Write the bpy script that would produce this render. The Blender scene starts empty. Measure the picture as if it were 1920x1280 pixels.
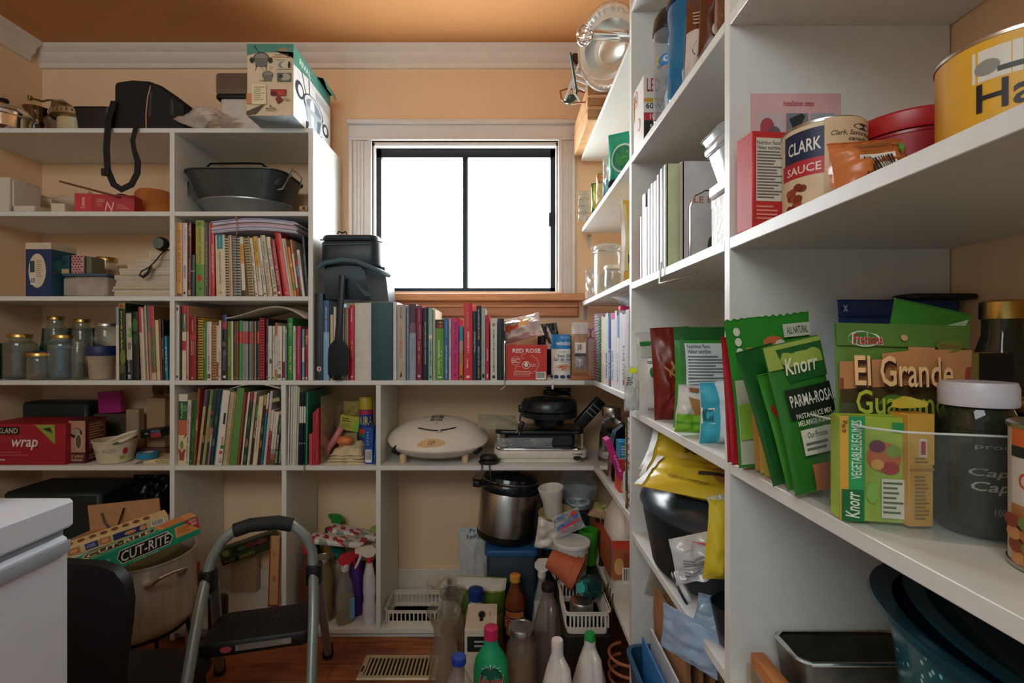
import bpy, math, random, re
from mathutils import Vector, Matrix, noise
random.seed(7)
scene = bpy.context.scene
COL = scene.collection

# ------------------------------------------------------------------ camera, world, lights, exposure
FP, CX, CY, CZ = 906.7, 945.0, 640.0, 1.05        # focal length and vanishing point in the 1920x1280 frame; eye height
cam = bpy.data.cameras.new('camera'); cam.lens = 17.0; cam.sensor_width = 36; cam.clip_start = .02
cam.shift_x = 15/1920
co = bpy.data.objects.new('camera', cam); COL.objects.link(co)
co.location = (0, 0, CZ); co.rotation_euler = (math.pi/2, 0, 0)
scene.camera = co
scene.view_settings.view_transform = 'Standard'; scene.view_settings.look = 'None'
scene.view_settings.gamma = 1; scene.view_settings.use_curve_mapping = False
scene.view_settings.exposure = 0.35
scene.cycles.max_bounces = 10; scene.cycles.diffuse_bounces = 6; scene.cycles.transparent_max_bounces = 24
wd = bpy.data.worlds.new('room_behind'); scene.world = wd; wd.use_nodes = True
wd.node_tree.nodes['Background'].inputs[0].default_value = (.74, .92, 1, 1)
wd.node_tree.nodes['Background'].inputs[1].default_value = 0.30
def area(name, loc, rot, sx, sy, e, c):
    l = bpy.data.lights.new(name, 'AREA'); l.shape = 'RECTANGLE'; l.size = sx; l.size_y = sy; l.energy = e; l.color = c
    o = bpy.data.objects.new(name, l); o.location = loc; o.rotation_euler = rot; COL.objects.link(o); return o
area('ceiling_daylight', (-.75, -.85, 2.12), (math.radians(60), 0, math.radians(4)), 1.3, .9, 20, (.90, .97, .97))  # unseen fill light added high behind the viewer to brighten the shelf fronts
WINDOW_STRENGTH = 13.0

# ------------------------------------------------------------------ projection helpers (photo measurements -> metres)
def X(px, d): return (px-CX)*d/FP
def Z(py, d): return CZ-(py-CY)*d/FP
def DX(px, x): return x*FP/(px-CX)                 # depth of a point with known world x
R = math.radians

# ------------------------------------------------------------------ materials
def lin(h):
    h = h.lstrip('#'); out = []
    for i in (0, 2, 4):
        c = int(h[i:i+2], 16)/255
        out.append(c/12.92 if c <= .04045 else ((c+.055)/1.055)**2.4)
    return (*out, 1)
_mc = {}
def M(h, rough=.5, metal=0, var=.08, scale=30, bump=0, coat=0, stretch=None, name=None):
    key = (h, rough, metal, var, scale, bump, coat, stretch)
    if key in _mc: return _mc[key]
    m = bpy.data.materials.new(name or 'surface_'+h.strip('#')); m.use_nodes = True
    nt = m.node_tree; b = nt.nodes['Principled BSDF']
    b.inputs['Roughness'].default_value = rough; b.inputs['Metallic'].default_value = metal
    b.inputs['Coat Weight'].default_value = coat
    tc = nt.nodes.new('ShaderNodeTexCoord'); nz = nt.nodes.new('ShaderNodeTexNoise')
    nz.inputs['Scale'].default_value = scale; nz.inputs['Detail'].default_value = 3
    if stretch:
        mp = nt.nodes.new('ShaderNodeMapping'); mp.inputs['Scale'].default_value = stretch
        nt.links.new(tc.outputs['Object'], mp.inputs[0]); nt.links.new(mp.outputs[0], nz.inputs[0])
    else: nt.links.new(tc.outputs['Object'], nz.inputs[0])
    rp = nt.nodes.new('ShaderNodeValToRGB'); c = lin(h)
    rp.color_ramp.elements[0].position = .3; rp.color_ramp.elements[1].position = .7
    rp.color_ramp.elements[0].color = tuple(max(0, x*(1-var)) for x in c[:3])+(1,)
    rp.color_ramp.elements[1].color = tuple(min(1, x*(1+var)) for x in c[:3])+(1,)
    nt.links.new(nz.outputs['Fac'], rp.inputs[0]); nt.links.new(rp.outputs[0], b.inputs['Base Color'])
    if bump:
        bp = nt.nodes.new('ShaderNodeBump'); bp.inputs['Strength'].default_value = bump; bp.inputs['Distance'].default_value = .004
        nt.links.new(nz.outputs['Fac'], bp.inputs['Height']); nt.links.new(bp.outputs[0], b.inputs['Normal'])
    _mc[key] = m; return m
def CLR(h='ffffff', dens=.12, rough=.05, refl=1.0):
    """thin clear glass or plastic: tinted see-through, a little body colour, a fresnel gloss"""
    key = ('clr', h, dens, rough, refl)
    if key in _mc: return _mc[key]
    m = bpy.data.materials.new('clear_'+h); m.use_nodes = True; nt = m.node_tree; nt.nodes.clear()
    out = nt.nodes.new('ShaderNodeOutputMaterial'); tr = nt.nodes.new('ShaderNodeBsdfTransparent')
    df = nt.nodes.new('ShaderNodeBsdfDiffuse'); gl = nt.nodes.new('ShaderNodeBsdfGlossy')
    c = lin(h); df.inputs[0].default_value = c; tr.inputs[0].default_value = tuple(x**.22 for x in c[:3])+(1,)
    gl.inputs['Roughness'].default_value = rough; gl.inputs[0].default_value = (1, 1, 1, 1)
    nz = nt.nodes.new('ShaderNodeTexNoise'); nz.inputs['Scale'].default_value = 25
    tc = nt.nodes.new('ShaderNodeTexCoord'); nt.links.new(tc.outputs['Object'], nz.inputs[0])
    mr = nt.nodes.new('ShaderNodeMapRange'); mr.inputs['To Min'].default_value = dens*.6; mr.inputs['To Max'].default_value = dens*1.4
    nt.links.new(nz.outputs['Fac'], mr.inputs[0])
    m1 = nt.nodes.new('ShaderNodeMixShader'); m2 = nt.nodes.new('ShaderNodeMixShader'); fr = nt.nodes.new('ShaderNodeLayerWeight')
    fr.inputs[0].default_value = .5; pw = nt.nodes.new('ShaderNodeMath'); pw.operation = 'POWER'; pw.inputs[1].default_value = 3.5
    ml = nt.nodes.new('ShaderNodeMath'); ml.operation = 'MULTIPLY_ADD'; ml.inputs[1].default_value = .6*refl; ml.inputs[2].default_value = .035*refl
    L = nt.links.new
    L(mr.outputs[0], m1.inputs[0]); L(tr.outputs[0], m1.inputs[1]); L(df.outputs[0], m1.inputs[2])
    L(fr.outputs['Facing'], pw.inputs[0]); L(pw.outputs[0], ml.inputs[0]); L(ml.outputs[0], m2.inputs[0]); L(m1.outputs[0], m2.inputs[1]); L(gl.outputs[0], m2.inputs[2])
    L(m2.outputs[0], out.inputs[0]); _mc[key] = m; return m
def C(x, **k): return x if isinstance(x, bpy.types.Material) else M(x, **k)
CHROME = M('e8e8e6', .12, 1, .03); STEEL = M('b9b6b0', .32, 1, .1, 60, .05, stretch=(1, 1, 12))
ALU = M('c2bdb2', .38, 1, .12, 14, .05); GOLD = M('c9a45c', .28, 1, .1); WHITE_BOARD = M('d9dbd6', .42, 0, .03, 60)
BLACK = M('0b0c0d', .45, 0, .2); PAPER = M('d9cfbd', .8, 0, .12, 120, 0, stretch=(1, 1, 1)); INK = M('141414', .6)
FOIL = M('e8e8e4', .3, .8, .1, 50, .4); GLASS = CLR('e6efe9', .05, .03); PLAST = CLR('eef2f4', .16, .18)

# ------------------------------------------------------------------ text outlines as cached triangles
_tc = {}
def text_mesh(s, bold=True, italic=False):
    k = (s, bold, italic)
    if k in _tc: return _tc[k]
    cu = bpy.data.curves.new('t', 'FONT'); cu.body = s; cu.size = 1; cu.resolution_u = 2
    if bold: cu.offset = .012
    if italic: cu.shear = .25
    o = bpy.data.objects.new('t', cu); COL.objects.link(o)
    dg = bpy.context.evaluated_depsgraph_get(); me = bpy.data.meshes.new_from_object(o.evaluated_get(dg))
    vs = [tuple(v.co[:2]) for v in me.vertices]; fs = [tuple(p.vertices) for p in me.polygons if p.normal.z > 0 or True]
    bpy.data.objects.remove(o); bpy.data.curves.remove(cu); bpy.data.meshes.remove(me)
    if not vs: vs, fs = [(0, 0), (1, 0), (1, 1)], [(0, 1, 2)]
    x0 = min(v[0] for v in vs); x1 = max(v[0] for v in vs); y0 = min(v[1] for v in vs); y1 = max(v[1] for v in vs)
    vs = [((x-x0)/max(1e-6, x1-x0), (y-y0)/max(1e-6, y1-y0)) for x, y in vs]
    _tc[k] = (vs, fs, (x1-x0)/max(1e-6, y1-y0)); return _tc[k]

# ------------------------------------------------------------------ mesh builder
class MB:
    def __init__(s): s.v = []; s.f = []; s.fm = []; s.mats = []; s.T = Matrix()
    def mi(s, m):
        m = C(m)
        if m not in s.mats: s.mats.append(m)
        return s.mats.index(m)
    def add(s, vs, fs, m):
        n = len(s.v); i = s.mi(m)
        s.v += [tuple(s.T @ Vector(p)) for p in vs]
        for f in fs: s.f.append(tuple(n+k for k in f)); s.fm.append(i)
        return s
    def box(s, x0, x1, y0, y1, z0, z1, m, b=0):
        lo = (x0, y0, z0); hi = (x1, y1, z1)
        if not b:
            vs = [(x, y, z) for x in (x0, x1) for y in (y0, y1) for z in (z0, z1)]
            return s.add(vs, [(0, 1, 3, 2), (4, 6, 7, 5), (0, 4, 5, 1), (2, 3, 7, 6), (0, 2, 6, 4), (1, 5, 7, 3)], m)
        b = min(b, (x1-x0)*.45, (y1-y0)*.45, (z1-z0)*.45); vs = []; idx = {}
        for c in range(8):
            sg = [(c >> k) & 1 for k in range(3)]
            for a in range(3):
                p = [(hi[k] if sg[k] else lo[k]) if k == a else ((hi[k]-b) if sg[k] else (lo[k]+b)) for k in range(3)]
                idx[c, a] = len(vs); vs.append(tuple(p))
        fs = []
        for a in range(3):
            u, w = [k for k in range(3) if k != a]
            for sd in (0, 1):
                q = []
                for (i, j) in ((0, 0), (1, 0), (1, 1), (0, 1)):
                    q.append(idx[(sd << a) | (i << u) | (j << w), a])
                fs.append(tuple(q))
                for sd2 in (0, 1):
                    if True:
                        pass
            for i in (0, 1):
                for j in (0, 1):
                    c0 = (i << u) | (j << w); c1 = c0 | (1 << a)
                    fs.append((idx[c0, u], idx[c0, w], idx[c1, w], idx[c1, u]))
        for c in range(8): fs.append((idx[c, 0], idx[c, 1], idx[c, 2]))
        return s.add(vs, fs, m)
    def loft(s, rings, m, caps=(True, True), closed=False):
        n = len(rings[0]); vs = [p for r in rings for p in r]; fs = []
        k = len(rings)
        for a in range(k if closed else k-1):
            b_ = (a+1) % k
            for i in range(n):
                j = (i+1) % n; fs.append((a*n+i, a*n+j, b_*n+j, b_*n+i))
        if not closed:
            if caps[0]: fs.append(tuple(range(n))[::-1])
            if caps[1]: fs.append(tuple((k-1)*n+i for i in range(n)))
        return s.add(vs, fs, m)
    def lathe(s, prof, m, n=24, at=(0, 0, 0), caps=(True, True), sx=1, sy=1):
        rings = [[(at[0]+sx*r*math.cos(2*math.pi*i/n), at[1]+sy*r*math.sin(2*math.pi*i/n), at[2]+z) for i in range(n)] for r, z in prof]
        return s.loft(rings, m, caps)
    def cyl(s, x, y, z0, z1, r, m, n=24, r2=None, b=0):
        r2 = r if r2 is None else r2
        p = [(r, z0), (r2, z1)]
        if b: p = [(r-b, z0), (r, z0+b), (r2, z1-b), (r2-b, z1)]
        return s.lathe(p, m, n, (x, y, 0))
    def rr(s, x0, x1, y0, y1, z0, z1, rad, m, b=0, n=4, taper=0):
        """rounded-corner block, optional edge rounding b and bottom taper"""
        def ring(ins, z, tp):
            a0, a1, b0, b1 = x0+ins+tp, x1-ins-tp, y0+ins+tp, y1-ins-tp; r = max(1e-4, rad-ins); out = []
            for cx, cy, st in ((a1-r, b1-r, 0), (a0+r, b1-r, 90), (a0+r, b0+r, 180), (a1-r, b0+r, 270)):
                for k in range(n+1):
                    t = R(st+90*k/n); out.append((cx+r*math.cos(t), cy+r*math.sin(t), z))
            return out
        rs = []
        if b: rs += [ring(b, z0, taper), ring(b*.3, z0+b*.3, taper), ring(0, z0+b, taper)]
        else: rs += [ring(0, z0, taper)]
        if b: rs += [ring(0, z1-b, 0), ring(b*.3, z1-b*.3, 0), ring(b, z1, 0)]
        else: rs += [ring(0, z1, 0)]
        return s.loft(rs, m)
    def tray(s, x0, x1, y0, y1, z0, z1, rad, t, m, taper=0, rim=0, n=4):
        """open box with rounded corners and wall thickness t; rim = outward lip"""
        def ring(ins, z, tp):
            a0, a1, b0, b1 = x0+ins+tp, x1-ins-tp, y0+ins+tp, y1-ins-tp; r = max(1e-4, rad-ins); out = []
            for cx, cy, st in ((a1-r, b1-r, 0), (a0+r, b1-r, 90), (a0+r, b0+r, 180), (a1-r, b0+r, 270)):
                for k in range(n+1):
                    q = R(st+90*k/n); out.append((cx+r*math.cos(q), cy+r*math.sin(q), z))
            return out
        rs = [ring(0, z0, taper), ring(0, z1, 0)]
        if rim: rs += [ring(-rim, z1, 0), ring(-rim, z1+t, 0)]
        rs += [ring(t, z1+(t if rim else 0), 0), ring(t, z0+t, taper)]
        return s.loft(rs, m)
    def tube(s, pts, r, m, n=8, closed=False, flat=1):
        P = [Vector(p) for p in pts]; k = len(P); rings = []; up = None
        for i, p in enumerate(P):
            a = P[(i-1) % k] if (closed or i) else p; b = P[(i+1) % k] if (closed or i < k-1) else p
            t = (b-a).normalized()
            if up is None:
                up = Vector((0, 0, 1)) if abs(t.z) < .9 else Vector((1, 0, 0))
            up = (up-t*up.dot(t)).normalized(); sd = t.cross(up)
            rr_ = r[i] if isinstance(r, (list, tuple)) else r
            rings.append([p+up*rr_*flat*math.sin(2*math.pi*j/n)+sd*rr_*math.cos(2*math.pi*j/n) for j in range(n)])
        return s.loft(rings, m, closed=closed)
    def prism(s, pts, y0, y1, m):
        """outline in x,z extruded along y"""
        n = len(pts); vs = [(p[0], y0, p[1]) for p in pts]+[(p[0], y1, p[1]) for p in pts]
        return s.add(vs, [tuple(range(n)), tuple(range(2*n-1, n-1, -1))]+[(i, i+n, (i+1) % n+n, (i+1) % n) for i in range(n)], m)
    def build(s, name, parent=None, loc=None, rot=None, sharp=38, smooth=True):
        me = bpy.data.meshes.new(name); me.from_pydata(s.v, [], s.f)
        for m in s.mats: me.materials.append(m)
        me.polygons.foreach_set('material_index', s.fm)
        import bmesh
        bm = bmesh.new(); bm.from_mesh(me); bmesh.ops.recalc_face_normals(bm, faces=bm.faces); bm.to_mesh(me); bm.free()
        if smooth:
            me.polygons.foreach_set('use_smooth', [True]*len(me.polygons)); me.set_sharp_from_angle(angle=R(sharp))
        me.update()
        o = bpy.data.objects.new(name, me); COL.objects.link(o)
        if parent: o.parent = parent
        if loc: o.location = loc
        if rot: o.rotation_euler = rot
        return o
    def thing(s, name, label, cat, loc=(0, 0, 0), rot=(0, 0, 0), group=None, kind=None):
        return tag(s.build(name, None, loc, rot), label, cat, group, kind)
LABELS = {}
def tag(o, label=None, cat=None, group=None, kind=None):
    if label:
        if label in LABELS: print('DUPLABEL', label)
        LABELS[label] = o.name
        o['label'] = label
        if not 4 <= len(label.split()) <= 16: print('LABELLEN', len(label.split()), label)
    if cat: o['category'] = cat
    if group: o['group'] = group
    if kind: o['kind'] = kind
    return o
def thing(name, label, cat, loc=(0, 0, 0), rot=(0, 0, 0), group=None):
    o = bpy.data.objects.new(name, None); COL.objects.link(o); o.location = loc; o.rotation_euler = rot
    o.empty_display_size = .05
    return tag(o, label, cat, group)

# ------------------------------------------------------------------ printed faces
def plane(o, U, V):
    o, U, V = Vector(o), Vector(U).normalized(), Vector(V).normalized(); N = U.cross(V)
    return lambda u, v, h: o+U*u+V*v+N*h
def front(w, z0=0, y=0): return plane((-w/2, y, z0), (1, 0, 0), (0, 0, 1))
def barrel(r, z0=0, a0=-90, span=180, prof=None):
    """u runs round a cylinder, centred on angle a0 (deg, -90 faces the camera)"""
    def f(u, v, h):
        rr_ = (prof(v) if prof else r)+h; L = r*R(span); a = R(a0)+(u-L/2)/r
        return Vector((rr_*math.cos(a), rr_*math.sin(a), z0+v))
    f.curved = True; return f
def deco(mb, F, Wd, H, items, h0=.0004, step=.00012, fine=False):
    """small language of printed marks: r rectangle, e ellipse, p polygon, T text fitted in a box, b barcode, l lines of small print"""
    cv = getattr(F, 'curved', False); h = h0
    def grid(u0, v0, u1, v1, m, nu, nv, hh):
        vs = [F((u0+(u1-u0)*i/nu)*Wd, (v0+(v1-v0)*j/nv)*H, hh) for j in range(nv+1) for i in range(nu+1)]
        mb.add(vs, [(j*(nu+1)+i, j*(nu+1)+i+1, (j+1)*(nu+1)+i+1, (j+1)*(nu+1)+i) for j in range(nv) for i in range(nu)], m)
    for it in items:
        k = it[0]; h += step
        if k == 'r':
            nu = max(1, int(22*abs(it[3]-it[1]))) if cv else 1; nv = max(1, int(24*abs(it[4]-it[2]))) if cv and fine else 1
            grid(*it[1:5], it[5], nu, nv, h)
        elif k == 'e':
            _, u, v, ru, rv, m = it; n = 18
            vs = [F(u*Wd, v*H, h)]+[F((u+ru*math.cos(2*math.pi*i/n))*Wd, (v+rv*math.sin(2*math.pi*i/n))*H, h) for i in range(n)]
            mb.add(vs, [(0, 1+i, 1+(i+1) % n) for i in range(n)], m)
        elif k == 'p':
            mb.add([F(u*Wd, v*H, h) for u, v in it[1]], [tuple(range(len(it[1])))], it[2])
        elif k == 'T':
            _, u0, v0, u1, v1, s, m = it[:7]; rot = it[7] if len(it) > 7 else 0; st = it[8] if len(it) > 8 else ''
            vs, fs, asp = text_mesh(s, 'n' not in st, 'i' in st)
            out = []
            for x, y in vs:
                if rot == 90: uu, vv = u1-(u1-u0)*y, v0+(v1-v0)*x
                elif rot == -90: uu, vv = u0+(u1-u0)*y, v1-(v1-v0)*x
                elif rot == 180: uu, vv = u1-(u1-u0)*x, v1-(v1-v0)*y
                else: uu, vv = u0+(u1-u0)*x, v0+(v1-v0)*y
                out.append(F(uu*Wd, vv*H, h))
            mb.add(out, fs, m)
        elif k == 'b':
            _, u0, v0, u1, v1 = it[:5]; grid(u0, v0, u1, v1, 'e8e4dc', 2 if cv else 1, 1, h); h += step
            u = u0+.08*(u1-u0); rg = random.Random(int(u0*999)+int(v0*777))
            while u < u1-.1*(u1-u0):
                wv = (u1-u0)*rg.choice((.02, .035, .05)); grid(u, v0+.2*(v1-v0), u+wv, v1-.08*(v1-v0), '181818', 1, 1, h); u += wv+(u1-u0)*rg.choice((.025, .04))
        elif k == 'l':
            _, u0, v0, u1, v1, n, m = it; rg = random.Random(n+int(u0*99))
            for i in range(n):
                vt = v1-(v1-v0)*(i+.2)/n; vb = v1-(v1-v0)*(i+.65)/n
                grid(u0, vb, u0+(u1-u0)*rg.uniform(.6, 1), vt, m, 3 if cv else 1, 1, h)

# ------------------------------------------------------------------ generic goods
def settle(mb, o, on=True):
    """rest a tilted thing on the level it was given"""
    if on:
        m = o.rotation_euler.to_matrix(); lo = min((m @ Vector(v)).z for v in mb.v); o.location.z += -lo+.0004
    return o
def carton(name, label, cat, w, d, h, col, loc, rz=0, fr=(), rs=(), ls=(), tp=(), ry=0, rx=0, b=.001, group=None, sidecol=None):
    mb = MB(); c = C(col); mb.box(-w/2, w/2, 0, d, 0, h, c, b)
    if sidecol: mb.box(-w/2-.0002, w/2+.0002, .001, d-.001, .001, h-.001, sidecol)
    deco(mb, plane((-w/2, 0, 0), (1, 0, 0), (0, 0, 1)), w, h, fr)
    deco(mb, plane((w/2, 0, 0), (0, 1, 0), (0, 0, 1)), d, h, rs)
    deco(mb, plane((-w/2, d, 0), (0, -1, 0), (0, 0, 1)), d, h, ls)
    deco(mb, plane((-w/2, 0, h), (1, 0, 0), (0, 1, 0)), w, d, tp)
    # flap seams on top
    mb.box(-w/2+.002, w/2-.002, d/2-.0006, d/2+.0006, h, h+.0006, c)
    return settle(mb, mb.thing(name, label, cat, loc, (R(rx), R(ry), R(rz)), group), rx or ry)
def pouch(name, label, cat, w, h, t, col, loc, rot=(0, 0, 0), fr=(), seal=.05, crk=.1, group=None, n=24, flare=0, backcol=None, seed=0, zig=False, fold=0, bk=()):
    """filled flexible packet: two bulging sheets sealed at the edges"""
    def pt(a, b, sgn, hh=0):
        u = a*2-1; q = max(0., 1-abs(u)**2.6); bb = min(1, max(0, (b-seal*.3)/(1-seal*1.3)))
        e = (q**.55)*(max(0, math.sin(math.pi*min(1, bb**.7)))**.6)
        e *= min(1, max(0, (1-b)/seal))**.7
        ww = w*(1-.05*math.sin(math.pi*b)+flare*(b-.5))
        dn = noise.noise(Vector((a*3.1+seed, b*4.3, sgn*2.)))*crk
        dm = noise.noise(Vector((a*9+seed, b*11, sgn*5.)))*crk*.35
        y = sgn*(t/2)*(e*(1+dn*2)+dm*(1 if 0 < a < 1 and 0 < b < 1 else .3))
        zz = b*h*(1-.04*abs(u)**3*(1 if b < .5 else 0)) + (abs(math.sin(a*40))*.004 if zig and b >= 1 else 0)
        return Vector((u*ww/2, y+sgn*hh+fold*(b-1)**2*h, zz))
    mb = MB(); N = n
    if not isinstance(col, bpy.types.Material): col = M(col, rough=.3)
    for sg, cc in ((-1, col), (1, backcol or col)):
        vs = [pt(i/N, j/N, sg) for j in range(N+1) for i in range(N+1)]
        mb.add(vs, [(j*(N+1)+i, j*(N+1)+i+1, (j+1)*(N+1)+i+1, (j+1)*(N+1)+i) for j in range(N) for i in range(N)], cc)
    for b in (0, 1):                                   # edge seals have a real thickness
        ps = [pt(i/N, b, -1) for i in range(N+1)]; mb.tube(ps, .0009, col, 4)
    def F(u, v, hh): return pt(max(0, min(1, u/w)), max(0, min(1, v/h)), -1, hh)
    F.curved = True
    deco(mb, F, w, h, fr, h0=.0022, step=.00045, fine=True)
    if bk:
        def G(u, v, hh): return pt(max(0, min(1, 1-u/w)), max(0, min(1, v/h)), 1, hh)
        G.curved = True; deco(mb, G, w, h, bk, h0=.0016)
    return settle(mb, mb.thing(name, label, cat, loc, tuple(R(a) for a in rot), group))
def book_mesh(w, h, d, col, marks=(), spiral=None, hard=False, page='d9cfbd'):
    mb = MB(); t = min(.0025 if hard else .0009, w*.15); c = C(col, rough=.38)
    mb.box(-w/2, -w/2+t, .002, d, 0, h, c); mb.box(w/2-t, w/2, .002, d, 0, h, c)
    if spiral:
        mb.box(-w/2+t, w/2-t, .006, d-.002, .003, h-.003, PAPER)
        sm = C(spiral); k = max(8, int(h/.0095))
        for i in range(k):
            z = h*(i+.5)/k; a = []
            for q in range(5):
                th = R(-20+220*q/4); a.append((-math.cos(th)*w*.44, .006-math.sin(th)*.011, z))
            mb.tube(a, .0013, sm, 4)
        mb.box(-w/2+t, w/2-t, .003, .0045, .002, h-.002, c)
        F = plane((-w/2, .003, 0), (1, 0, 0), (0, 0, 1))
    else:
        mb.box(-w/2+t, w/2-t, .004, d-.003, .002 if hard else 0, h-(.003 if hard else .0008), C(page, rough=.8, scale=200))
        n = 5; rs = []
        for z in (0, h):
            o = [(-w/2+w*i/n, .002-.0022*math.sin(math.pi*i/n)*min(1, w/.012), z) for i in range(n+1)]
            rs.append(o+[(w/2, .0045, z), (-w/2, .0045, z)])
        mb.loft(rs, c)
        def F(u, v, hh): return Vector((-w/2+u, .002-.0022*math.sin(math.pi*max(0, min(1, u/w)))*min(1, w/.012)-hh, v))
        F.curved = True
    deco(mb, F, w, h, marks, h0=.0003, step=.0001)
    return mb
ROW_DESC = set()
def row(D, ztop, shelf, group, items, depth=.2, face='y', cat='book'):
    """upright books: (x0, x1, top y, top shift, colour, description, marks, kind, options)"""
    prev = None; pr_ = None
    for it in items:
        x0, x1, yt, dx, col, desc = it[:6]; marks = it[6] if len(it) > 6 else (); kind = it[7] if len(it) > 7 else 'cookbook'
        op = it[8] if len(it) > 8 else {}
        d = D+random.uniform(0, .008)+op.get('dd', 0); xa, xb = X(x0, D), X(x1, D); w = xb-xa-.0006
        h = Z(yt, d)-ztop; ln = X(CX+dx, d)
        if pr_:
            zz = min(h, pr_[2]); tn = ln/h; lim = pr_[1]+(pr_[0]-xa)/zz+.0006/zz
            if tn < lim: ln = lim*h
        pr_ = (xb, ln/h, h); ang = math.atan2(ln, h); hh = math.hypot(h, ln)-abs(math.sin(ang))*w*.5
        w *= math.cos(ang)
        mb = book_mesh(w, hh, min(depth, hh*.9)+op.get('ex', 0), col, marks, op.get('spiral'), op.get('hard', w > .02))
        lb = desc+((', beside the '+prev) if prev else ', at the row end')+', '+shelf
        if len(re.findall(r"[A-Za-z0-9][A-Za-z0-9'\u2019-]*", lb)) > 16: lb = desc+', '+shelf
        mb.thing(kind, lb, cat, ((xa+xb)/2, d, ztop+abs(math.sin(ang))*w/2+.0003), (0, ang, 0), group)
        prev = ' '.join(desc.split()[:4])
def bottle_prof(pts): return pts
print('lib ok')
# ================================================================== the room
YB, XL, XR, ZC, YR = 2.0, -1.91, .625, 2.25, -1.5      # back wall, side walls, ceiling, open end behind the viewer
D1, SX = 1.70, .315                                    # front planes of the two shelf units
PEACH = M('edcaa2', .75, 0, .03, 3); CEIL = M('c98f56', .8, 0, .04, 2); TRIMW = M('e2d6c8', .5, 0, .03, 20)
def struct(mb, name): o = mb.build(name); o['kind'] = 'structure'; return o
def wood_floor():
    m = bpy.data.materials.new('wood_floor'); m.use_nodes = True; nt = m.node_tree; b = nt.nodes['Principled BSDF']; L = nt.links.new
    tc = nt.nodes.new('ShaderNodeTexCoord'); mp = nt.nodes.new('ShaderNodeMapping'); mp.inputs['Scale'].default_value = (1.5, 14, 1)
    nz = nt.nodes.new('ShaderNodeTexNoise'); nz.inputs['Scale'].default_value = 4; nz.inputs['Detail'].default_value = 8
    rp = nt.nodes.new('ShaderNodeValToRGB'); rp.color_ramp.elements[0].color = lin('7a4022'); rp.color_ramp.elements[1].color = lin('c47a48')
    rp.color_ramp.elements[0].position = .3; rp.color_ramp.elements[1].position = .75
    n2 = nt.nodes.new('ShaderNodeTexNoise'); n2.inputs['Scale'].default_value = 5; n2.inputs['Detail'].default_value = 5
    r2 = nt.nodes.new('ShaderNodeValToRGB'); r2.color_ramp.elements[0].color = (.35, .3, .28, 1); r2.color_ramp.elements[1].color = (1, 1, 1, 1)
    r2.color_ramp.elements[0].position = .33; r2.color_ramp.elements[1].position = .52
    br = nt.nodes.new('ShaderNodeTexBrick'); br.inputs['Scale'].default_value = 1; br.inputs['Brick Width'].default_value = 1.1
    br.inputs['Row Height'].default_value = .075; br.inputs['Mortar Size'].default_value = .0012
    br.inputs['Color1'].default_value = (1, 1, 1, 1); br.inputs['Color2'].default_value = (.82, .82, .82, 1); br.inputs['Mortar'].default_value = (.25, .2, .15, 1)
    mx = nt.nodes.new('ShaderNodeMixRGB'); mx.blend_type = 'MULTIPLY'; mx.inputs[0].default_value = 1
    m2 = nt.nodes.new('ShaderNodeMixRGB'); m2.blend_type = 'MULTIPLY'; m2.inputs[0].default_value = .7
    L(tc.outputs['Object'], mp.inputs[0]); L(mp.outputs[0], nz.inputs[0]); L(nz.outputs[0], rp.inputs[0]); L(tc.outputs['Object'], br.inputs[0])
    L(rp.outputs[0], mx.inputs[1]); L(br.outputs[0], mx.inputs[2]); L(tc.outputs['Object'], n2.inputs[0]); L(n2.outputs[0], r2.inputs[0])
    L(mx.outputs[0], m2.inputs[1]); L(r2.outputs[0], m2.inputs[2]); L(m2.outputs[0], b.inputs['Base Color']); b.inputs['Roughness'].default_value = .45
    return m
struct(MB().box(XL-.1, XR+.1, YR, YB+.1, -.06, 0, wood_floor()), 'floor')
struct(MB().box(XL-.1, XR+.1, YR, YB+.1, ZC, ZC+.06, CEIL), 'ceiling')
struct(MB().box(XL-.1, XL, YR, YB+.1, 0, ZC, PEACH), 'wall_left')
struct(MB().box(XR, XR+.1, YR, YB+.1, 0, ZC, PEACH), 'wall_right')
# window opening in the back wall
wx0, wx1, wz0, wz1 = X(697, YB), X(1048, YB), Z(549, YB), Z(268, YB)
wb = MB()
wb.box(XL, wx0, YB, YB+.1, 0, ZC, PEACH).box(wx1, XR, YB, YB+.1, 0, ZC, PEACH)
wb.box(wx0, wx1, YB, YB+.1, 0, wz0, PEACH).box(wx0, wx1, YB, YB+.1, wz1, ZC, PEACH)
struct(wb, 'wall_back')
win = bpy.data.objects.new('window_1', None); COL.objects.link(win); win['kind'] = 'structure'
win.location = ((wx0+wx1)/2, YB, wz0)
def wpart(mb, name):
    mb.T = Matrix(); mb.v = [(v[0]-win.location.x, v[1]-win.location.y, v[2]-win.location.z) for v in mb.v]
    return mb.build(name, win)
CAS = M('d9d2cc', .45, 0, .03, 20)
cs = MB(); t = .035
cxa, cxb, cza = X(657, YB), X(1077, YB), Z(228, YB)
for (a, b_) in ((cxa, wx0+.004), (wx1-.004, cxb)):       # moulded side casings
    cs.box(a, b_, YB-.014, YB, wz0-.03, wz1+.004, CAS, .002)
    cs.box(a, a+.014, YB-.024, YB, wz0-.03, wz1+.004, CAS, .002); cs.box(b_-.014, b_, YB-.024, YB, wz0-.03, wz1+.004, CAS, .002)
    for q in (.3, .45, .6): xx = a+(b_-a)*q; cs.box(xx, xx+.004, YB-.018, YB, wz0-.03, wz1+.004, CAS, .001)
cs.box(cxa-.004, cxb+.004, YB-.016, YB, wz1+.004, cza-.02, CAS, .002)
cs.box(cxa-.008, cxb+.008, YB-.028, YB, cza-.02, cza, CAS, .003); cs.box(cxa-.006, cxb+.006, YB-.022, YB, wz1+.004, wz1+.016, CAS, .002)
wpart(cs, 'window_casing')
jb = MB(); jd = .07
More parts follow.
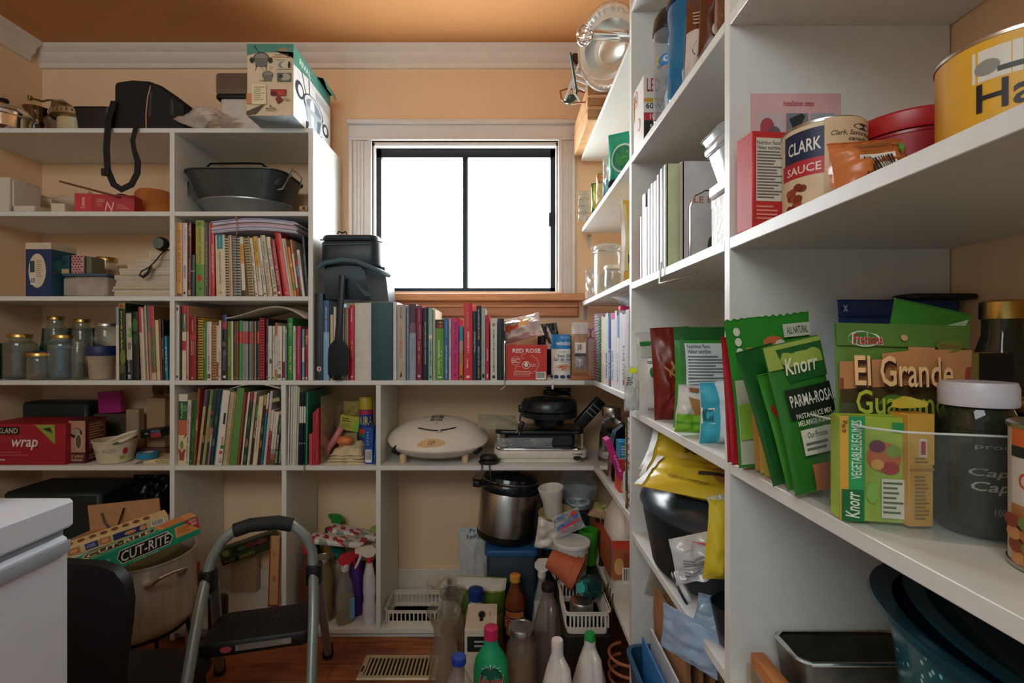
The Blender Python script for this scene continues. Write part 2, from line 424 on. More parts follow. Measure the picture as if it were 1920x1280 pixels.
jb.box(wx0, wx0+.012, YB-.002, YB+jd, wz0, wz1, CAS).box(wx1-.012, wx1, YB-.002, YB+jd, wz0, wz1, CAS).box(wx0, wx1, YB-.002, YB+jd, wz1-.012, wz1, CAS)
wpart(jb, 'window_jamb')
DF = M('1c2226', .4, .6, .1); fy = YB+.05; fa, fb, fz0, fz1 = wx0+.012, wx1-.012, wz0+.012, wz1-.012
fr = MB(); ft = .024
fr.box(fa, fb, fy-.02, fy+.03, fz0, fz0+.012, DF).box(fa, fb, fy-.02, fy+.03, fz1-.036, fz1, DF)
fr.box(fa, fa+.02, fy-.02, fy+.03, fz0, fz1, DF).box(fb-.02, fb, fy-.02, fy+.03, fz0, fz1, DF)
fm = X(872, fy); fr.box(fm-.009, fm+.009, fy-.012, fy+.02, fz0, fz1, DF).box(fm+.009, fm+.014, fy-.016, fy-.01, fz0+.01, fz1-.03, M('6f7a80', .4, .6))
fr.box(fb-.028, fb-.014, fy-.028, fy-.018, (fz0+fz1)/2-.03, (fz0+fz1)/2+.03, DF, .003)
wpart(fr, 'window_frame')
GL = bpy.data.materials.new('frosted_glass_daylight'); GL.use_nodes = True
nt = GL.node_tree; nt.nodes.clear(); ou = nt.nodes.new('ShaderNodeOutputMaterial'); em = nt.nodes.new('ShaderNodeEmission')
nz = nt.nodes.new('ShaderNodeTexNoise'); nz.inputs['Scale'].default_value = 220; mr = nt.nodes.new('ShaderNodeMapRange')
mr.inputs['To Min'].default_value = WINDOW_STRENGTH*.85; mr.inputs['To Max'].default_value = WINDOW_STRENGTH*1.15
em.inputs[0].default_value = (.90, .96, 1, 1); nt.links.new(nz.outputs[0], mr.inputs[0]); nt.links.new(mr.outputs[0], em.inputs[1]); nt.links.new(em.outputs[0], ou.inputs[0])
for a, b_ in ((fa+.02, fm-.009), (fm+.009, fb-.02)):
    wpart(MB().box(a, b_, fy+.004, fy+.008, fz0+.012, fz1-.036, GL), 'window_pane')
SW = M('c98a5c', .5, 0, .15, 12, .05, stretch=(1, 12, 12)); SW2 = M('b9794c', .5, 0, .15, 12, .05, stretch=(1, 12, 12))
si = MB(); sa, sb = X(690, YB)-.01, X(1092, YB)
si.box(wx0, wx1, YB-.02, YB+jd, wz0-.008, wz0+.004, CAS)
si.box(sa, sb, YB-.055, YB+.03, wz0-.036, wz0-.006, SW, .004)
si.box(sa+.02, sb-.02, YB-.024, YB, wz0-.098, wz0-.036, SW2, .003).box(sa+.02, sb-.02, YB-.034, YB, wz0-.062, wz0-.05, SW, .003)
wpart(si, 'window_sill')
# crown moulding, baseboards
def crown(name, a, b_, horiz):
    mb = MB(); pr = [(0, 0), (.012, 0), (.014, .018), (.03, .03), (.036, .05), (.055, .062), (.06, .075), (0, .075)]
    if horiz: rs = [[(x, YB-p[0], ZC-.075+p[1]) for p in pr] for x in (a, b_)]
    else: rs = [[((XL+p[0]), y, ZC-.075+p[1]) for p in pr] for y in (a, b_)]
    mb.loft(rs, TRIMW); struct(mb, name)
crown('trim_1', XL, XR, True); crown('trim_2', YR, YB-.0605, False)
struct(MB().box(XL, XR, YB-.014, YB, .0, .115, TRIMW, .002).box(XL, XR, YB-.02, YB, .0, .02, TRIMW, .003), 'baseboard_back')

# ================================================================== shelf units (fixed melamine shelving)
TH = .016; WB = WHITE_BOARD
ZS = [1.80, 1.507, 1.209, .913, .613]                  # shelf tops shared by both units
def shelf_thing(name, label, boards, loc=(0, 0, 0)):
    t = thing(name, label, 'shelving unit', loc)
    for nm, bx in boards:
        MB().box(*bx, WB, .0008).build(nm, t)
    return t
g = lambda px: X(px, D1)
bd = []
for z in ZS+[.30, .04]: bd.append(('shelf_board', (XL, g(318), D1, YB-.002, z-TH, z)))
bd.append(('upright_panel', (g(318), g(327), D1, YB-.002, 0, 1.80)))
shelf_thing('shelving_unit', 'white melamine shelving unit of jars and boxes beside the peach side wall', bd)
bd = []
xa, xb = g(327)+.0003, g(578)
for z in ZS[:3]: bd.append(('shelf_board', (xa, xb if z != 1.80 else g(587), D1, YB-.002, z-TH, z)))
bd.append(('upright_panel', (g(578), g(587), D1, YB-.002, .913, 1.80-TH)))
shelf_thing('shelving_unit', 'white open bookcase of three compartments with cookbooks, standing on the long board', bd)
bd = [('shelf_board', (xa, SX, D1, YB-.002, .913-TH, .913)), ('shelf_board', (xa, SX, D1, YB-.002, .613-TH, .613)),
      ('shelf_board', (xa, -.225, D1, YB-.022, .04-TH, .04)), ('kick_board', (xa, -.225, D1+.02, D1+.035, 0, .04-TH))]
for a, z0, z1 in ((527, .613, .913-TH), (705, .613, .913-TH), (528, .04, .613-TH), (705, .04, .613-TH)):
    bd.append(('upright_panel', (g(a), g(a)+.016, D1, YB-.022, z0+.0002, z1-.0002)))
shelf_thing('shelving_unit', 'long low white shelving under the window with open bottom bays', bd)
bd = []
F0, F1, N0, N1, YN = 1.195, 1.214, .675, .691, -.25    # far and near dividers
for z in (1.80, 1.507, 1.209): bd.append(('shelf_board', (SX, XR-.002, F1, YB-.03, z-TH, z)))
for z in (.913, .613): bd.append(('shelf_board', (SX+.0004, XR-.002, F1, YB-.03, z-TH, z)))
bd.append(('shelf_board', (SX, XR-.002, F1, YB-.25, .30-TH, .30)))
for z in (1.88, 1.507, 1.195, .882, .58, .04): bd.append(('shelf_board', (SX, XR-.002, N1, F0, z-TH, z)))
for z in (1.88, 1.507, 1.195, .882, .58, .04): bd.append(('shelf_board', (SX, XR-.002, YN, N0, z-TH, z)))
for a, b_ in ((F0, F1), (N0, N1), (YN-.016, YN)): bd.append(('upright_panel', (SX, XR-.002, a, b_, 0, 2.12)))
shelf_thing('shelving_unit', 'tall white pantry shelving of three bays running along the side wall', bd)
# shelf brackets on the back wall in the corner
for px, py in ((1098, 590), (1105, 455)):
    mb = MB(); x = X(px, YB-.01); z = Z(py, YB-.01); mb.box(x-.006, x+.006, YB-.004, YB-.0005, z-.02, z+.03, STEEL)
    mb.box(x-.006, x+.006, YB-.03, YB-.004, z+.028, z+.031, STEEL).cyl(x, YB-.005, z-.004, z+.004, .003, STEEL)
    mb.thing('shelf_bracket', 'small steel angle bracket on the corner wall, '+('below the flour shelf' if py > 500 else 'above the flour shelf'), 'bracket')
# ================================================================== books on the back shelves
def S(v0, v1, c): return ('r', 0, v0, 1, v1, c)
def Tt(s, c, v0=.15, v1=.75, u0=.22, u1=.8, rot=90, st=''): return ('T', u0, v0, u1, v1, s, c, rot, st)
def logo(c='201c1a', v=.03): return ('r', .3, v, .7, v+.03, c)
R1 = [
 (330,340,417,0,'d99a4e','orange spine cookbook',[Tt('CUISINE DES SAISONS','8a5a28',.2,.9),('r',.1,0,.9,.04,'8a4a24')]),
 (341,350,418,0,'cfc6bc','white soft cookbook',[Tt('La cuisine','9aa0a8',.6,.92),Tt('recettes','6a6a70',.25,.42),logo()]),
 (350,356,417,0,'6e1c1c','dark red slim cookbook',[Tt('La Vieille','e8cfc0',.82,.97),Tt('Cuisine','b88070',.2,.5),('r',.1,.02,.9,.09,'d08a78')]),
 (356,364,478,-1,'26282a','short black picture cookbook',[S(.6,.62,'b0a890')]),
 (365,381,413,-5,'9bab4e','lime green super salades book',[('T',.3,.42,.75,.9,'super salades','b0402c',-90,'i'),S(.0,.42,'5f9440'),S(.92,1,'6f9c44'),('e',.5,.24,.3,.045,'b8302c'),('p',[(.5,.28),(.7,.3),(.55,.27)],'3c5a28'),('e',.5,.955,.14,.015,'a8402c'),('p',[(.3,.1),(.8,.14),(.6,.12),(.8,.09)],'2c4420')]),
 (381.5,384.5,417,-6,'5c6b36','thin olive booklet',[]),
 (385,389,418,-7,'6a2a26','thin maroon booklet',[Tt('Recettes','c09080')]),
 (389,393,418,-8,'7f756f','thin grey brown booklet',[]),
 (394,402,416,-11,'c4312f','bright red leaning cookbook',[Tt('Les meilleures recettes','e8b8a8',.3,.7),('r',0,0,1,.12,'b82c30')]),
 (404,422,440,-10,'d3c8a8','cream thick cookbook with teal patch',[('r',.22,.77,.8,.995,'1f8a9a'),Tt('GRANDE ENCYCLOPEDIE','5a4a38',.2,.72,.42,.56),('T',.42,.8,.55,.97,'larousse','cfe8ea',90),('e',.5,.06,.14,.02,'b0945c')]),
 (423,430,443,-11,'c9b896','beige coil bound notebook',[],'notebook',{'spiral':'181a1a'}),
 (430,436,441,-10,'c8b08a','tan striped notebook',[('r',.4,0,.6,1,'b8785a')],'notebook'),
 (436,443,441,-11,'a9a394','grey worn notebook',[('r',.3,0,.4,1,'8a8478')],'notebook',{'spiral':'8c8880'}),
 (443,450,442,-11,'b8b4a8','silver coil notebook',[],'notebook',{'spiral':'202224'}),
 (453,460,444,-7,'d8cfb8','cream cookbook with orange top label',[S(.55,.88,'df9a38'),Tt('Micro-ondes','8a5a20',.6,.85),('r',0,0,1,.1,'3a3020')]),
 (466,476,443,-13,'cdb890','beige comb bound cookbook',[('l',.1,.02,.9,.98,40,'b09a70')],'cookbook',{'spiral':'7a6a50'}),
 (477,482,446,-20,'ded8cc','slim white leaning cookbook',[Tt('La table des jours','444444',.25,.9),logo()]),
 (482,491,443,-20,'d6c9a4','cream cookbook with yellow top',[S(.5,1,'d6a440'),Tt('Soupes et potages','7a4a20',.25,.62),Tt("L'essentiel",'6a4418',.7,.92),('r',0,.0,1,.02,'8a5a30')]),
 (493,499,446,-18,'d4d0c8','white leaning booklet, grey print',[Tt('Recettes de famille','6a6a70',.2,.6),logo()]),
 (501,510,441,-20,'c9bc9c','patterned beige cookbook',[Tt('Toutes les tartes','b05a40',.2,.55),Tt('Cuisine','4a6a4a',.6,.9),('l',.15,.02,.85,.18,5,'b8875a')]),
 (511,519,444,-20,'dcd6bc','cream slim cookbook',[Tt('GRAND LIVRE DE','3c342c',.5,.8),Tt('la cuisson','3c342c',.12,.45),('r',.2,.03,.8,.08,'a8502c')]),
 (520,529,450,-20,'92282c','dark red leaning cookbook',[Tt('Cuisine et','d8a8a0',.2,.55),Tt('Cuisine','c07870',.6,.85),('r',.3,.04,.7,.08,'e8dcd0')]),
 (530,542,435,-20,'c8302e','tall bright red cookbook',[Tt('La bonne cuisine de Provence','f0c8b8',.15,.7,.4,.6),('e',.5,.05,.15,.014,'e8b8a8')]),
 (543,546,447,-16,'d9cfb8','thin cream pamphlet',[]),
 (546,550,447,-16,'c4b48c','thin beige pamphlet',[('r',.2,.5,.8,.9,'a89060')]),
 (550,556,463,-14,'c9762f','orange and green booklet',[S(0,.12,'d88a3a'),S(.12,.26,'6f8a3c'),S(.6,.66,'e0b050')]),
 (556,560,449,-14,'d8d0c4','white booklet with orange tip',[S(.75,1,'d07034'),S(0,.15,'b04a28')]),
 (560,566,488,-11,'8c4038','short multicoloured booklet',[S(.55,.85,'7a86a8'),S(.85,1,'b03048'),S(0,.2,'5a3828')]),
 (566,571,468,-13,'e0dace','slim white booklet near the panel',[Tt('Tisanes','6a5a50',.55,.9)]),
 (572,578,442,-9,'1b2a2e','black cookbook against the side panel',[Tt('LA CUISINE VAPEUR','8a9a9a',.25,.7)]),
]
row(D1+.006, 1.209, 'upper bookcase shelf', 'cookbooks on the upper bookcase shelf', R1)
band = [S(.0,.0001,'808080')]
def series(c, low=.62): return [('r',.05,.62,.95,.82,'c03a38' if low else c),Tt('La cuisine','e0a8a0',.64,.8,.4,.6),('e',.5,.035,.14,.008,'d8d4cc')]
R2 = [
 (327.6,334,572,0,'d8d0c4','white tall cookbook with red emblem',[('e',.5,.95,.24,.025,'7a2a24'),Tt('SAINT-JACQUES','c8a89a',.6,.85,.35,.6),('r',.3,.03,.7,.06,'303030')]),
 (334.2,337,575,0,'3e4a2c','thin dark green booklet',[]),
 (337.2,340.3,573,0,'5a2428','thin maroon cookbook',[]),
 (340.5,348,573,0,'d6cab8','magazine with red and green spine',[S(.9,1,'b8283a'),S(.65,.9,'2c5a3a'),S(.4,.53,'a8283c'),('p',[(0,.62),(.5,.7),(.9,.6),(.8,.9),(.6,.88)],'c8d0b8')],'magazine'),
 (348.5,353,573,0,'c9a07c','magazine with red upper spine',[S(.65,1,'c03a38'),('r',.3,.02,.7,.06,'8a3020')],'magazine'),
 (354,367,594,0,'8e1f26','wide dark red cookbook',[Tt('Le grand livre','ead0c4',.4,.64,.25,.45),Tt('des conserves','ead0c4',.4,.62,.5,.65),Tt('recettes','d8b0a0',.76,.95,.4,.6),S(.64,.72,'b02c34'),('r',.35,.02,.6,.05,'d8a8a0')],'cookbook',{'ex':0}),
 (368,378.5,596,0,'c9a83a','yellow coil bound cookbook',[('r',0,0,.12,1,'3a2018')],'cookbook',{'spiral':'2a1814'}),
 (379.5,386,605,0,'3c7a2c','green Conserves et Confitures book',[('T',.05,.38,.42,.9,'Conserves et Confitures','e8e4d8',90),('r',.0,0,.05,1,'1c2a18'),('e',.6,.04,.12,.008,'d0d0c0')]),
 (386,395,603,0,'cfc6ba','white Les Epices guide',[Tt('Les Epices','241c18',.16,.42,.25,.75),Tt('le guide du connaisseur','5a4a40',.46,.8,.4,.58),('r',.12,.035,.8,.105,'3a201c'),('T',.3,.05,.6,.09,'E','d8c8b8')]),
 (395.5,404,605,0,'c99f66','tan comb bound cookbook',[('l',.05,.02,.95,.98,44,'8f6c42')],'cookbook',{'spiral':'9a7648'}),
 (404,408,610,0,'d2c6b0','small cream and red booklet',[S(0,.33,'9a3a28'),('r',.2,.03,.8,.06,'d8c8b8')]),
 (408,412.5,601,0,'d5cdc2','thin white booklet, tiny black marks',[Tt('Le pain','4a4a4a',.2,.5),('e',.5,.06,.2,.014,'181818')]),
 (414.5,423,590,0,'221c22','black pictorial cookbook',[S(.9,1,'2e3a78'),S(.78,.9,'a83a44'),('e',.4,.55,.4,.04,'7a5a58'),('e',.6,.42,.35,.05,'5a4a58'),Tt('SAVEURS DU MONDE','8a90a0',.15,.45,.25,.6),('r',.2,.03,.8,.07,'d8d0c8')]),
 (424,432,602,0,'667c22','olive green cookbook, pale title',[Tt('Douce Provençale','aeb87a',.24,.72),]),
 (432.5,436,602,0,'d8d2c6','thin white paperback',[]),
 (437,441,602,0,'48521f','dark olive series volume',series(0)[1:]),
 (441,445,602,0,'8a4a22','brown series volume',series(0)[:1]+series(0)[2:]),
 (445,451.5,601,0,'3f9448','bright green series volume',series(1)),
 (452,458,602,0,'7f948e','grey green series volume',series(1)),
 (459,464,602,0,'a39a8e','pale taupe series volume',series(1)),
 (464.5,470,602,0,'6c9a94','teal series volume',series(1)),
 (470.5,475,602,0,'6e625a','dark taupe series volume',series(1)),
 (475.5,479,602,0,'a88658','tan series volume',series(1)[2:]),
 (479.5,485,602,0,'254856','dark blue series volume',series(1)),
 (485.5,495,596,0,'c23034','red coil bound cookbook',[],'cookbook',{'spiral':'6a3034'}),
 (497,502,598,0,'30363c','dark grey slim cookbook',[Tt('Grillades','7a8088',.3,.6),('e',.5,.05,.16,.01,'c8c8c8')]),
 (501.5,508.5,611,0,'d2cdc6','white paperback with dark leaf print',[('e',.75,.35,.25,.05,'4a4844'),Tt('Cuisiner les restes','6a5a50',.3,.6,.2,.4),('e',.4,.05,.2,.012,'202020')]),
 (509,513,611,0,'d6d0c4','white narrow guide',[Tt('Le vin','8a8478',.5,.85),('r',.2,.03,.8,.06,'303030')]),
 (513,517,605,0,'d3cabb','white guide with orange tab',[S(.78,1,'c06a3a'),S(.08,.18,'c87a34'),S(0,.08,'9ab03c')]),
 (517.5,527,611,0,'d2ccc3','white Le Thé guide',[Tt('Le Thé','241c18',.18,.36,.22,.8),Tt('le guide du connaisseur','5a4a40',.4,.77,.4,.58),('r',.12,.04,.82,.11,'3a201c'),('T',.35,.05,.65,.1,'E','d8c8b8')]),
 (527.5,532.5,611,0,'d9cdba','white and dark red guide',[S(.04,.34,'8a2630'),('T',.3,.55,.6,.9,'Vins','7a6a5a',90)]),
 (533,536.5,613,0,'6d8490','thin blue grey paperback',[('e',.6,.92,.3,.03,'d8c890')]),
 (537,547,596,0,'23883a','rounded green cookbook, yellow letters',[Tt('Les herbes','c0c840',.12,.55),Tt('santé','8fbf6a',.7,.92),('r',0,.0,.1,1,'186a2c')],'cookbook',{'hard':True}),
 (548,553,611,0,'d3cbc0','slim white volume',[Tt('Chocolat','8a7a6a',.5,.9),Tt('noir','c09a70',.2,.4)]),
 (554,563,611,0,'a02c4c','magenta cookbook',[Tt('DES RECETTES POUR','e0b8b0',.5,.78,.4,.6),Tt('LA CUISINE AUX 100','e0b8b0',.12,.48,.4,.6),('T',.35,.8,.6,.93,'Pasta','d08a70',90)]),
 (565,569.7,617,0,'5aa0ac','teal and white booklet',[S(.36,.64,'dcd8d4'),('r',.1,.02,.98,.06,'c8c4c0')]),
 (570,577.7,617,0,'9a2c30','red book with orange swirls',[('e',.5,.85,.28,.03,'d8a050'),('e',.4,.78,.3,.03,'d0884a'),('e',.5,.72,.3,.02,'c86a48'),('e',.5,.4,.35,.05,'7a1c28'),('r',.1,.02,.6,.06,'c8c4c0')]),
]
row(D1+.006, .913, 'middle bookcase shelf', 'cookbooks on the middle bookcase shelf', R2)
R3 = [
 (330,347,739,2,'d8c6a2','wide garden book with flowerpot spine',[S(.9,1,'d8d0c0'),S(.63,.9,'2e5a34'),S(.42,.63,'bc6440'),('e',.7,.8,.3,.05,'4f8a4a'),('e',.3,.72,.3,.05,'1f4428'),('T',.3,.66,.5,.88,'PLANTES','c8d4b0',90),('p',[(.1,.2),(.8,.2),(.7,.06),(.2,.06)],'98402e'),('e',.45,.28,.18,.06,'6f8a40'),('p',[(.05,.22),(.85,.22),(.85,.18),(.05,.18)],'a84a34'),('p',[(.5,.35),(.95,.45),(.97,.42),(.55,.36)],'2c2a20')]),
 (345.5,352,750,5,'d2c6b2','slim cream garden guide',[Tt('Guide des plantes','5a4a38',.1,.7),Tt('et fleurs','6a7a9a',.75,.92),('p',[(.2,.02),(.9,.02),(.6,.06)],'203020')]),
 (352.5,361,749,8,'1f5a28','dark green garden book',[Tt('Jardin','4a8a4a',.2,.6),('e',.3,.06,.12,.01,'d0d8c8')]),
 (361.5,365.5,728,9,'9a4c28','rust brown magazine',[S(.45,.6,'b88a60')],'magazine'),
 (366,371,731,16,'cfb48c','tan magazine with blue tip',[S(.78,1,'5a4a78'),('l',.1,.02,.9,.76,30,'a88a62')],'magazine'),
 (371.5,375,732,15,'3a2a20','dark brown magazine',[S(.3,.4,'a86a48')],'magazine'),
 (375,381,731,16,'98a06c','sage green magazine',[S(.8,1,'6f8448'),S(.4,.5,'a8844a')],'magazine'),
 (381,386.5,731,14,'24403a','dark green magazine, red dot',[('e',.5,.7,.4,.03,'b02c3c'),S(.3,.5,'8a8456'),S(.5,.62,'5a6a4a')],'magazine'),
 (387,390.5,732,12,'b07078','pink magazine',[S(.5,1,'20302c'),S(.25,.4,'c89a90')],'magazine'),
 (391,397.5,731,10,'1d3c40','dark teal magazine',[('e',.5,.6,.4,.06,'3a5a50'),('e',.5,.3,.4,.05,'4a6a68')],'magazine'),
 (398,401.5,733,8,'3a7884','light teal magazine',[('e',.5,.8,.4,.05,'5aa0a8')],'magazine'),
 (402,415,732,5,'dcd4c8','broad white cookbook',[('r',.6,.22,.98,.27,'1f7a34'),('e',.7,.17,.22,.025,'b84a38'),('T',.5,.03,.9,.1,'Cui','a83a34'),('r',.55,.55,.85,.7,'2c2420'),('r',.6,.28,.9,.38,'c89a88')]),
 (416,423.5,735,0,'c8b487','worn cream paperback',[('l',.1,.05,.9,.95,42,'9a8862')]),
 (424,428.5,736,0,'a8946e','aged brown paperback',[('l',.1,.05,.9,.95,40,'6a583c')]),
 (429,443,727,0,'5c8a45','large green binder',[('e',.3,.92,.08,.008,'2a4420')],'binder',{'hard':True}),
 (443.5,447.5,736,0,'94482a','rust red paperback',[]),
 (447.5,450.5,737,0,'b8605a','thin coral and green magazine',[S(.4,.7,'6a8a5c'),S(0,.3,'4a3428')],'magazine'),
 (450.5,453.5,735,0,'dcd6ca','thin white magazine',[],'magazine'),
 (454,460.5,735,0,'26402e','dark forest magazine',[S(.87,1,'a03040'),('e',.5,.3,.4,.06,'8a6a58'),('e',.5,.6,.4,.08,'3a5a3c'),('e',.5,.1,.4,.05,'4a6a50')],'magazine'),
 (461,466,735,0,'cfc2a8','beige paperback',[('l',.2,.6,.8,.95,20,'8a7a5c')]),
 (466.5,472,759,0,'3a3c22','dark book with green upper spine',[S(.78,1,'4f8a34'),Tt('EMPIRE CINQUE','d8d4c8',.45,.75),('l',.1,.05,.9,.4,10,'2a2a18')]),
 (472.5,481,743,0,'d9c6ac','cream La santé par les vinaigres book',[Tt('La santé par les vinaigres','b0603c',.22,.72,.3,.7,90,'i'),('p',[(.35,.86),(.7,.95),(.5,.9)],'6a2a20')]),
 (481.5,486,740,0,'3c3020','dark picture paperback',[S(.85,1,'b0a040'),('e',.5,.5,.4,.06,'6a7a3c'),('e',.5,.3,.4,.06,'a86a3c')]),
 (486.5,490.5,737,0,'1e7890','teal blue book with white tip',[S(.78,1,'d8d0c8'),S(.72,.78,'b03038')]),
 (491,496,733,0,'cdbcb6','pale pink magazine',[],'magazine'),
 (496.5,502,769,0,'d8cec2','white and crimson plant guide',[S(0,.62,'8a2434'),Tt('PLANTES','c8989a',.35,.6),Tt('Le guide des','5a5048',.7,.95,.2,.5),('e',.35,.65,.2,.02,'181818')]),
 (502.5,512,772,0,'d9d1c3','white garden book with poppy field',[S(0,.1,'5a5a28'),S(.1,.2,'a85430'),S(.2,.3,'9a9a90'),Tt('JARDIN DES OISEAUX','9a4a3c',.3,.72,.45,.75),Tt('le guide','6a6a60',.75,.95,.3,.5)]),
 (512.5,519,790,0,'2e4030','dark book, Belles comme white title',[Tt('BELLES COMME','d8dcd0',.05,.7,.3,.75),('p',[(0,1),(1,1),(1,.7),(.6,.85)],'4a8a3c')]),
 (519.5,526.8,790,0,'27483a','dark teal Plantes Aromatiques book',[Tt('PLANTES AROMATIQUES','d8e0d0',.05,.72,.3,.75),('e',.5,.3,.4,.07,'5a8a4a'),S(.9,1,'6a7a78')]),
]
row(D1+.006, .613, 'lower bookcase shelf', 'garden books on the lower shelf', R3)
R3b = [
 (537.5,540.5,722,3,'c8ccc0','pale green notepad',[],'notepad'),(541,544.5,722,3,'ccd0c8','pale grey notepad',[],'notepad'),
 (545,549,722,3,'d2d4c8','off white notepad',[],'notepad'),(549.5,554,723,4,'c8c4a8','ivory notepad',[],'notepad'),
 (554.5,557.5,726,3,'b8c0b4','sage edged notepad',[],'notepad'),
 (559,562.6,736,1,'0e1a1e','first black and white banded notebook',[S(.58,.81,'d8d4cc'),('e',.5,.3,.3,.008,'d0d0d0')],'notebook'),
 (562.9,566.5,736,1,'0e1a1e','second black and white banded notebook',[S(.58,.81,'d8d4cc'),('e',.5,.3,.3,.008,'d0d0d0')],'notebook'),
 (566.8,570.4,736,1,'0e1a1e','third black and white banded notebook',[S(.58,.81,'d8d4cc'),('e',.5,.3,.3,.008,'d0d0d0')],'notebook'),
 (570.8,574.5,736,1,'1f8a68','emerald green notebook',[],'notebook'),
]
row(D1+.006, .613, 'square shelf bay', 'notebooks in the square bay', R3b)
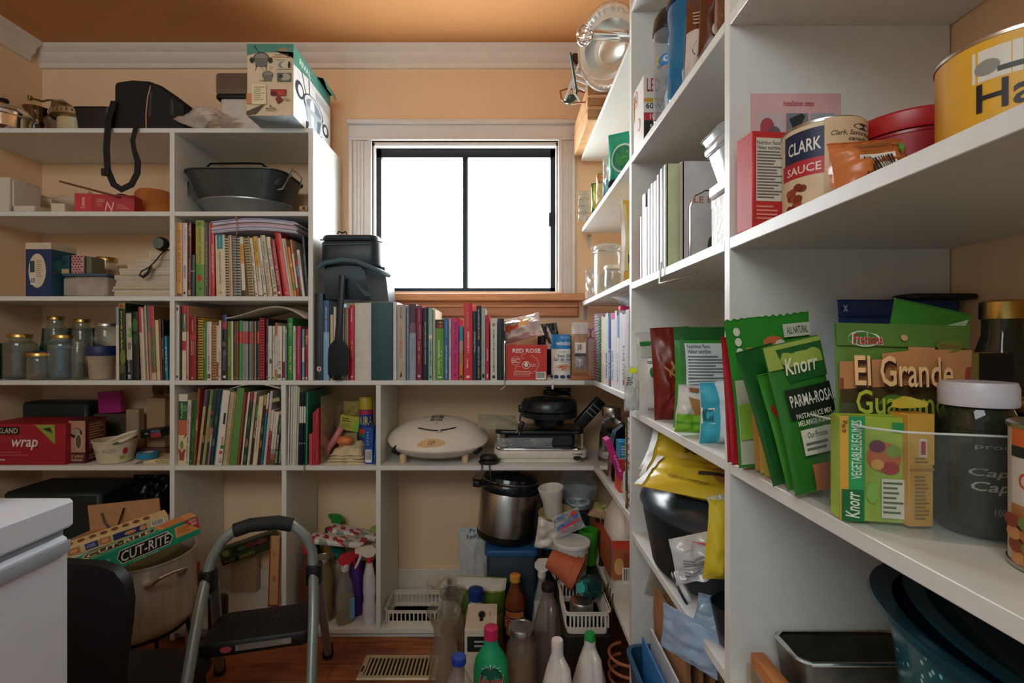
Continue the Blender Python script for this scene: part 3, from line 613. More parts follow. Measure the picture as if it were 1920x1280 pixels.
R4 = [
 (590.5,605,550,0,'1c2930','tall blackish hardback',[Tt('LE GRAND LIVRE DE CUISINE','6a5a58',.2,.9,.42,.58),('e',.5,.13,.3,.03,'d8d0c8'),('e',.55,.13,.15,.015,'a83030')],'cookbook',{'hard':True}),
 (606,617,563,0,'7fb0cc','light blue cookbook',[S(.6,1,'3a5c8c'),('T',.35,.5,.65,.92,"l'art d'embellir nos plats",'e8f0f4',90,'i')]),
 (618,624,590,0,'c9b88c','cream short paperback behind the skimmer handle',[]),
 (624.5,629,575,0,'d6d0c4','white slim booklet behind the skimmer',[]),
 (641,644.5,576,0,'dad8d4','white pamphlet, grey edge',[],'magazine'),(645,648,576,0,'cfccc8','grey pamphlet',[],'magazine'),
 (648.5,651,577,0,'e0ddd8','white thin pamphlet',[],'magazine'),(651.3,654,577,0,'c44a50','thin red pamphlet',[],'magazine'),
 (654.5,663.5,572,0,'cc2c48','crimson soup booklet',[('T',.3,.3,.7,.52,'SOUPE 26','c8c83c',90),('T',.3,.78,.6,.95,'MAXI','f0c8c8',90),('r',.3,.03,.7,.06,'e8b8b8')],'magazine'),
 (664,695,568,0,'d5cfc2','thick cream cloth binder',[],'binder',{'hard':True}),
 (696,735,567,0,'143f48','very thick dark teal binder',[],'binder',{'hard':True}),
 (735.5,742.5,566,0,'d8dade','thin white ring binder',[('r',.3,0,.4,1,'b0b4b8')],'binder'),
 (743.5,760,571,0,'b4a99c','taupe fish cookbook',[('T',.3,.3,.6,.52,'CUISINE','b0503c',90,'i'),('T',.35,.52,.58,.7,'Le grand','8a6a50',90,'i'),('T',.35,.82,.55,.96,'MARTIN','4a4038',90),('p',[(.3,.03),(.6,.05),(.5,.12),(.4,.08)],'3a3028')]),
 (761,766.5,573,0,'6f88a0','slim steel blue cookbook',[('T',.3,.6,.6,.9,'Le chef','d0dce8',90)]),
 (767,779,570,0,'9aa4b4','silver cookbook with mauve top',[S(.75,1,'5a3a4c'),S(.62,.75,'7a5868'),Tt('LES DESSERTS DE','5a6a80',.25,.55,.4,.6)]),
 (780,791,573,0,'7c2444','maroon THES METS book',[Tt('THÉS   METS','e0a050',.22,.52,.3,.65),('T',.5,.55,.8,.75,'Subtiles','d88a48',90,'i'),('T',.35,.78,.6,.95,'hubert','c0808a',90),('r',.3,.04,.7,.07,'d8c0c0')]),
 (792,802.5,577,0,'1a2430','black guidebook, white capitals',[Tt('RECONNAÎTRE, CUIRE POUR MIEUX VIVRE','d0d4d4',.22,.8,.35,.62)]),
 (803,811,577,0,'8fb8ac','mint green cookbook',[('e',.5,.6,.45,.03,'e0d8c0'),Tt('Les algues','4a7068',.2,.5),logo('204a40')]),
 (811.5,815.5,580,0,'d8cdb8','thin ivory cookbook',[]),
 (816,832,599,0,'5f9a32','grass green La cuisine végétarienne book',[('r',0,.86,1,1,'3a3428'),('e',.6,.92,.35,.05,'b8704a'),('e',.4,.88,.25,.03,'8a2a20'),('T',.25,.1,.6,.66,'La cuisine végétarienne','e8ecd8',90),('T',.65,.2,.8,.5,'de A à Z','c8d8a0',90),('r',.3,.04,.8,.06,'e8ecd8')]),
 (832.5,841,597,0,'3c6ea8','cobalt blue cookbook',[('T',.3,.04,.7,.56,"Le végétarisme à temps partiel",'e0e8f0',90),('T',.4,.7,.6,.95,'Louise','a8c0dc',90)]),
 (841.5,845.5,600,0,'dcd4cc','white slender volume',[Tt('Bien manger','8a7a78',.4,.9)]),
 (846,860,596,0,'cc2f7c','hot pink JEUX de SAVEURS book',[('T',.25,.48,.72,.93,'JEUX de SAVEURS','5a1838',-90),('T',.35,.18,.65,.42,'MARIA ELIA','5a1838',-90),('e',.5,.08,.16,.02,'7a1c48')]),
 (861,868,611,0,'c89a60','paperback with teal and orange spine',[S(.72,1,'2f9cb0'),S(.5,.72,'b8b09a'),S(0,.25,'d8862c'),('r',.2,.03,.8,.09,'40201a'),('T',.35,.3,.6,.7,'Sushis','4a5a60',90)]),
 (869.5,886,568,0,'cf2c3a','tall red LA BOUCHERIE book',[('T',.4,.36,.62,.63,'LA BOUCHERIE','f4e4e0',90),('T',.35,.7,.55,.88,'Chef','e08a88',90,'n'),('T',.3,.16,.5,.28,'Martin','f0d0cc',90),('r',.3,.03,.7,.06,'f0d0cc')],'cookbook',{'hard':True}),
 (886.5,893,583,0,'1f3a4c','dark blue slim cookbook',[Tt('VITALITÉ SANTÉ','d0d8dc',.4,.7),]),
 (893.5,902,573,0,'14232c','black MAX cookbook, bilingual',[('T',.3,.68,.65,.95,'MAX YOUR COOKING TO THE','c8d0d4',90),('T',.3,.55,.65,.67,'MAX','e0a03c',90),('T',.3,.2,.65,.45,'POUR UNE CUISINE','c8d0d4',90),('T',.3,.03,.65,.18,'AU MAXX','e0a03c',90)]),
 (902.5,910,577,0,'aeb4ba','silver grey cookbook',[('T',.3,.3,.6,.55,'Découvertes','6a7480',90),('r',.2,.03,.8,.09,'181c20')]),
 (910.5,917,590,0,'c42c40','thin crimson paperback',[('T',.3,.3,.7,.48,'Ramdam','f0d8d4',90),('r',.3,.03,.7,.1,'e8c0bc')]),
 (919.5,932,597,0,'d8d4cb','white Fermentation Mode d\'Emploi book',[('T',.35,.13,.65,.82,"FERMENTATION MODE D'EMPLOI",'2a2a28',90),('e',.5,.9,.2,.03,'8a8038'),('r',.3,.03,.7,.08,'202020')]),
 (933,945,597,0,'151d26','black hardbound notebook',[],'notebook',{'hard':True}),
]
row(D1+.006, .913, 'shelf under the window', 'books on the shelf under the window', R4, depth=.19)
RA = [
 (215,221.5,575,-1,'8aa0b0','pale blue slim booklet',[S(0,.75,'d0c8b8')]),
 (222,235,568,-4,'242a1c','black accords parfaits book',[('T',.3,.4,.65,.9,'accords parfaits','c8d43c',-90,'i'),S(.93,1,'8a8a2c'),('e',.6,.3,.35,.1,'6a7a2c'),('e',.5,.15,.4,.06,'4a5a24'),('e',.5,.96,.3,.02,'b03028')]),
 (237,247.5,585,-4,'202a2e','white and black spined wine book',[S(.3,.98,'b8b49c'),('e',.7,.7,.3,.08,'5a9a3c'),('e',.6,.5,.3,.06,'7a6a5c'),('T',.3,.12,.6,.34,'GRAND VINS','c8ccd0',90),('r',.2,.02,.7,.08,'b0b0b0')]),
 (248,260,584,-4,'141a16','black thick book beside the wine book',[('e',.5,.8,.4,.1,'3a6a2c'),('e',.5,.6,.3,.08,'2a4a20')]),
 (262.5,268,575,-7,'cdb498','cream book with red tip',[S(.65,1,'b83038'),('l',.1,.02,.9,.6,20,'a08a6c')]),
 (268.5,272,578,-6,'d0c2ac','thin cream journal',[]),(272.3,276,573,-6,'b8ac98','thin grey journal',[]),
 (276.5,282,573,-5,'c07064','journal of grey and coral',[S(.65,1,'6a6e70')]),
 (282.5,291.5,574,-7,'7a5c40','brown magazine with red tip',[S(.72,1,'b84440'),S(.2,.6,'5a7048'),S(0,.1,'c0b090')]),
 (292,299,600,-5,'d2bc94','cream paperback beneath a teal folder',[]),
 (299.5,304,598,-4,'6e3c26','brown narrow paperback',[]),
 (304.3,308,600,-3,'14161a','black Comme Chefs paperback',[('T',.2,.35,.6,.7,'COMME CHEFS','c8c8c8',90)]),
 (308.3,313.5,630,-3,'2a8090','short teal paperback',[Tt('Thai','a8d0d4')]),
]
row(D1+.006, .913, 'jar shelf', 'books on the jar shelf', RA)
# album standing behind the low books, face to the side
mb = MB(); mb.box(-.002, .002, 0, .17, 0, .262, 'd8d8d6'); mb.T = Matrix()
# loose things lying on the rows of books
def sheets(name, label, cat, x0, x1, y0, y1, z, n, t, cols, bend, group=None, jitter=.006, seed=1, strap=None):
    rg = random.Random(seed); mb = MB(); zz = 0
    for i in range(n):
        a0, a1 = x0+rg.uniform(-jitter, jitter), x1+rg.uniform(-jitter, jitter); b0 = y0+rg.uniform(-jitter, jitter)
        rs = []
        for k in range(13):
            q = k/12; xx = a0+(a1-a0)*q; zb = z+zz+bend(q)
            rs.append([(xx, b0, zb), (xx, y1, zb), (xx, y1, zb+t), (xx, b0, zb+t)])
        mb.loft(rs, C(cols[i % len(cols)], rough=.6)); zz += t*1.06
    o = mb.build(name); tag(o, label, cat, group)
    return o
b1 = lambda q: .028*math.sin(math.pi*min(1, q*1.25))*(1 if q < .8 else 1)-.03*max(0, q-.72)**1.2
o = sheets('paper_bundle', 'bundle of magazines in clear film with a tan string, lying on upper shelf cookbooks', 'papers',
   X(400, D1), X(556, D1), D1-.004, D1+.2, Z(441, D1)+.006, 9, .0042, ['b8b4c8', 'd8d4d8', '9a9ab8', 'c8c0c8', 'c89aa0', 'e0dcd8'], lambda q: .012*math.sin(math.pi*q))
mb = MB(); x = X(447, D1); z = Z(441, D1); P = [(x, D1-.012, z-.0), (x+.003, D1-.014, z+.028), (x, D1-.012, z+.058), (x, D1+.1, z+.06)]
mb.tube(P, .0016, 'a8703c', 6); mb.tube([(x-.004, D1-.014, z+.054), (x+.008, D1-.016, z+.06), (x+.004, D1-.014, z+.056), (x-.004, D1-.014, z+.06)], .0018, 'a8703c', 6); mb.build('string', o)
sheets('magazine', 'open magazine arched across the tops of middle shelf cookbooks', 'magazine', X(424, D1), X(572, D1), D1+.0, D1+.2, Z(600, D1)+.004, 3, .0016, ['d8ceb8', 'c8bca4', 'e0d8c8'], lambda q: .04*math.sin(math.pi*q**1.5)*1)
sheets('magazine', 'curled white magazine lying over the garden books under the shelf board', 'magazine', X(432, D1), X(522, D1), D1+.004, D1+.2, Z(733, D1)+.006, 3, .0014, ['d6d0c4', 'b8b4a8'], lambda q: .016*math.sin(math.pi*q))
for yy, cc, lb in ((.037, '2c6a2c', 'small green book lying askew on top of the garden books'), (.012, '4a1c3c', 'purple booklet lying on its side above Plantes Aromatiques book')):
    mb = MB(); xa_ = X(497, D1) if yy > .03 else X(513, D1); bw = .047 if yy > .03 else .024; mb.box(0, bw, 0, .14, 0, .018, cc, .001); mb.box(.002, bw-.001, -.0003, .138, .003, .015, 'b09a78')
    mb.thing('paperback', lb, 'book', (xa_, D1+.015, Z(788, D1)+yy+(.018 if yy > .03 else .0)), (0, R(-12), 0))
# big pale binder standing behind the row, middle shelf
# ================================================================== jars, pots and goods: shared builders
def lid_mb(r, h, m, n=28):
    mb = MB(); mb.lathe([(r*.92, 0), (r, .001), (r, h*.8), (r*.95, h), (r*.8, h), (r*.78, h-.0012), (0.001, h-.0012)], m, n, caps=(True, False)); return mb
def jar(label, loc, r, h, lid=GOLD, fill=None, name='glass_jar', body=GLASS, cat='jar', group=None, neck=.8, lidh=.012, fillh=.6, deco_=(), lidr=None, wide=0.86):
    t = thing(name, label, cat, loc, (0, 0, 0), group)
    nz = h-lidh; mb = MB()
    sh = [(r*.82, 0), (r*.97, .006), (r, .014), (r, nz*wide-.01), (r*.96, nz*wide), (r*neck, nz*(wide+.06)), (r*neck, nz)]
    mb.lathe(sh, body, 28, caps=(True, False))
    mb.lathe([(r*neck*.94, nz), (r*neck*.94, nz*(wide+.06)), (r*.9, nz*wide-.004), (r*.93, .016), (r*.76, .008)], body, 28, caps=(False, True))
    if deco_:
        deco(mb, barrel(r+.0006, .012, -90, 150), r*R(150), nz*wide-.03, deco_)
    mb.build('jar_body', t)
    if fill:
        fm = MB(); fm.lathe([(r*.74, .009), (r*.9, .017), (r*.9, nz*wide*fillh), (r*.6, nz*wide*fillh+.003), (.002, nz*wide*fillh+.001)], C(fill), 24); fm.build('contents', t)
    if lid is not None:
        lr = lidr or r*neck*1.1; o = lid_mb(lr, lidh, lid).build('lid', t, (0, 0, nz-.001))
    return t
def tub(label, loc, r0, r1, h, col, marks=(), lid=None, rot=(0, 0, 0), name='plastic_tub', cat='tub', lidh=.01, span=150, a0=-90, group=None):
    t = thing(name, label, cat, loc, tuple(R(a) for a in rot), group); mb = MB()
    mb.lathe([(r0*.9, 0), (r0, .003), (r1, h-.004), (r1+.003, h-.004), (r1+.003, h), (r1-.001, h), (r0-.002, .003), (.002, .0025)], C(col), 32, caps=(True, False))
    if marks: deco(mb, barrel(r0, .01, a0, span, lambda v: r0+(r1-r0)*(v+.01)/h+.0005), r0*R(span), h-.02, marks)
    mb.build('tub_body', t)
    if lid: lid_mb(r1+.005, lidh, C(lid)).build('lid', t, (0, 0, h-.004))
    return t
def D(px, py, z): return (CZ-z)*FP/(py-CY)          # depth of a point of known height
# ================================================================== top of the left unit
z = 1.8003
t = thing('saucepan', 'low chrome lidded pan at the far end of the top shelf', 'pan', (X(8, 1.75), 1.75, z)); P_ = [(.07, 0), (.082, .01), (.084, .05), (.088, .052), (.088, .055)]
MB().lathe(P_, CHROME, 36).build('pan_body', t)
MB().lathe([(.09, .055), (.092, .062), (.07, .088), (.02, .1), (.016, .108), (.001, .108)], CHROME, 36).build('lid', t)
MB().lathe([(.006, .108), (.014, .118), (.012, .126), (.001, .128)], BLACK, 16).build('knob', t)
t = thing('vase', 'flared polished metal vase on the top shelf beside the low pan', 'vase', (X(71, 1.91), 1.91, z))
MB().lathe([(.034, 0), (.036, .006), (.033, .05), (.022, .085), (.021, .1), (.03, .135), (.046, .165), (.044, .166), (.019, .1)], M('8a7a5c', .15, 1, .15), 32).build('vase_body', t)
t = thing('food_mill', 'steel food mill with a long curved crank, standing on the top shelf', 'kitchen tool', (X(126, 1.92), 1.92, z))
MB().lathe([(.05, .045), (.052, .06), (.07, .11), (.072, .112), (.068, .108), (.046, .055)], ALU, 28).build('hopper', t)
MB().rr(-.045, .045, -.045, .045, 0, .05, .03, ALU, .004).build('mill_base', t)
mb = MB(); mb.lathe([(.004, 0), (.03, .01), (.036, .04), (.032, .075), (.012, .09), (.001, .09)], M('8f8268', .25, 1), 24, (-.02, 0, .115)); mb.build('bowl', t)
mb = MB(); mb.tube([(-.03, -.01, .2), (-.055, -.02, .198), (-.08, -.02, .193), (-.105, -.02, .2), (-.125, -.02, .205)], .004, M('8a7a5c', .25, 1), 8); mb.lathe([(.007, -.008), (.008, .008)], M('8a7a5c', .25, 1), 12, (-.128, -.02, .206)); mb.build('crank', t)
t = thing('enamel_pot', 'cream enamel pot with a beaded silver rim on the top shelf', 'pot', (X(145, 1.82), 1.82, z))
MB().lathe([(.05, 0), (.054, .005), (.058, .075), (.055, .078)], M('c3b184', .4), 32).build('pot_body', t)
mb = MB(); mb.lathe([(.066, .072), (.078, .078), (.078, .1), (.06, .106), (.03, .118), (.001, .122)], M('a89878', .22, 1), 36)
for i in range(30): a = 2*math.pi*i/30; mb.lathe([(.0008, -.005), (.005, 0), (.0008, .005)], CHROME, 6, (.079*math.cos(a), .079*math.sin(a), .089))
mb.build('lid', t)
t = thing('baking_tin', 'black oblong tin open at the front edge of the top shelf beside the cooler bag', 'tin', (X(190, 1.76), 1.75, z))
MB().tray(-.068, .06, -.03, .1, 0, .082, .012, .002, BLACK, .008, .004).build('tin_body', t)
# black cooler bag with hanging strap
t = thing('cooler_bag', 'black insulated lunch bag with strap hanging over the top shelf edge', 'bag', (X(275, 1.72), 1.72, z))
BK = M('08090a', .75, 0, .3, 200, .1); mb = MB(); rs = []
for x, zt, y0 in ((-.112, .168, 0), (-.108, .18, 0), (-.06, .186, 0), (.0, .182, .0), (.045, .165, .0), (.09, .135, .01), (.118, .11, .02)):
    rs.append([(x, y0, 0), (x, .17, 0), (x, .17, zt-.012), (x, .155, zt), (x, y0+.015, zt), (x, y0, zt-.012)])
mb.loft(rs, BK); mb.build('bag_body', t)
mb = MB(); mb.tube([(.0, -.002, .002), (.0, -.003, .06), (.006, -.002, .12), (.014, -.0, .158)], .0022, 'c08a5c', 6); mb.build('piping', t)
mb = MB(); mb.add([(.012, -.001, .14), (.09, .009, .11), (.09, .009, .06), (.006, -.001, .05)], [(0, 1, 2, 3)], '2e2f2c'); mb.build('side_panel', t)
pts = [(-.108, -.004, .10), (-.110, -.006, .02), (-.112, -.012, -.08), (-.106, -.014, -.155), (-.085, -.014, -.205), (-.058, -.014, -.222), (-.025, -.012, -.205), (-.006, -.01, -.165), (-.004, -.01, -.125), (-.018, -.008, -.085), (-.024, -.008, -.05), (-.016, -.006, -.01), (-.014, -.004, .01)]
mb = MB(); rs = []
pts = [(a, b-.026 if c < .05 else b-.006, c) for a, b, c in pts]
for i, p in enumerate(pts):
    w_ = .011 if i < 9 else .008; a = Vector(pts[min(i+1, len(pts)-1)])-Vector(pts[max(i-1, 0)]); n_ = Vector((a.z, 0, -a.x)).normalized()*w_
    q = Vector(p); rs.append([q-n_+Vector((0, -.0012, 0)), q+n_+Vector((0, -.0012, 0)), q+n_+Vector((0, .0012, 0)), q-n_+Vector((0, .0012, 0))])
mb.loft(rs, BK); mb.box(-.126, -.098, -.046, -.035, -.175, -.15, BLACK, .002); mb.build('strap', t)
ZIPB = CLR('f4ece4', .4, .2)
o = pouch('zip_bag', 'clear zip bag of folded plastic lying at the edge of the top shelf', 'bag', .165, .13, .06, ZIPB, (X(362, 1.69), 1.69, z+.001), (-72, 0, -12), crk=.5, seed=3, n=20)
mb = MB(); mb.tube([(-.09, 0, .01), (0, -.004, .004), (.09, 0, .012)], .0016, 'a0406c', 6); mb.build('zip_strip', o)
t = thing('kitchen_appliance', 'white upright appliance with a smoked clear top, behind the fondue box', 'appliance', (X(450, 1.83), 1.825, z))
mb = MB(); mb.rr(-.075, .10, 0, .15, 0, .165, .015, 'd8cfc4', .004); deco(mb, plane((-.075, 0, 0), (1, 0, 0), (0, 0, 1)), .175, .165, [('T', .2, .12, .46, .18, 'salton', '202020')]); mb.build('housing', t)
MB().rr(-.09, .11, -.01, .16, .166, .18, .02, BLACK, .004).build('rim', t)
MB().rr(-.092, .11, -.008, .16, .181, .262, .02, CLR('6a625a', .4, .1), .01).build('smoked_cover', t)
TEAL = '4f8f80'
fx = -.777; BX = 'd9c8a8'
def fondue():
    t = thing('fondue_box', 'tall fondue pot carton with teal top band overhanging the top shelf corner', 'box', (fx, 1.607, z)); w, d, h = .154, .34, .238; mb = MB()
    mb.box(-w/2, w/2, 0, d, 0, h, BX, .001)
    pot = lambda u, v, s: [('e', u, v, .17*s, .085*s, '3a4040'), ('e', u, v+.01, .14*s, .06*s, '8a8a84'), ('p', [(u-.15*s, v), (u+.15*s, v), (u+.12*s, v-.12*s), (u-.12*s, v-.12*s)], '6f6e68'), ('p', [(u-.11*s, v-.1*s), (u-.09*s, v-.1*s), (u-.13*s, v-.2*s)], '26282a'), ('p', [(u+.11*s, v-.1*s), (u+.09*s, v-.1*s), (u+.13*s, v-.2*s)], '26282a'), ('e', u-.2*s, v-.03, .05*s, .04*s, '2c3030'), ('e', u+.2*s, v-.03, .05*s, .04*s, '2c3030'), ('p', [(u-.02, v+.05), (u-.16*s, v+.17*s), (u-.13*s, v+.17*s)], '202020')]
    F = plane((-w/2, 0, 0), (1, 0, 0), (0, 0, 1))
    deco(mb, F, w, h, [('r', 0, .88, 1, 1, TEAL), ('p', [(.0, .84), (.3, .89), (.0, .89)], TEAL), ('e', .78, .91, .11, .035, '9a8a6c'), ('p', [(.45, .88), (.6, .9), (.98, .9), (1, .8), (1, .88)], TEAL),
        ('T', .62, .835, .9, .86, 'ELECTRIC', '8a6a4c'), ('T', .56, .80, .96, .825, 'FONDUE POT', '8a6a4c'), ('l', .6, .765, .92, .785, 1, 'a8906c')]+pot(.31, .8, 1)+pot(.45, .56, .7)[:3]+
        [('p', [(.45+.02*k, .6), (.45+.05*k, .68), (.45+.055*k, .68)], '2a2a2a') for k in (-3, -2, -1, 0, 1, 2)]+
        [('r', .66, .64, .96, .76, 'c8c4b4'), ('e', .78, .70, .1, .05, '8a8c88'), ('e', .84, .7, .09, .045, 'cfc8b0'), ('e', .92, .7, .03, .05, '2a2c2c'), ('r', .66, .47, .96, .59, '5c6a62'), ('e', .84, .53, .11, .05, 'b0aa98'), ('e', .74, .54, .05, .03, '30383a'),
         ('l', .28, .47, .5, .49, 1, 'a08c68'), ('r', .12, .15, .43, .43, 'e2d8b4'), ('l', .16, .2, .4, .4, 7, 'a89a74'), ('r', 0, .16, .12, .3, 'c88a5a'), ('p', [(0, .05), (.4, .16), (.2, .02), (.0, .0)], '5a4a38'),
         ('r', .52, .27, .86, .36, '9a3a30'), ('e', .6, .3, .08, .03, '6a1c1c'), ('e', .74, .31, .08, .03, 'b84a3a'), ('e', .7, .22, .07, .04, '8a2c28'), ('p', [(.64, .17), (.86, .24), (.7, .16)], '7a2420'), ('l', .84, .19, .96, .23, 2, 'a08c68'),
         ('T', .42, .075, .66, .105, 'RIVAL', '2c2a28'), ('l', .42, .055, .66, .067, 1, '4a4844'), ('e', .52, .125, .02, .012, '2c2a28')])
    S_ = plane((w/2, 0, 0), (0, 1, 0), (0, 0, 1)); sil = 'c8d0d4'
    deco(mb, S_, d, h, [('r', 0, 0, 1, .9, 'd8dcdc'), ('r', 0, .80, 1, 1, TEAL), ('p', [(0, .8), (.4, .8), (0, .72)], TEAL), ('T', .14, .83, .42, .92, 'RIVAL', 'dce8e0'),
        ('p', [(.18, .78), (.2, .78), (.3, .52), (.28, .52)], '20282c'), ('p', [(.36, .78), (.38, .78), (.4, .55), (.38, .55)], '20282c'),
        ('e', .5, .42, .27, .17, '2c3c4c'), ('e', .5, .43, .24, .145, sil), ('e', .5, .42, .2, .11, '7a8a98'), ('e', .46, .43, .06, .1, 'e8ecec'),
        ('p', [(.27, .38), (.74, .38), (.66, .1), (.36, .1)], 'a8b4bc'), ('p', [(.42, .3), (.5, .29), (.5, .1), (.44, .1)], 'e8ecec'), ('p', [(.6, .31), (.7, .34), (.64, .1), (.58, .1)], '5a6a78'),
        ('e', .14, .46, .1, .12, '2a3644'), ('e', .15, .46, .06, .08, 'd8dcdc'), ('e', .84, .3, .09, .1, '2a3644'), ('e', .83, .3, .05, .06, 'd8dcdc'), ('p', [(.3, .12), (.36, .14), (.34, 0), (.3, 0)], '1c2428'), ('p', [(.66, .12), (.72, .14), (.74, 0), (.7, 0)], '1c2428'),
        ('l', .55, .6, .95, .72, 4, '9aa2a4'), ('p', [(.82, .0), (1, .12), (1, 0)], 'a84a3c')])
    deco(mb, plane((-w/2, d, 0), (1, 0, 0), (0, -1, 0)), w, d, [('r', 0, 0, 1, 1, '8fa0a8'), ('p', [(.1, 1), (.3, .88), (.7, .88), (.9, 1)], 'a8b8bc')])
    mb.build('carton_body', t)
    m2 = MB(); m2.loft([[(w/2-.002, .2, h), (w/2, .2, h), (w/2, .34, h), (w/2-.002, .34, h)], [(w/2+.02, .21, h-.0), (w/2+.022, .21, h+.0), (w/2+.022, .33, h), (w/2+.02, .33, h)], [(w/2+.03, .22, h-.03), (w/2+.032, .22, h-.03), (w/2+.032, .32, h-.03), (w/2+.03, .32, h-.03)]], TEAL); m2.build('flap', t)
fondue()
# ------------------------------------------------------------------ roasters on the bookcase top shelf
z = 1.5073; GREY = M('9aa2a4', .3, .7, .1); DARKP = M('434b4c', .32, .6, .15)
t = thing('oval_pan', 'grey metal oval pan lying beneath the dark roaster, bookcase top compartment', 'pan', (X(458, 1.84), 1.85, z))
mb = MB(); mb.lathe([(.118, 0), (.122, .004), (.165, .056), (.172, .058), (.172, .062), (.162, .060), (.12, .008), (.002, .006)], GREY, 48, caps=(True, False), sx=1, sy=.72); mb.build('pan_body', t)
for sx_ in (-1, 1): mb = MB(); mb.tube([(sx_*.165, -.02, .03), (sx_*.188, -.03, .018), (sx_*.192, 0, .016), (sx_*.188, .03, .018), (sx_*.165, .02, .03)], .0035, CHROME, 8); mb.build('handle', t)
t = thing('roasting_pan', 'dark roasting pan with wire handles stacked on the grey oval pan', 'pan', (X(468, 1.83), 1.85, z+.056))
mb = MB(); mb.tray(-.195, .165, -.13, .1, 0.006, .10, .06, .003, DARKP, .028, .008, n=6); mb.build('pan_body', t)
for sx_, c_ in ((-1, CHROME), (1, CHROME)):
    mb = MB(); x = -.2 if sx_ < 0 else .17; mb.tube([(x, -.06, .095), (x+sx_*.012, -.06, .112), (x+sx_*.016, -.05, .12), (x+sx_*.012, .02, .118), (x, .03, .095)], .0035, c_, 8); mb.tube([(x+sx_*.008, -.06, .11), (x-sx_*.018, -.1, .0+.01)] if sx_ < 0 else [(x+.012, -.06, .125), (x-.006, -.11, .035), (x-.02, -.12, .03)], .003, c_, 8); mb.build('handle', t)
mb = MB(); mb.tube([(-.14, -.05, .105), (-.15, -.05, .13), (-.13, -.05, .148), (0, -.05, .15), (.06, -.05, .148), (.09, -.05, .125), (.1, -.05, .105)], .004, M('1a2022', .3, .8), 8)
mb.build('rack_handle', t)
mb = MB(); mb.rr(-.17, .14, -.1, .085, .1, .108, .05, DARKP, .003); mb.build('roasting_rack', t)
mb = MB(); mb.box(-.03, .0, -.004, .03, 0, .018, 'b08a60', .002); mb.box(-.018, -.008, -.0048, -.004, .004, .014, '20201e')
mb.thing('wooden_block', 'small pale wood block beside the roasting pan handle', 'block', (X(577, 1.72), 1.722, z+.062-.055))
# ------------------------------------------------------------------ second shelf of the left unit
PS = M('cfc6b4', .7, 0, .05, 60, .1)
carton('foam_box', 'white foam packing box, open side out, at the end of the second shelf', 'box', .12, .12, .125, PS, (X(-14, 1.71), 1.71, z), 0, b=.004)
mb = MB(); mb.box(0, .006, 0, .1, 0, .11, PS, .001).box(0, .078, 0, .1, 0, .022, PS, .002); mb.thing('foam_insert', 'L-shaped white foam insert in front of the packing box', 'packaging', (X(22, 1.705), 1.706, z))
pouch('plastic_sheet', 'crumpled clear wrap heaped behind the red carton on second shelf', 'wrap', .22, .13, .08, CLR('f0e4d4', .35, .25), (X(70, 1.88), 1.89, z), (-20, 0, 0), crk=.8, seed=9, n=20)
mb = MB(); mb.add([(0, 0, 0), (.075, 0, .062), (.075, .09, .062), (0, .09, 0)], [(0, 1, 2, 3)], 'c8b48c'); mb.box(.0, .004, 0, .09, 0, .05, 'c8b48c')
mb.add([(.075, 0, .062), (.1, 0, .0), (.1, .09, 0), (.075, .09, .062)], [(0, 1, 2, 3)], 'bfa878'); mb.thing('cardboard_flap', 'folded cream cardboard tent beside the foam insert', 'packaging', (X(36, 1.73), 1.812, z))
mb = MB(); mb.tray(0, .05, 0, .09, 0, .035, .003, .002, 'd4c8ac', 0); mb.box(0, .0035, 0, .09, .035, .052, 'c8bc9e').thing('foil_tray', 'small white card tray between the cream tent and red carton', 'tray', (X(92, 1.72), 1.725, z))
carton('candy_box', 'long red carton lying on the second shelf, sloping back', 'box', .19, .05, .066, 'b02a2e', (-1.42, 1.72, z), 9, fr=[('r', 0, 0, .28, 1, 'c0333a'), ('T', .1, .2, .17, .8, '5 avenue', 'e8b0a8', 90), ('T', .36, .55, .5, .75, 'CADEAU', 'e09a90', 0, 'i'), ('T', .5, .1, .66, .6, 'N', 'e8a8a0', 0, 'i'), ('l', .36, .3, .48, .5, 3, 'd07068'), ('l', .7, .2, .92, .5, 3, 'd07068')])
mb = MB(); mb.rr(-.12, .12, -.012, .012, 0, .006, .008, '7a3a28', .002); mb.thing('leather_strip', 'thin reddish brown strap resting above the red carton', 'strap', (X(165, 1.725), 1.735, z+.085), (0, R(15), R(-5)))
mb = MB(); mb.box(-.07, .07, 0, .004, 0, .014, 'b8a078', .001); mb.thing('ruler', 'pale wooden slat leaning behind the red carton', 'ruler', (X(190, 1.8), 1.8, z+.05), (0, R(38), 0))
t = thing('stamp_press', 'black round hand press with waisted steel neck on the second shelf', 'kitchen tool', (X(228, 1.86), 1.865, z))
MB().lathe([(.036, 0), (.038, .006), (.034, .03), (.018, .048), (.008, .052)], BLACK, 28).build('press_base', t); MB().lathe([(.0035, .05), (.0035, .085)], STEEL, 12).build('neck', t)
MB().lathe([(.02, .08), (.032, .086), (.03, .098), (.016, .108), (.001, .11)], BLACK, 28).build('knob', t)
t = thing('orange_bowl', 'translucent orange plastic bowl upturned at the second shelf end', 'bowl', (X(284, 1.86), 1.88, z))
MB().lathe([(.08, 0), (.078, .004), (.065, .11), (.056, .122), (.001, .123)], M('c8763c', .35, 0, .06, 8), 36).build('bowl_body', t)
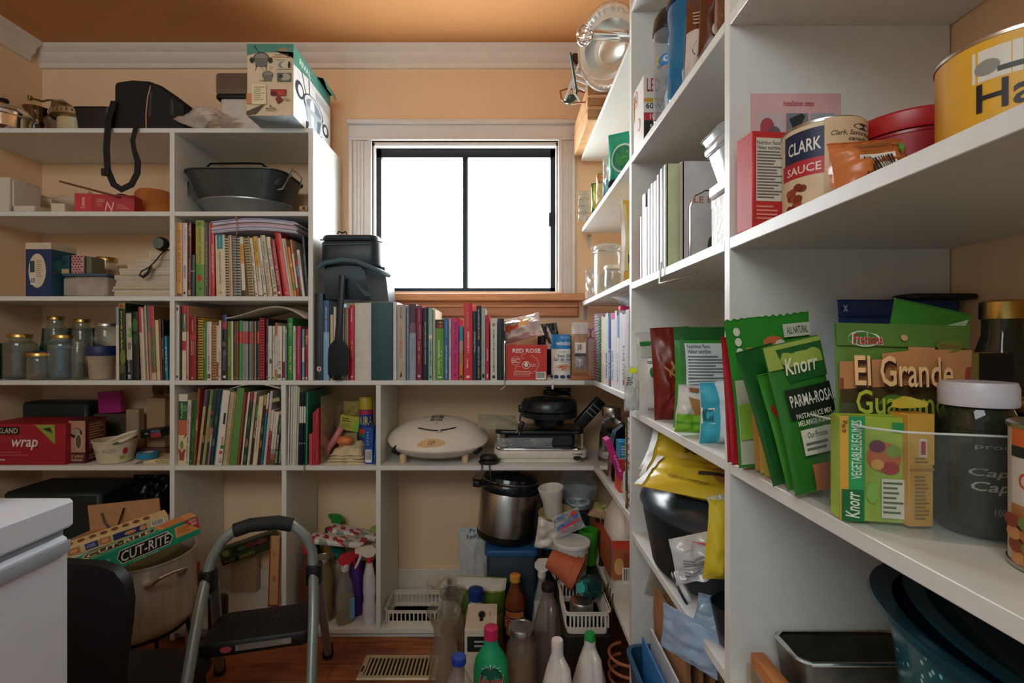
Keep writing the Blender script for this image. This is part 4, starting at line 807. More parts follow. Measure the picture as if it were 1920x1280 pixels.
# ------------------------------------------------------------------ third shelf
z = 1.2093
carton('tissue_box', 'tall navy box with white oval label on the third shelf', 'box', .052*1.75, .1, .19, '14315c', (X(72, 1.71), 1.71, z), 0, fr=[('r', 0, .88, 1, 1, 'c9bda6'), ('e', .46, .48, .34, .32, 'cfc4a8'), ('b', .2, .22, .42, .36), ('r', .18, .45, .36, .66, '2a4a4c'), ('l', .42, .35, .7, .68, 9, '9a9078')], rs=[('r', 0, 0, 1, .88, '1c4a5a'), ('r', 0, .88, 1, 1, 'c9bda6'), ('e', .4, .6, .3, .1, '2f6a70')])
carton('plastic_container', 'clear rectangular tub with blue lid, packets stacked on it', 'container', .16, .08, .075, CLR('cfc4b8', .5, .25), (X(153, 1.73), 1.74, z), 0, b=.008)
mb = MB(); mb.rr(-.084, .084, -.003, .085, 0, .01, .012, '3c5468', .002); mb.thing('container_lid', 'flat blue lid closing the clear tub under the packets', 'lid', (X(153, 1.73), 1.74, z+.0755))
for i, (px, w, h, c, lb, dd) in enumerate(((117, .05, .068, '1c4a52', 'small dark teal carton standing on the blue lid', [('r', 0, 0, 1, .25, 'c0a478'), ('e', .5, .6, .3, .1, '123038')]), (145, .045, .067, 'c89a94', 'small carton dotted with dark red ovals on the blue lid', [('e', .12+.25*(k % 4)+(.1 if (k//4) % 2 else 0), .08+.14*(k//4), .07, .045, '8a2430') for k in range(28) if .12+.25*(k % 4)+(.1 if (k//4) % 2 else 0) < .95]), (165, .024, .062, '6c6a58', 'narrow grey green carton at the end of the blue lid', [('r', 0, 0, .3, 1, '24382c')]))):
    carton('spice_carton', lb, 'box', w, .06, h, c, (X(px, 1.75), 1.75, z+.086), 0, fr=dd)
jar('squat glass jar with gold lid behind the paper pile, third shelf', (X(200, 1.90), 1.90, z), .036, .17, fill='b8a88c', fillh=.9, lidh=.016, neck=.9, body=CLR('e8e0d0', .1, .05))
# pile of papers
rg = random.Random(4); zz = 0
pil = [(.20, .02, 'd4c8b0', 'thick cream manual'), (.21, .008, 'cbbfa8', 'thin tan folder'), (.205, .011, 'b0a48e', 'greyish magazine'), (.21, .012, 'c8bca4', 'curled magazine'), (.20, .014, 'd6cab4', 'pale paperback'), (.205, .016, 'd0c8b8', 'white booklet'), (.18, .012, 'cfc3ac', 'stiff notebook'), (.19, .013, 'd8ccb6', 'soft notebook'), (.165, .018, 'cdbfa4', 'ivory paperback'), (.13, .015, 'd8cebc', 'narrow booklet'), (.08, .022, 'd6ccb8', 'small white block'), (.09, .012, 'd0a470', 'little peach notepad')]
for i, (w, h, c, nm) in enumerate(pil):
    d_ = 1.72+rg.uniform(0, .015); mb = MB(); rs = []; h *= .93
    xr = X(315, D1)-.004; x0 = xr-w+rg.uniform(-.004, .004)
    if w > .2 or i == 0: x0 = max(x0, X(197, 1.72))
    for k in range(9):
        q = k/8; zb = .0; bend = 0
        rs.append([(x0+(xr-x0)*q, 0, zb), (x0+(xr-x0)*q, .16, zb), (x0+(xr-x0)*q, .16, zb+h), (x0+(xr-x0)*q, 0, zb+h)])
    mb.loft(rs, c); mb.box(x0+.002, xr-.002, -.0006, .0, .002, h-.002, 'bdb098')
    mb.thing('booklet', '%s in the paper pile, %s' % (nm, 'at its very bottom' if i == 0 else 'resting on the %s' % pil[i-1][3]), 'booklet', (0, d_, z+zz), group='papers piled on the third shelf'); zz += h+.0004
t = thing('headlamp', 'black headlamp on top of the paper pile with dangling elastic strap', 'headlamp', (X(302, 1.72), 1.735, z+zz))
MB().lathe([(.02, 0), (.024, .006), (.024, .022), (.018, .03), (.001, .03)], BLACK, 24).build('lamp_housing', t, (.0, .0, .022), (R(90), 0, 0))
MB().lathe([(.019, 0), (.019, .004), (.001, .006)], CLR('8a9a98', .4, .05), 24).build('lens', t, (0, -.027, .022), (R(90), 0, 0))
MB().box(-.014, .014, -.012, .012, 0, .006, BLACK, .002).build('bracket', t)
pts = [(.012, -.012, .0), (.006, -.028, -.02), (-.01, -.032, -.045), (-.03, -.034, -.065), (-.055, -.034, -.078), (-.062, -.034, -.092), (-.05, -.034, -.098), (-.035, -.034, -.088), (-.02, -.034, -.06)]
mb = MB(); mb.tube(pts, .0055, BLACK, 6, flat=.3); mb.build('strap', t)
# ------------------------------------------------------------------ jar shelf
z = .9133; GD = CLR('c8d0c0', .07, .05, 1.3); G2 = CLR('b0c4c4', .1, .05, 1.3)
jar('big round shouldered jar with gold lid at the end of the jar shelf', (X(38, 1.77), 1.77, z), .048, .165, fill='4a3a28', fillh=.75, neck=.66, body=GD, lidh=.014)
jar('short gold lidded jar in the front of the jar shelf', (X(74, 1.725), 1.727, z), .036, .098, fill='6c5a40', fillh=.3, neck=.93, body=GD, lidh=.014)
jar('octagonal glass jar with gold lid, in front of a blue can', (X(119, 1.75), 1.75, z), .044, .162, neck=.66, body=G2, lidh=.014, fill='24485c', fillh=.85)
jar('slim clear jar without a lid beside the navy round tin', (-1.526, 1.735, z), .021, .15, lid=None, neck=.7, body=GD, fill='4a4434', fillh=.5)
jar('tall jar with gold lid behind the octagonal one', (X(105, 1.88), 1.88, z), .034, .235, neck=.7, body=GD, lidh=.014, fill='3c4c54', fillh=.5)
jar('tall clear jar, gold lid, in the back row middle', (X(150, 1.87), 1.88, z), .032, .225, neck=.72, body=GD, lidh=.014)
tub('stack of clear bowls topped with a navy blue band on the jar shelf', (X(192, 1.76), 1.757, z), .036, .042, .085, CLR('c8b49c', .5, .2))
t = thing('round_tin', 'navy blue round tin stacked on the clear tub', 'tin', (X(192, 1.76), 1.757, z+.086)); MB().lathe([(.044, 0), (.045, .003), (.045, .032), (.043, .035), (.001, .035)], '14285a', 32).build('tin_body', t)
jar('large mason jar with silver lid perched on the navy tin', (X(199, 1.76), 1.765, z+.122), .036, .082, lid=STEEL, neck=.85, lidh=.012)
mb = MB(); mb.lathe([(.03, 0), (.032, .004), (.03, .1), (.028, .103), (.001, .103)], '1c3a7a', 28); mb.thing('blue_can', 'blue can half hidden behind the octagonal jar', 'can', (X(82, 1.86), 1.86, z))
pouch('produce_bag', 'red and dark green bags slumped at the back of the jar shelf', 'bag', .24, .19, .06, '1c3a38', (-1.76, 1.94, z), (-8, 0, 0), crk=.8, seed=5, fr=[('p', [(.2, .4), (.6, .95), (.75, .9), (.35, .3)], '8a2c28'), ('p', [(.1, .6), (.4, 1), (.5, .95)], '2a7a6c')])
carton('cereal_box', 'dark green box at the shelf end by the side wall', 'box', .05, .12, .13, '143a24', (X(-24, 1.74), 1.74, z), 0, fr=[('r', 0, .9, 1, 1, 'c0b898')])
# ------------------------------------------------------------------ shelf with the food wrap
z = .6133
FW = '9c1428'
carton('food_wrap_box', 'big crimson food wrap carton on the shelf above the freezer', 'box', .3, .16, .145, FW, (-1.703, 1.712, z), 0,
   fr=[('r', 0, .74, .46, .93, '120c0c'), ('T', .1, .77, .44, .90, 'KIRKLAND', 'c8b8a0'), ('p', [(.64, .98), (.88, .98), (.88, .5)], '8a9a3c'), ('p', [(.73, .88), (.82, .92), (.86, .75), (.83, .8), (.79, .82)], '20301c'),
       ('T', .2, .61, .62, .69, 'PLASTIC', 'b04848', 0, 'n'), ('T', .2, .53, .4, .6, 'FOOD', 'b04848', 0, 'n'), ('T', .37, .36, .68, .62, 'wrap', 'e2d8c8', 0, 'i'), ('l', .2, .2, .62, .34, 2, 'b0484c'), ('l', .2, .08, .3, .16, 1, 'c8a8a0')],
   rs=[('p', [(.3, .98), (1, .98), (1, .5)], '5a6a2c'), ('p', [(.3, .1), (1, .6), (1, .05)], '4a6a2c'), ('e', .7, .3, .2, .12, '2a3a1c')], sidecol=None)
t = carton('lid_box', 'dark maroon carton picturing a snap lid, beside the food wrap', 'box', .062, .09, .155, '4c1018', (X(142, 1.73), 1.735, z), 0,
   fr=[('r', .02, .25, .98, .98, 'b8846c'), ('r', 0, 0, 1, .25, '4c1018'), ('e', .45, .7, .36, .12, '241c1c'), ('e', .42, .73, .28, .08, '9a8c78'), ('e', .6, .5, .24, .2, 'b8a888'), ('e', .6, .5, .16, .16, '5a4a38'), ('T', .1, .12, .9, .2, 'SNAPLID', 'b8a080', 180), ('r', .15, .05, .85, .1, 'a07a60')],
   rs=[('r', .1, .25, .95, .95, '6a2c28'), ('l', .15, .3, .9, .9, 10, 'a87a68'), ('l', .15, .06, .9, .2, 2, 'a87a68')], ls=())
tub('white round margarine tub full of oddments on the same shelf as food wrap', (X(215, 1.76), 1.765, z), .052, .067, .082, 'c9bc9c', [('l', .08, .35, .45, .75, 6, '8a8478'), ('l', .5, .5, .8, .75, 4, '9a9484'), ('e', .93, .55, .05, .2, 'a82838'), ('e', .88, .2, .05, .12, '8a9a3c')])
mb = MB(); mb.lathe([(.052, 0), (.054, .004), (.052, .012), (.048, .006), (.001, .005)], 'd2c6a8', 32); deco(mb, plane((-.05, -.053, .002), (1, 0, 0), (0, 0, 1)), .1, .01, [('r', .25, .1, .8, .9, '2c6a3c')])
mb.thing('tub_lid', 'cream lid tucked slanting inside the margarine tub', 'lid', (X(228, 1.76), 1.762, z+.078), (R(14), R(-16), 0))
mb = MB(); mb.lathe([(.02, -.01), (.034, -.01), (.034, .01), (.02, .01)], '1c7a9c', 32, caps=(False, False)); mb.lathe([(.02, .01), (.02, -.01)], '1c7a9c', 32, caps=(False, False)); mb.lathe([(.019, -.009), (.02, .009)], 'b0a080', 24, caps=(False, False))
mb.thing('tape_roll', 'roll of blue tape lying by the margarine tub', 'tape', (X(275, 1.74), 1.745, z+.028), (0, 0, 0))
mb = MB(); mb.box(-.045, .05, 0, .1, 0, .016, 'cdb892', .001); deco(mb, plane((-.045, 0, 0), (1, 0, 0), (0, 0, 1)), .095, .016, [('T', .48, .2, .98, .8, 'PUZZLES', '4a6a2c')]); mb.thing('puzzle_box', 'flat cream puzzle box beneath the blue tape roll', 'box', (X(290, 1.72), 1.725, z))
carton('biscuit_packet', 'black and red flat packet tilted over the blue tape', 'packet', .085, .07, .03, '14161a', (X(283, 1.8), 1.8, z+.075), -8, fr=[('r', .5, 0, 1, .5, 'a02838'), ('T', .55, .5, .95, .85, 'FRITES', '6a8ab0'), ('e', .3, .5, .1, .1, '8a8a88')], ry=-6)
for i in range(4):
    mb = MB(); mb.tube([(-.018, 0, 0), (0, -.004, .002), (.02, 0, .012)], .003, CHROME, 8); mb.thing('steel_skewer', ['polished steel clip lowest beside the tape', 'polished steel clip second up beside the tape', 'polished steel clip third up beside the tape', 'uppermost polished steel clip beside the tape'][i], 'clip', (X(253+i*3, 1.72), 1.725, z+.004+i*.0062), (0, R(-14), 0))
t = carton('storage_box', 'dark lidded box at the back above the food wrap', 'box', .26, .09, .2, '1a241e', (-1.76, 1.89, z), 0, b=.01)
carton('note_block', 'magenta card block in the back of the wrap shelf', 'block', .09, .02, .085, 'a81c70', (X(206, 1.92), 1.92, z+.15), 0, ry=-3); carton('storage_box', 'plain cardboard box supporting the magenta block', 'box', .14, .06, .15, '4a4030', (X(210, 1.92), 1.915, z), 0, fr=[('e', .5, .6, .3, .2, '3a3626')])
carton('card_box', 'beige upright carton at the back beside the magenta block', 'box', .05, .03, .17, 'a08868', (X(248, 1.9), 1.9, z+.0), 0); carton('card_box', 'tan carton in the corner beside the upright, with brown paper above', 'box', .07, .05, .19, '9a7a58', (X(292, 1.86), 1.86, z+.03), 0, ry=0)
carton('card_box', 'low brown tray carton supporting the tan carton', 'box', .12, .07, .029, '5a3a28', (X(285, 1.86), 1.85, z), 0)
pouch('paper_bag', 'crumpled brown paper bag above the tan carton', 'bag', .08, .052, .03, '6a4a30', (X(300, 1.84), 1.86, z+.221), (10, 0, 0), crk=1, seed=8)
# dark clutter on the low shelf behind the freezer
z = .3003
zz_ = z
carton('storage_bin', 'dark green plastic bin in the shadow behind the freezer', 'bin', .36, .2, .2, '0e1c1a', (X(90, 1.75), 1.76, zz_), 0, b=.012)
pouch('black_bag', 'black plastic bag heaped on the low shelf', 'bag', .165, .22, .1, M('0c1010', .3), (-1.39, 1.90, zz_), (-6, 0, 0), crk=.9, seed=11, n=20)
pouch('blue_bag', 'dark blue plastic bag on the low shelf by the panel', 'bag', .08, .22, .08, M('0c2a6a', .35), (-1.255, 1.88, zz_), (0, 8, 0), crk=.9, seed=12, n=18)
carton('card_box', 'white carton corner beneath the blue bag', 'box', .08, .05, .12, 'b0a090', (X(293, 1.715), 1.716, zz_), 0)
mb = MB(); mb.tray(-.1, .1, 0, .1, 0, .07, .003, .003, 'a87858', .0); mb.thing('card_tray', 'orange brown cardboard tray poking out above the cling film carton', 'tray', (-1.375, 1.715, zz_), (0, 0, 0))
# ================================================================== things on the long shelf under the window
z = .9133
t = thing('cooler_bag', 'large dark blue black cooler bag standing on binders in front of the window casing', 'bag', (X(663, D1)-.004, D1+.004, 1.1985))
LB = M('10222c', .42, 0, .15, 25, .15); GT = M('4a626e', .45, 0, .1)
mb = MB(); mb.loft([[(-.096, .0, 0), (.062, .0, 0), (.112, .06, 0), (.112, .17, 0), (-.096, .17, 0)], [(-.1, -.012, .06), (.05, -.014, .06), (.108, .05, .06), (.108, .17, .06), (-.1, .17, .06)], [(-.098, -.004, .12), (.03, -.006, .12), (.1, .05, .12), (.1, .17, .12), (-.098, .17, .12)]], LB); mb.build('bag_body', t, sharp=25)
mb = MB(); mb.rr(-.115, .095, -.012, .17, .118, .205, .035, LB, .006); mb.rr(-.112, .088, -.008, .165, .2055, .228, .03, LB, .01); mb.tube([(-.1, -.0145, .19), (.06, -.0145, .192), (.09, .03, .192)], .002, GT, 6); mb.tube([(-.11, -.012, .207), (.06, -.013, .207), (.095, .03, .207)], .0025, '0a1216', 6); mb.build('lid', t)
mb = MB(); mb.tube([(-.118, -.016, .108), (-.09, -.024, .124), (-.03, -.026, .134), (.02, -.026, .13), (.06, -.018, .113), (.1, .0, .096), (.118, .04, .09)], .009, GT, 8, flat=1); mb.build('padded_strap', t)
mb = MB(); mb.tube([(-.055, .0, .23), (-.05, -.0, .238), (-.035, 0, .234), (-.025, 0, .239), (-.02, 0, .23)], .003, BLACK, 6); mb.build('handle_loop', t)
mb = MB(); mb.add([(-.02, -.0165, .105), (.045, -.016, .1), (.062, -.004, .01), (.045, -.012, .012)], [(0, 1, 2, 3)], '22404c'); mb.build('side_panel', t)
t = thing('spoon', 'long black cooking spoon hanging head down before the crimson soup booklet', 'utensil', (X(632, 1.68), 1.678, z+.003))
mb = MB(); rs = []
for zz_, w_ in ((0, .012), (.006, .024), (.02, .034), (.08, .0365), (.11, .035), (.128, .025), (.138, .014), (.16, .013), (.22, .011), (.30, .011), (.36, .011)):
    yy_ = -.006+.016*max(0, 1-zz_/.14)**.6*(1 if zz_ < .14 else 0); rs.append([(-w_+zz_*.06, yy_-.0035, zz_), (-w_*.5+zz_*.06, yy_-.006, zz_), (w_*.5+zz_*.06, yy_-.006, zz_), (w_+zz_*.06, yy_-.0035, zz_), (w_+zz_*.06, yy_, zz_), (-w_+zz_*.06, yy_, zz_)])
mb.loft(rs, M('0c1214', .3)); mb.build('spoon_body', t); mb = MB(); mb.rr(-.02, .022, 0, .002, 0, .014, .008, M('6c6a5e', .5), .001); mb.build('worn_tip', t, (0.004, -.0005+.004, .006))
# bookend
mb = MB(); x = X(946, 1.695); mb.tube([(x, 1.69, z+.001), (x-.001, 1.688, z+.13), (x+.002, 1.70, z+.138), (x+.003, 1.78, z+.138), (x+.003, 1.80, z+.12), (x+.003, 1.80, z+.001)], .0022, CHROME, 8)
mb.tube([(x, 1.69, z+.002), (x, 1.692, z-.022), (x-.012, 1.692, z-.03), (x-.004, 1.73, z-.022)], .0022, CHROME, 8); mb.thing('bookend', 'thin chrome wire bookend clipped on the shelf beside the red tea box', 'bookend')
RED = 'c8302c'
w = X(1026, 1.72)-X(951, 1.72)
def tea():
    carton('tea_box', 'red tea carton with white lettering, open top, holding plastic bags', 'box', w, .13, .124, RED, (X(988, 1.715), 1.715, z), 0,
    fr=[('T', .14, .78, .84, .9, 'RED ROSE', 'f2ece4'), ('e', .22, .55, .12, .13, 'd8a08c'), ('e', .22, .55, .105, .115, RED), ('l', .13, .48, .31, .62, 3, 'e8c8b8'),
        ('e', .48, .43, .1, .11, 'f0e8dc'), ('e', .48, .43, .085, .092, 'a81c20'), ('p', [(.42, .46), (.54, .46), (.51, .38), (.45, .38)], 'f0e8dc'), ('e', .48, .47, .03, .05, 'f0e8dc')]+
        [('e', .47+.32*math.cos(R(a)), .45+.28*math.sin(R(a)), .018, .016, 'e0b090') for a in range(-70, 70, 12)]+[('e', .42+.05*math.cos(R(a)), .68+.07*math.sin(R(a)), .012, .01, 'e0b090') for a in range(60, 300, 24)]+[('e', .28+.08*math.cos(R(a)), .33+.07*math.sin(R(a)), .012, .01, 'e0b090') for a in range(60, 300, 24)]+
        [('l', .56, .38, .78, .46, 3, 'e8c8b8'), ('l', .16, .1, .66, .26, 4, 'e8a898'), ('b', .72, .02, .97, .24)], rs=[('r', 0, 0, 1, 1, 'b02824')])
tea()
pouch('plastic_bag', 'orange and white chip bag crumpled in the red tea carton', 'bag', .15, .085, .07, 'd8c8c4', (X(984, 1.76), 1.775, z+.1245), (-8, -14, 0), crk=.9, seed=21, n=20, fr=[('p', [(.02, .5), (.2, .95), (.28, .9), (.18, .35)], 'd8642c'), ('p', [(.24, .5), (.24, .98), (.4, .95), (.4, .45)], 'd04a2c'), ('p', [(.42, .5), (.42, .95), (.8, .8), (.75, .4)], 'd89a5c'), ('p', [(.05, .1), (.8, .1), (.8, .3), (.05, .4)], 'c88a90')])
pouch('coffee_bag', 'black and white coffee bag with peaked top behind the salt tube', 'bag', .1, .20, .045, '14181a', (X(1036, 1.9), 1.915, z), (0, -6, 0), crk=.6, seed=22, n=18, flare=-.5, fr=[('p', [(.3, .5), (.5, .97), (.75, .6), (.7, .5)], 'b8aca8'), ('e', .5, .7, .07, .04, '2a2420'), ('r', .3, .5, .7, .56, '8a6a70')])
pouch('black_bag', 'rumpled black plastic draped behind the salt tube', 'bag', .11, .15, .035, M('14181a', .3), (X(1058, 1.84), 1.845, z), (0, 8, 0), crk=1, seed=24, n=18, fr=[('p', [(.1, .8), (.9, .9), (.9, .85), (.2, .72)], '8a6a50'), ('p', [(.5, .95), (.7, .98), (.68, .9)], 'a8b0b0')])
t = thing('salt_tube', 'blue and white sea salt tube beside the tea box', 'container', (X(1052, 1.735), 1.74, z))
mb = MB(); r = .0345; mb.lathe([(r, 0), (r, .16), (r*.97, .162), (r*.97, .160), (.001, .160)], 'e4e2dc', 40)
deco(mb, barrel(r, 0, -90, 170), r*R(170), .162, [('r', 0, .68, 1, 1, '1f82c8'), ('r', .02, .68, .14, 1, '5aa8dc'), ('T', .3, .76, .88, .86, 'windsor', 'f2f4f4'), ('r', .44, .9, .8, .965, '6aa0d0'), ('l', .4, .6, .7, .63, 1, '6a90b8'),
   ('T', .34, .5, .92, .57, 'Sea Salt', '2a3c68'), ('T', .2, .42, .9, .49, 'Sel de mer', '2a3c68'), ('l', .4, .385, .8, .405, 1, '5a6a88'), ('e', .55, .28, .26, .075, 'c8b8a8'), ('e', .5, .27, .14, .05, 'd06a50'), ('e', .62, .29, .08, .04, 'e08a6a'), ('e', .78, .27, .07, .04, 'e0c060'), ('e', .4, .24, .1, .03, 'e8d8c8'),
   ('r', 0, .0, 1, .02, 'c8ccd0')]+[('e', .08+.22*k, .075, .09, .042, '22406c') for k in range(5)])
mb.build('tube_body', t)
BD = M('a8683c', .5, 0, .2, 20, .05, stretch=(1, 10, 1))
mb = MB(); mb.rr(X(1068, 1.73), X(1112, 1.73), 1.715, 1.86, z, z+.0135, .01, BD, .002); mb.thing('wooden_board', 'small reddish brown board lying below the kraft coffee pouch', 'board')
pouch('kraft_pouch', 'kraft paper coffee pouch with clear window, standing on the small board', 'bag', .062, .19, .045, 'b8906c', (X(1087, 1.75), 1.75, z+.014), (0, 0, 0), seed=25, crk=.35, fr=[('r', .02, .78, .98, 1, 'c9c4c0'), ('r', .15, .42, .8, .62, 'e0dcd8'), ('T', .3, .47, .55, .58, 'ness', '383838', 90), ('r', .15, .36, .8, .42, '4a4c4c'), ('r', .15, .14, .8, .36, '9a98a0'), ('e', .4, .25, .2, .07, 'c8c4c8')])
mb = MB(); mb.box(X(1034, D1), X(1038, D1), D1-.003, D1-.0002, .913-.03, .913-.006, 'd0d4d8', .001); mb.thing('shelf_clip', 'tiny white clip on the edge of the shelf below the salt tube', 'clip')
mb = MB(); mb.box(X(1096, D1), X(1113, D1), D1-.002, D1-.0002, .913-TH, .913, STEEL).box(X(1096, D1), X(1113, D1), D1-.002, D1+.05, .9131, .9141, STEEL); mb.cyl(X(1104, D1), 1.72, .9141, .9151, .004, CHROME, 12); mb.thing('mending_plate', 'steel plate joining the long shelf to the pantry shelves', 'plate')
# ------------------------------------------------------------------ square bay beside the notebooks
z = .6133
mb = MB(); CR = M('c4424c', .5)
t = thing('file_folder', 'coral red expanding folder standing at the side of the notebooks', 'folder', (X(577, D1)+.001, D1+.01, z), (0, 0, R(1)))
MB().box(0, .012, -.002, .2, 0, .11, CR, .001).build('folder_front', t)
for k in range(4): MB().box(.013+k*.005, .0165+k*.005, 0, .2, 0, .185+.005*k, 'c83c48', .0005).build('divider_sheet', t)
mb = MB(); mb.prism([(0, 0), (.001, 0), (.001, .24), (0, .24)], 0.01, .21, CLR('d8c8b0', .3, .2)); mb.build('clear_sleeve', t, (-.003+.041, .0, 0))
pouch('mesh_bag', 'brown mesh pouch leaning against the coral folder', 'bag', .05, .12, .03, '7a6a4a', (X(632, 1.80), 1.86, z), (0, 0, 0), crk=.8, seed=31)
mb = MB(); mb.tube([(-.02, 0, .0), (-.01, .01, .03), (.01, .02, .06), (.03, .03, .1)], [.012, .012, .014, .012], 'd07a80', 10); mb.thing('pink_wrapper', 'twisted pink wrapper in front of the mesh pouch', 'wrapper', (X(618, 1.78), 1.79, z+.012))
rs = []; mb = MB()
t = thing('cleaning_cloth', 'folded cream cotton cloths beneath the orange soap', 'cloth', (X(652, 1.74), 1.75, z))
for k in range(4):
    m_ = MB(); N = 14; w_ = .14-.009*k; vs = []
    for sg in (0, 1):
        for j in range(9):
            for i in range(N+1):
                u, v = i/N, j/8; e = (max(0, 1-abs(2*u-1)**3)**.5)*(max(0, 1-abs(2*v-1)**3)**.5)
                hz = .002+e*(.012+(.016 if k == 3 else .003)*1)*(.6+.8*noise.noise(Vector((u*3+k*7, v*3, k)))+.4) if sg else 0
                vs.append((-w_/2+w_*u+.004*noise.noise(Vector((v*4, k, 1))), -.03+.12*v+.012*noise.noise(Vector((u*4, k, 5))), hz+k*.0105))
    o_ = 9*(N+1); fs = []
    for j in range(8):
        for i in range(N):
            a = j*(N+1)+i; fs += [(a, a+1, a+N+2, a+N+1), (o_+a, o_+a+1, o_+a+N+2, o_+a+N+1)]
    for i in range(N): fs += [(i, i+1, o_+i+1, o_+i), (8*(N+1)+i, 8*(N+1)+i+1, o_+8*(N+1)+i+1, o_+8*(N+1)+i)]
    for j in range(8): a = j*(N+1); fs += [(a, a+N+1, o_+a+N+1, o_+a), (a+N, a+2*N+1, o_+a+2*N+1, o_+a+N)]
    m_.add(vs, fs, M('cdbb94', .9, 0, .12, 60, .3)); m_.build('cloth_fold', t)
mb = MB(); mb.lathe([(.001, -.018)]+[(.023*math.cos(R(a)), .018*math.sin(R(a))) for a in range(-75, 80, 15)]+[(.001, .018)], 'c87438', 28, sx=1.35, sy=1); mb.thing('soap_bar', 'rounded orange soap lying on the cream cloths', 'soap', (X(646, 1.745), 1.75, z+.078))
carton('sponge_pack', 'yellow green sponge packet with brown print, leaning in the square bay', 'packet', .075, .03, .058, 'b8b03c', (X(652, 1.84), 1.845, z+.09), 0, fr=[('r', .75, 0, 1, .7, '7ac03c'), ('l', .12, .55, .6, .85, 2, '5a4a1c'), ('l', .1, .2, .65, .5, 4, '8a7a2c')], rx=0, ry=8)
pouch('clear_packet', 'clear wrap gathered at the top of the sponge packet', 'wrap', .06, .055, .03, CLR('d0c070', .35, .2), (X(656, 1.84), 1.86, z+.15), (0, 0, 0), crk=1, seed=33)
mb = MB(); mb.box(-.035, .035, 0, .06, 0, .0885, '9a8a60', .001); mb.thing('card_box', 'low tan carton hidden behind the cloths', 'box', (X(652, 1.84), 1.842, z))
t = thing('spray_can', 'aerosol can with yellow cap in the square bay', 'can', (X(688, 1.86), 1.85, z)); r = .026
mb = MB(); mb.lathe([(r, 0), (r, .17), (r*.9, .178), (.001, .178)], '1c3a80', 32); deco(mb, barrel(r, 0, -90, 170), r*R(170), .178, [('r', 0, .9, 1, 1, 'b02a50'), ('r', 0, .5, 1, .9, '1c3c8c'), ('T', .1, .68, .9, .86, 'DURA', 'd8c850'), ('r', .1, .5, .9, .6, 'c8402c'), ('r', 0, .42, 1, .5, '2a7a4a')]); mb.build('can_body', t)
MB().lathe([(r*.98, .179), (r*.98, .222), (r*.9, .226), (.001, .226)], 'b8a02c', 32).build('cap', t)
carton('cleaner_box', 'narrow blue carton with barcode at the panel side of the square bay', 'box', .03, .06, .13, '1c4a9c', (X(691, 1.72)+.0, 1.722, z), 0, fr=[('b', .1, .05, .85, .4), ('l', .3, .5, .5, .9, 5, '8ab0d8')], rs=[('r', 0, 0, 1, 1, '3a8ad0')])
mb = MB(); mb.box(0, .004, 0, .05, 0, .17, '2a78c0', .001); mb.thing('blue_sponge_card', 'thin bright blue card upright by the panel', 'card', (X(700, 1.715), 1.716, z), (0, R(4), 0))
mb = MB(); x = X(571, D1); mb.tube([(x, D1-.003, z+.004), (x+.002, D1-.006, z-.008), (x-.001, D1-.005, z-.026)], .0022, STEEL, 6); mb.tube([(x, D1-.003, z+.003), (x, D1+.02, z+.003)], .0022, STEEL, 6)
mb.thing('wire_hook', 'small wire hook dangling from the board under the emerald notebook', 'hook')
# ------------------------------------------------------------------ counter bay: electric grill, raclette, waffle iron
t = thing('contact_grill', 'round white electric grill with domed lid standing on cream feet', 'grill', (X(822, 1.8), 1.80, z), (0, 0, R(2)))
GW = M('dcd2c2', .35, 0, .05, 8)
T_ = Matrix.Rotation(R(23), 4, 'X'); t.scale = (.97, .97, .97)
mb = MB(); mb.T = Matrix.Translation((0, 0, .088)) @ T_
mb.lathe([(.188, -.014), (.193, -.004), (.19, .001), (.182, .0088), (.17, .0187), (.15, .0327), (.12, .0471), (.085, .0556), (.045, .0604), (.001, .061)], GW, 64, sx=1, sy=.62)
def dome(u, v, h):
    q = min(1, math.hypot(u/.19, v/(.19*.62))); zz = .060*(1-q**3.2)+.001
    return Vector((u, v, zz+h))
dome.curved = True
class _D: pass
def dome2(o): f = lambda u, v, h: dome(u+o[0], v+o[1], h); f.curved = True; return f
deco(mb, dome2((-.09, -.1)), .18, .2, [('T', .36, .76, .62, .86, 'LEAN', '3a3632', 0, 'i'), ('T', .34, .65, .5, .74, 'MEAN', '3a3632', 0, 'i'), ('e', .56, .69, .05, .035, '3a3632'), ('T', .34, .54, .6, .63, 'MACHINE', '3a3632', 0, 'i'), ('e', .48, .46, .02, .01, '3a3632')], h0=.0012)
deco(mb, dome2((-.1, -.1)), .2, .2, [('e', .42, .035, .26, .055, 'cfa468'), ('T', .36, .01, .5, .06, 'GF', '5a4a34', 0, 'i')], h0=.001)
mb.build('lid', t)
m2 = MB(); m2.T = mb.T; pts = [dome(-.07+.14*k/12, -.032-.02*math.sin(math.pi*k/12), .002) for k in range(13)]; m2.tube(pts, .0022, '1c1a18', 6); m2.tube([p+Vector((0, .004, .003)) for p in pts], .003, GW, 6); m2.build('slot_rim', t)
m2 = MB(); m2.T = mb.T; p_ = dome(.012, -.055, 0); m2.box(p_.x-.004, p_.x+.004, p_.y-.008, p_.y+.004, p_.z, p_.z+.012, 'd8cba8', .002); m2.build('slider', t)
mb = MB(); mb.T = Matrix.Translation((0, 0, .062)) @ Matrix.Rotation(R(12), 4, 'X'); mb.lathe([(.12, -.03), (.15, -.022), (.182, -.002), (.186, .01), (.17, .012)], M('c4bcb0', .4), 64, sx=1, sy=.62); mb.build('base', t)
for s_ in (-1, 1): mb = MB(); mb.T = Matrix.Translation((s_*.15, -.052, .045)) @ Matrix.Rotation(R(-s_*35), 4, 'Y') @ Matrix.Rotation(R(25), 4, 'Z'); mb.rr(-.018, .018, -.012, .012, -.012, .02, .008, M('0e1618', .25), .004); mb.build('hinge_grip', t)
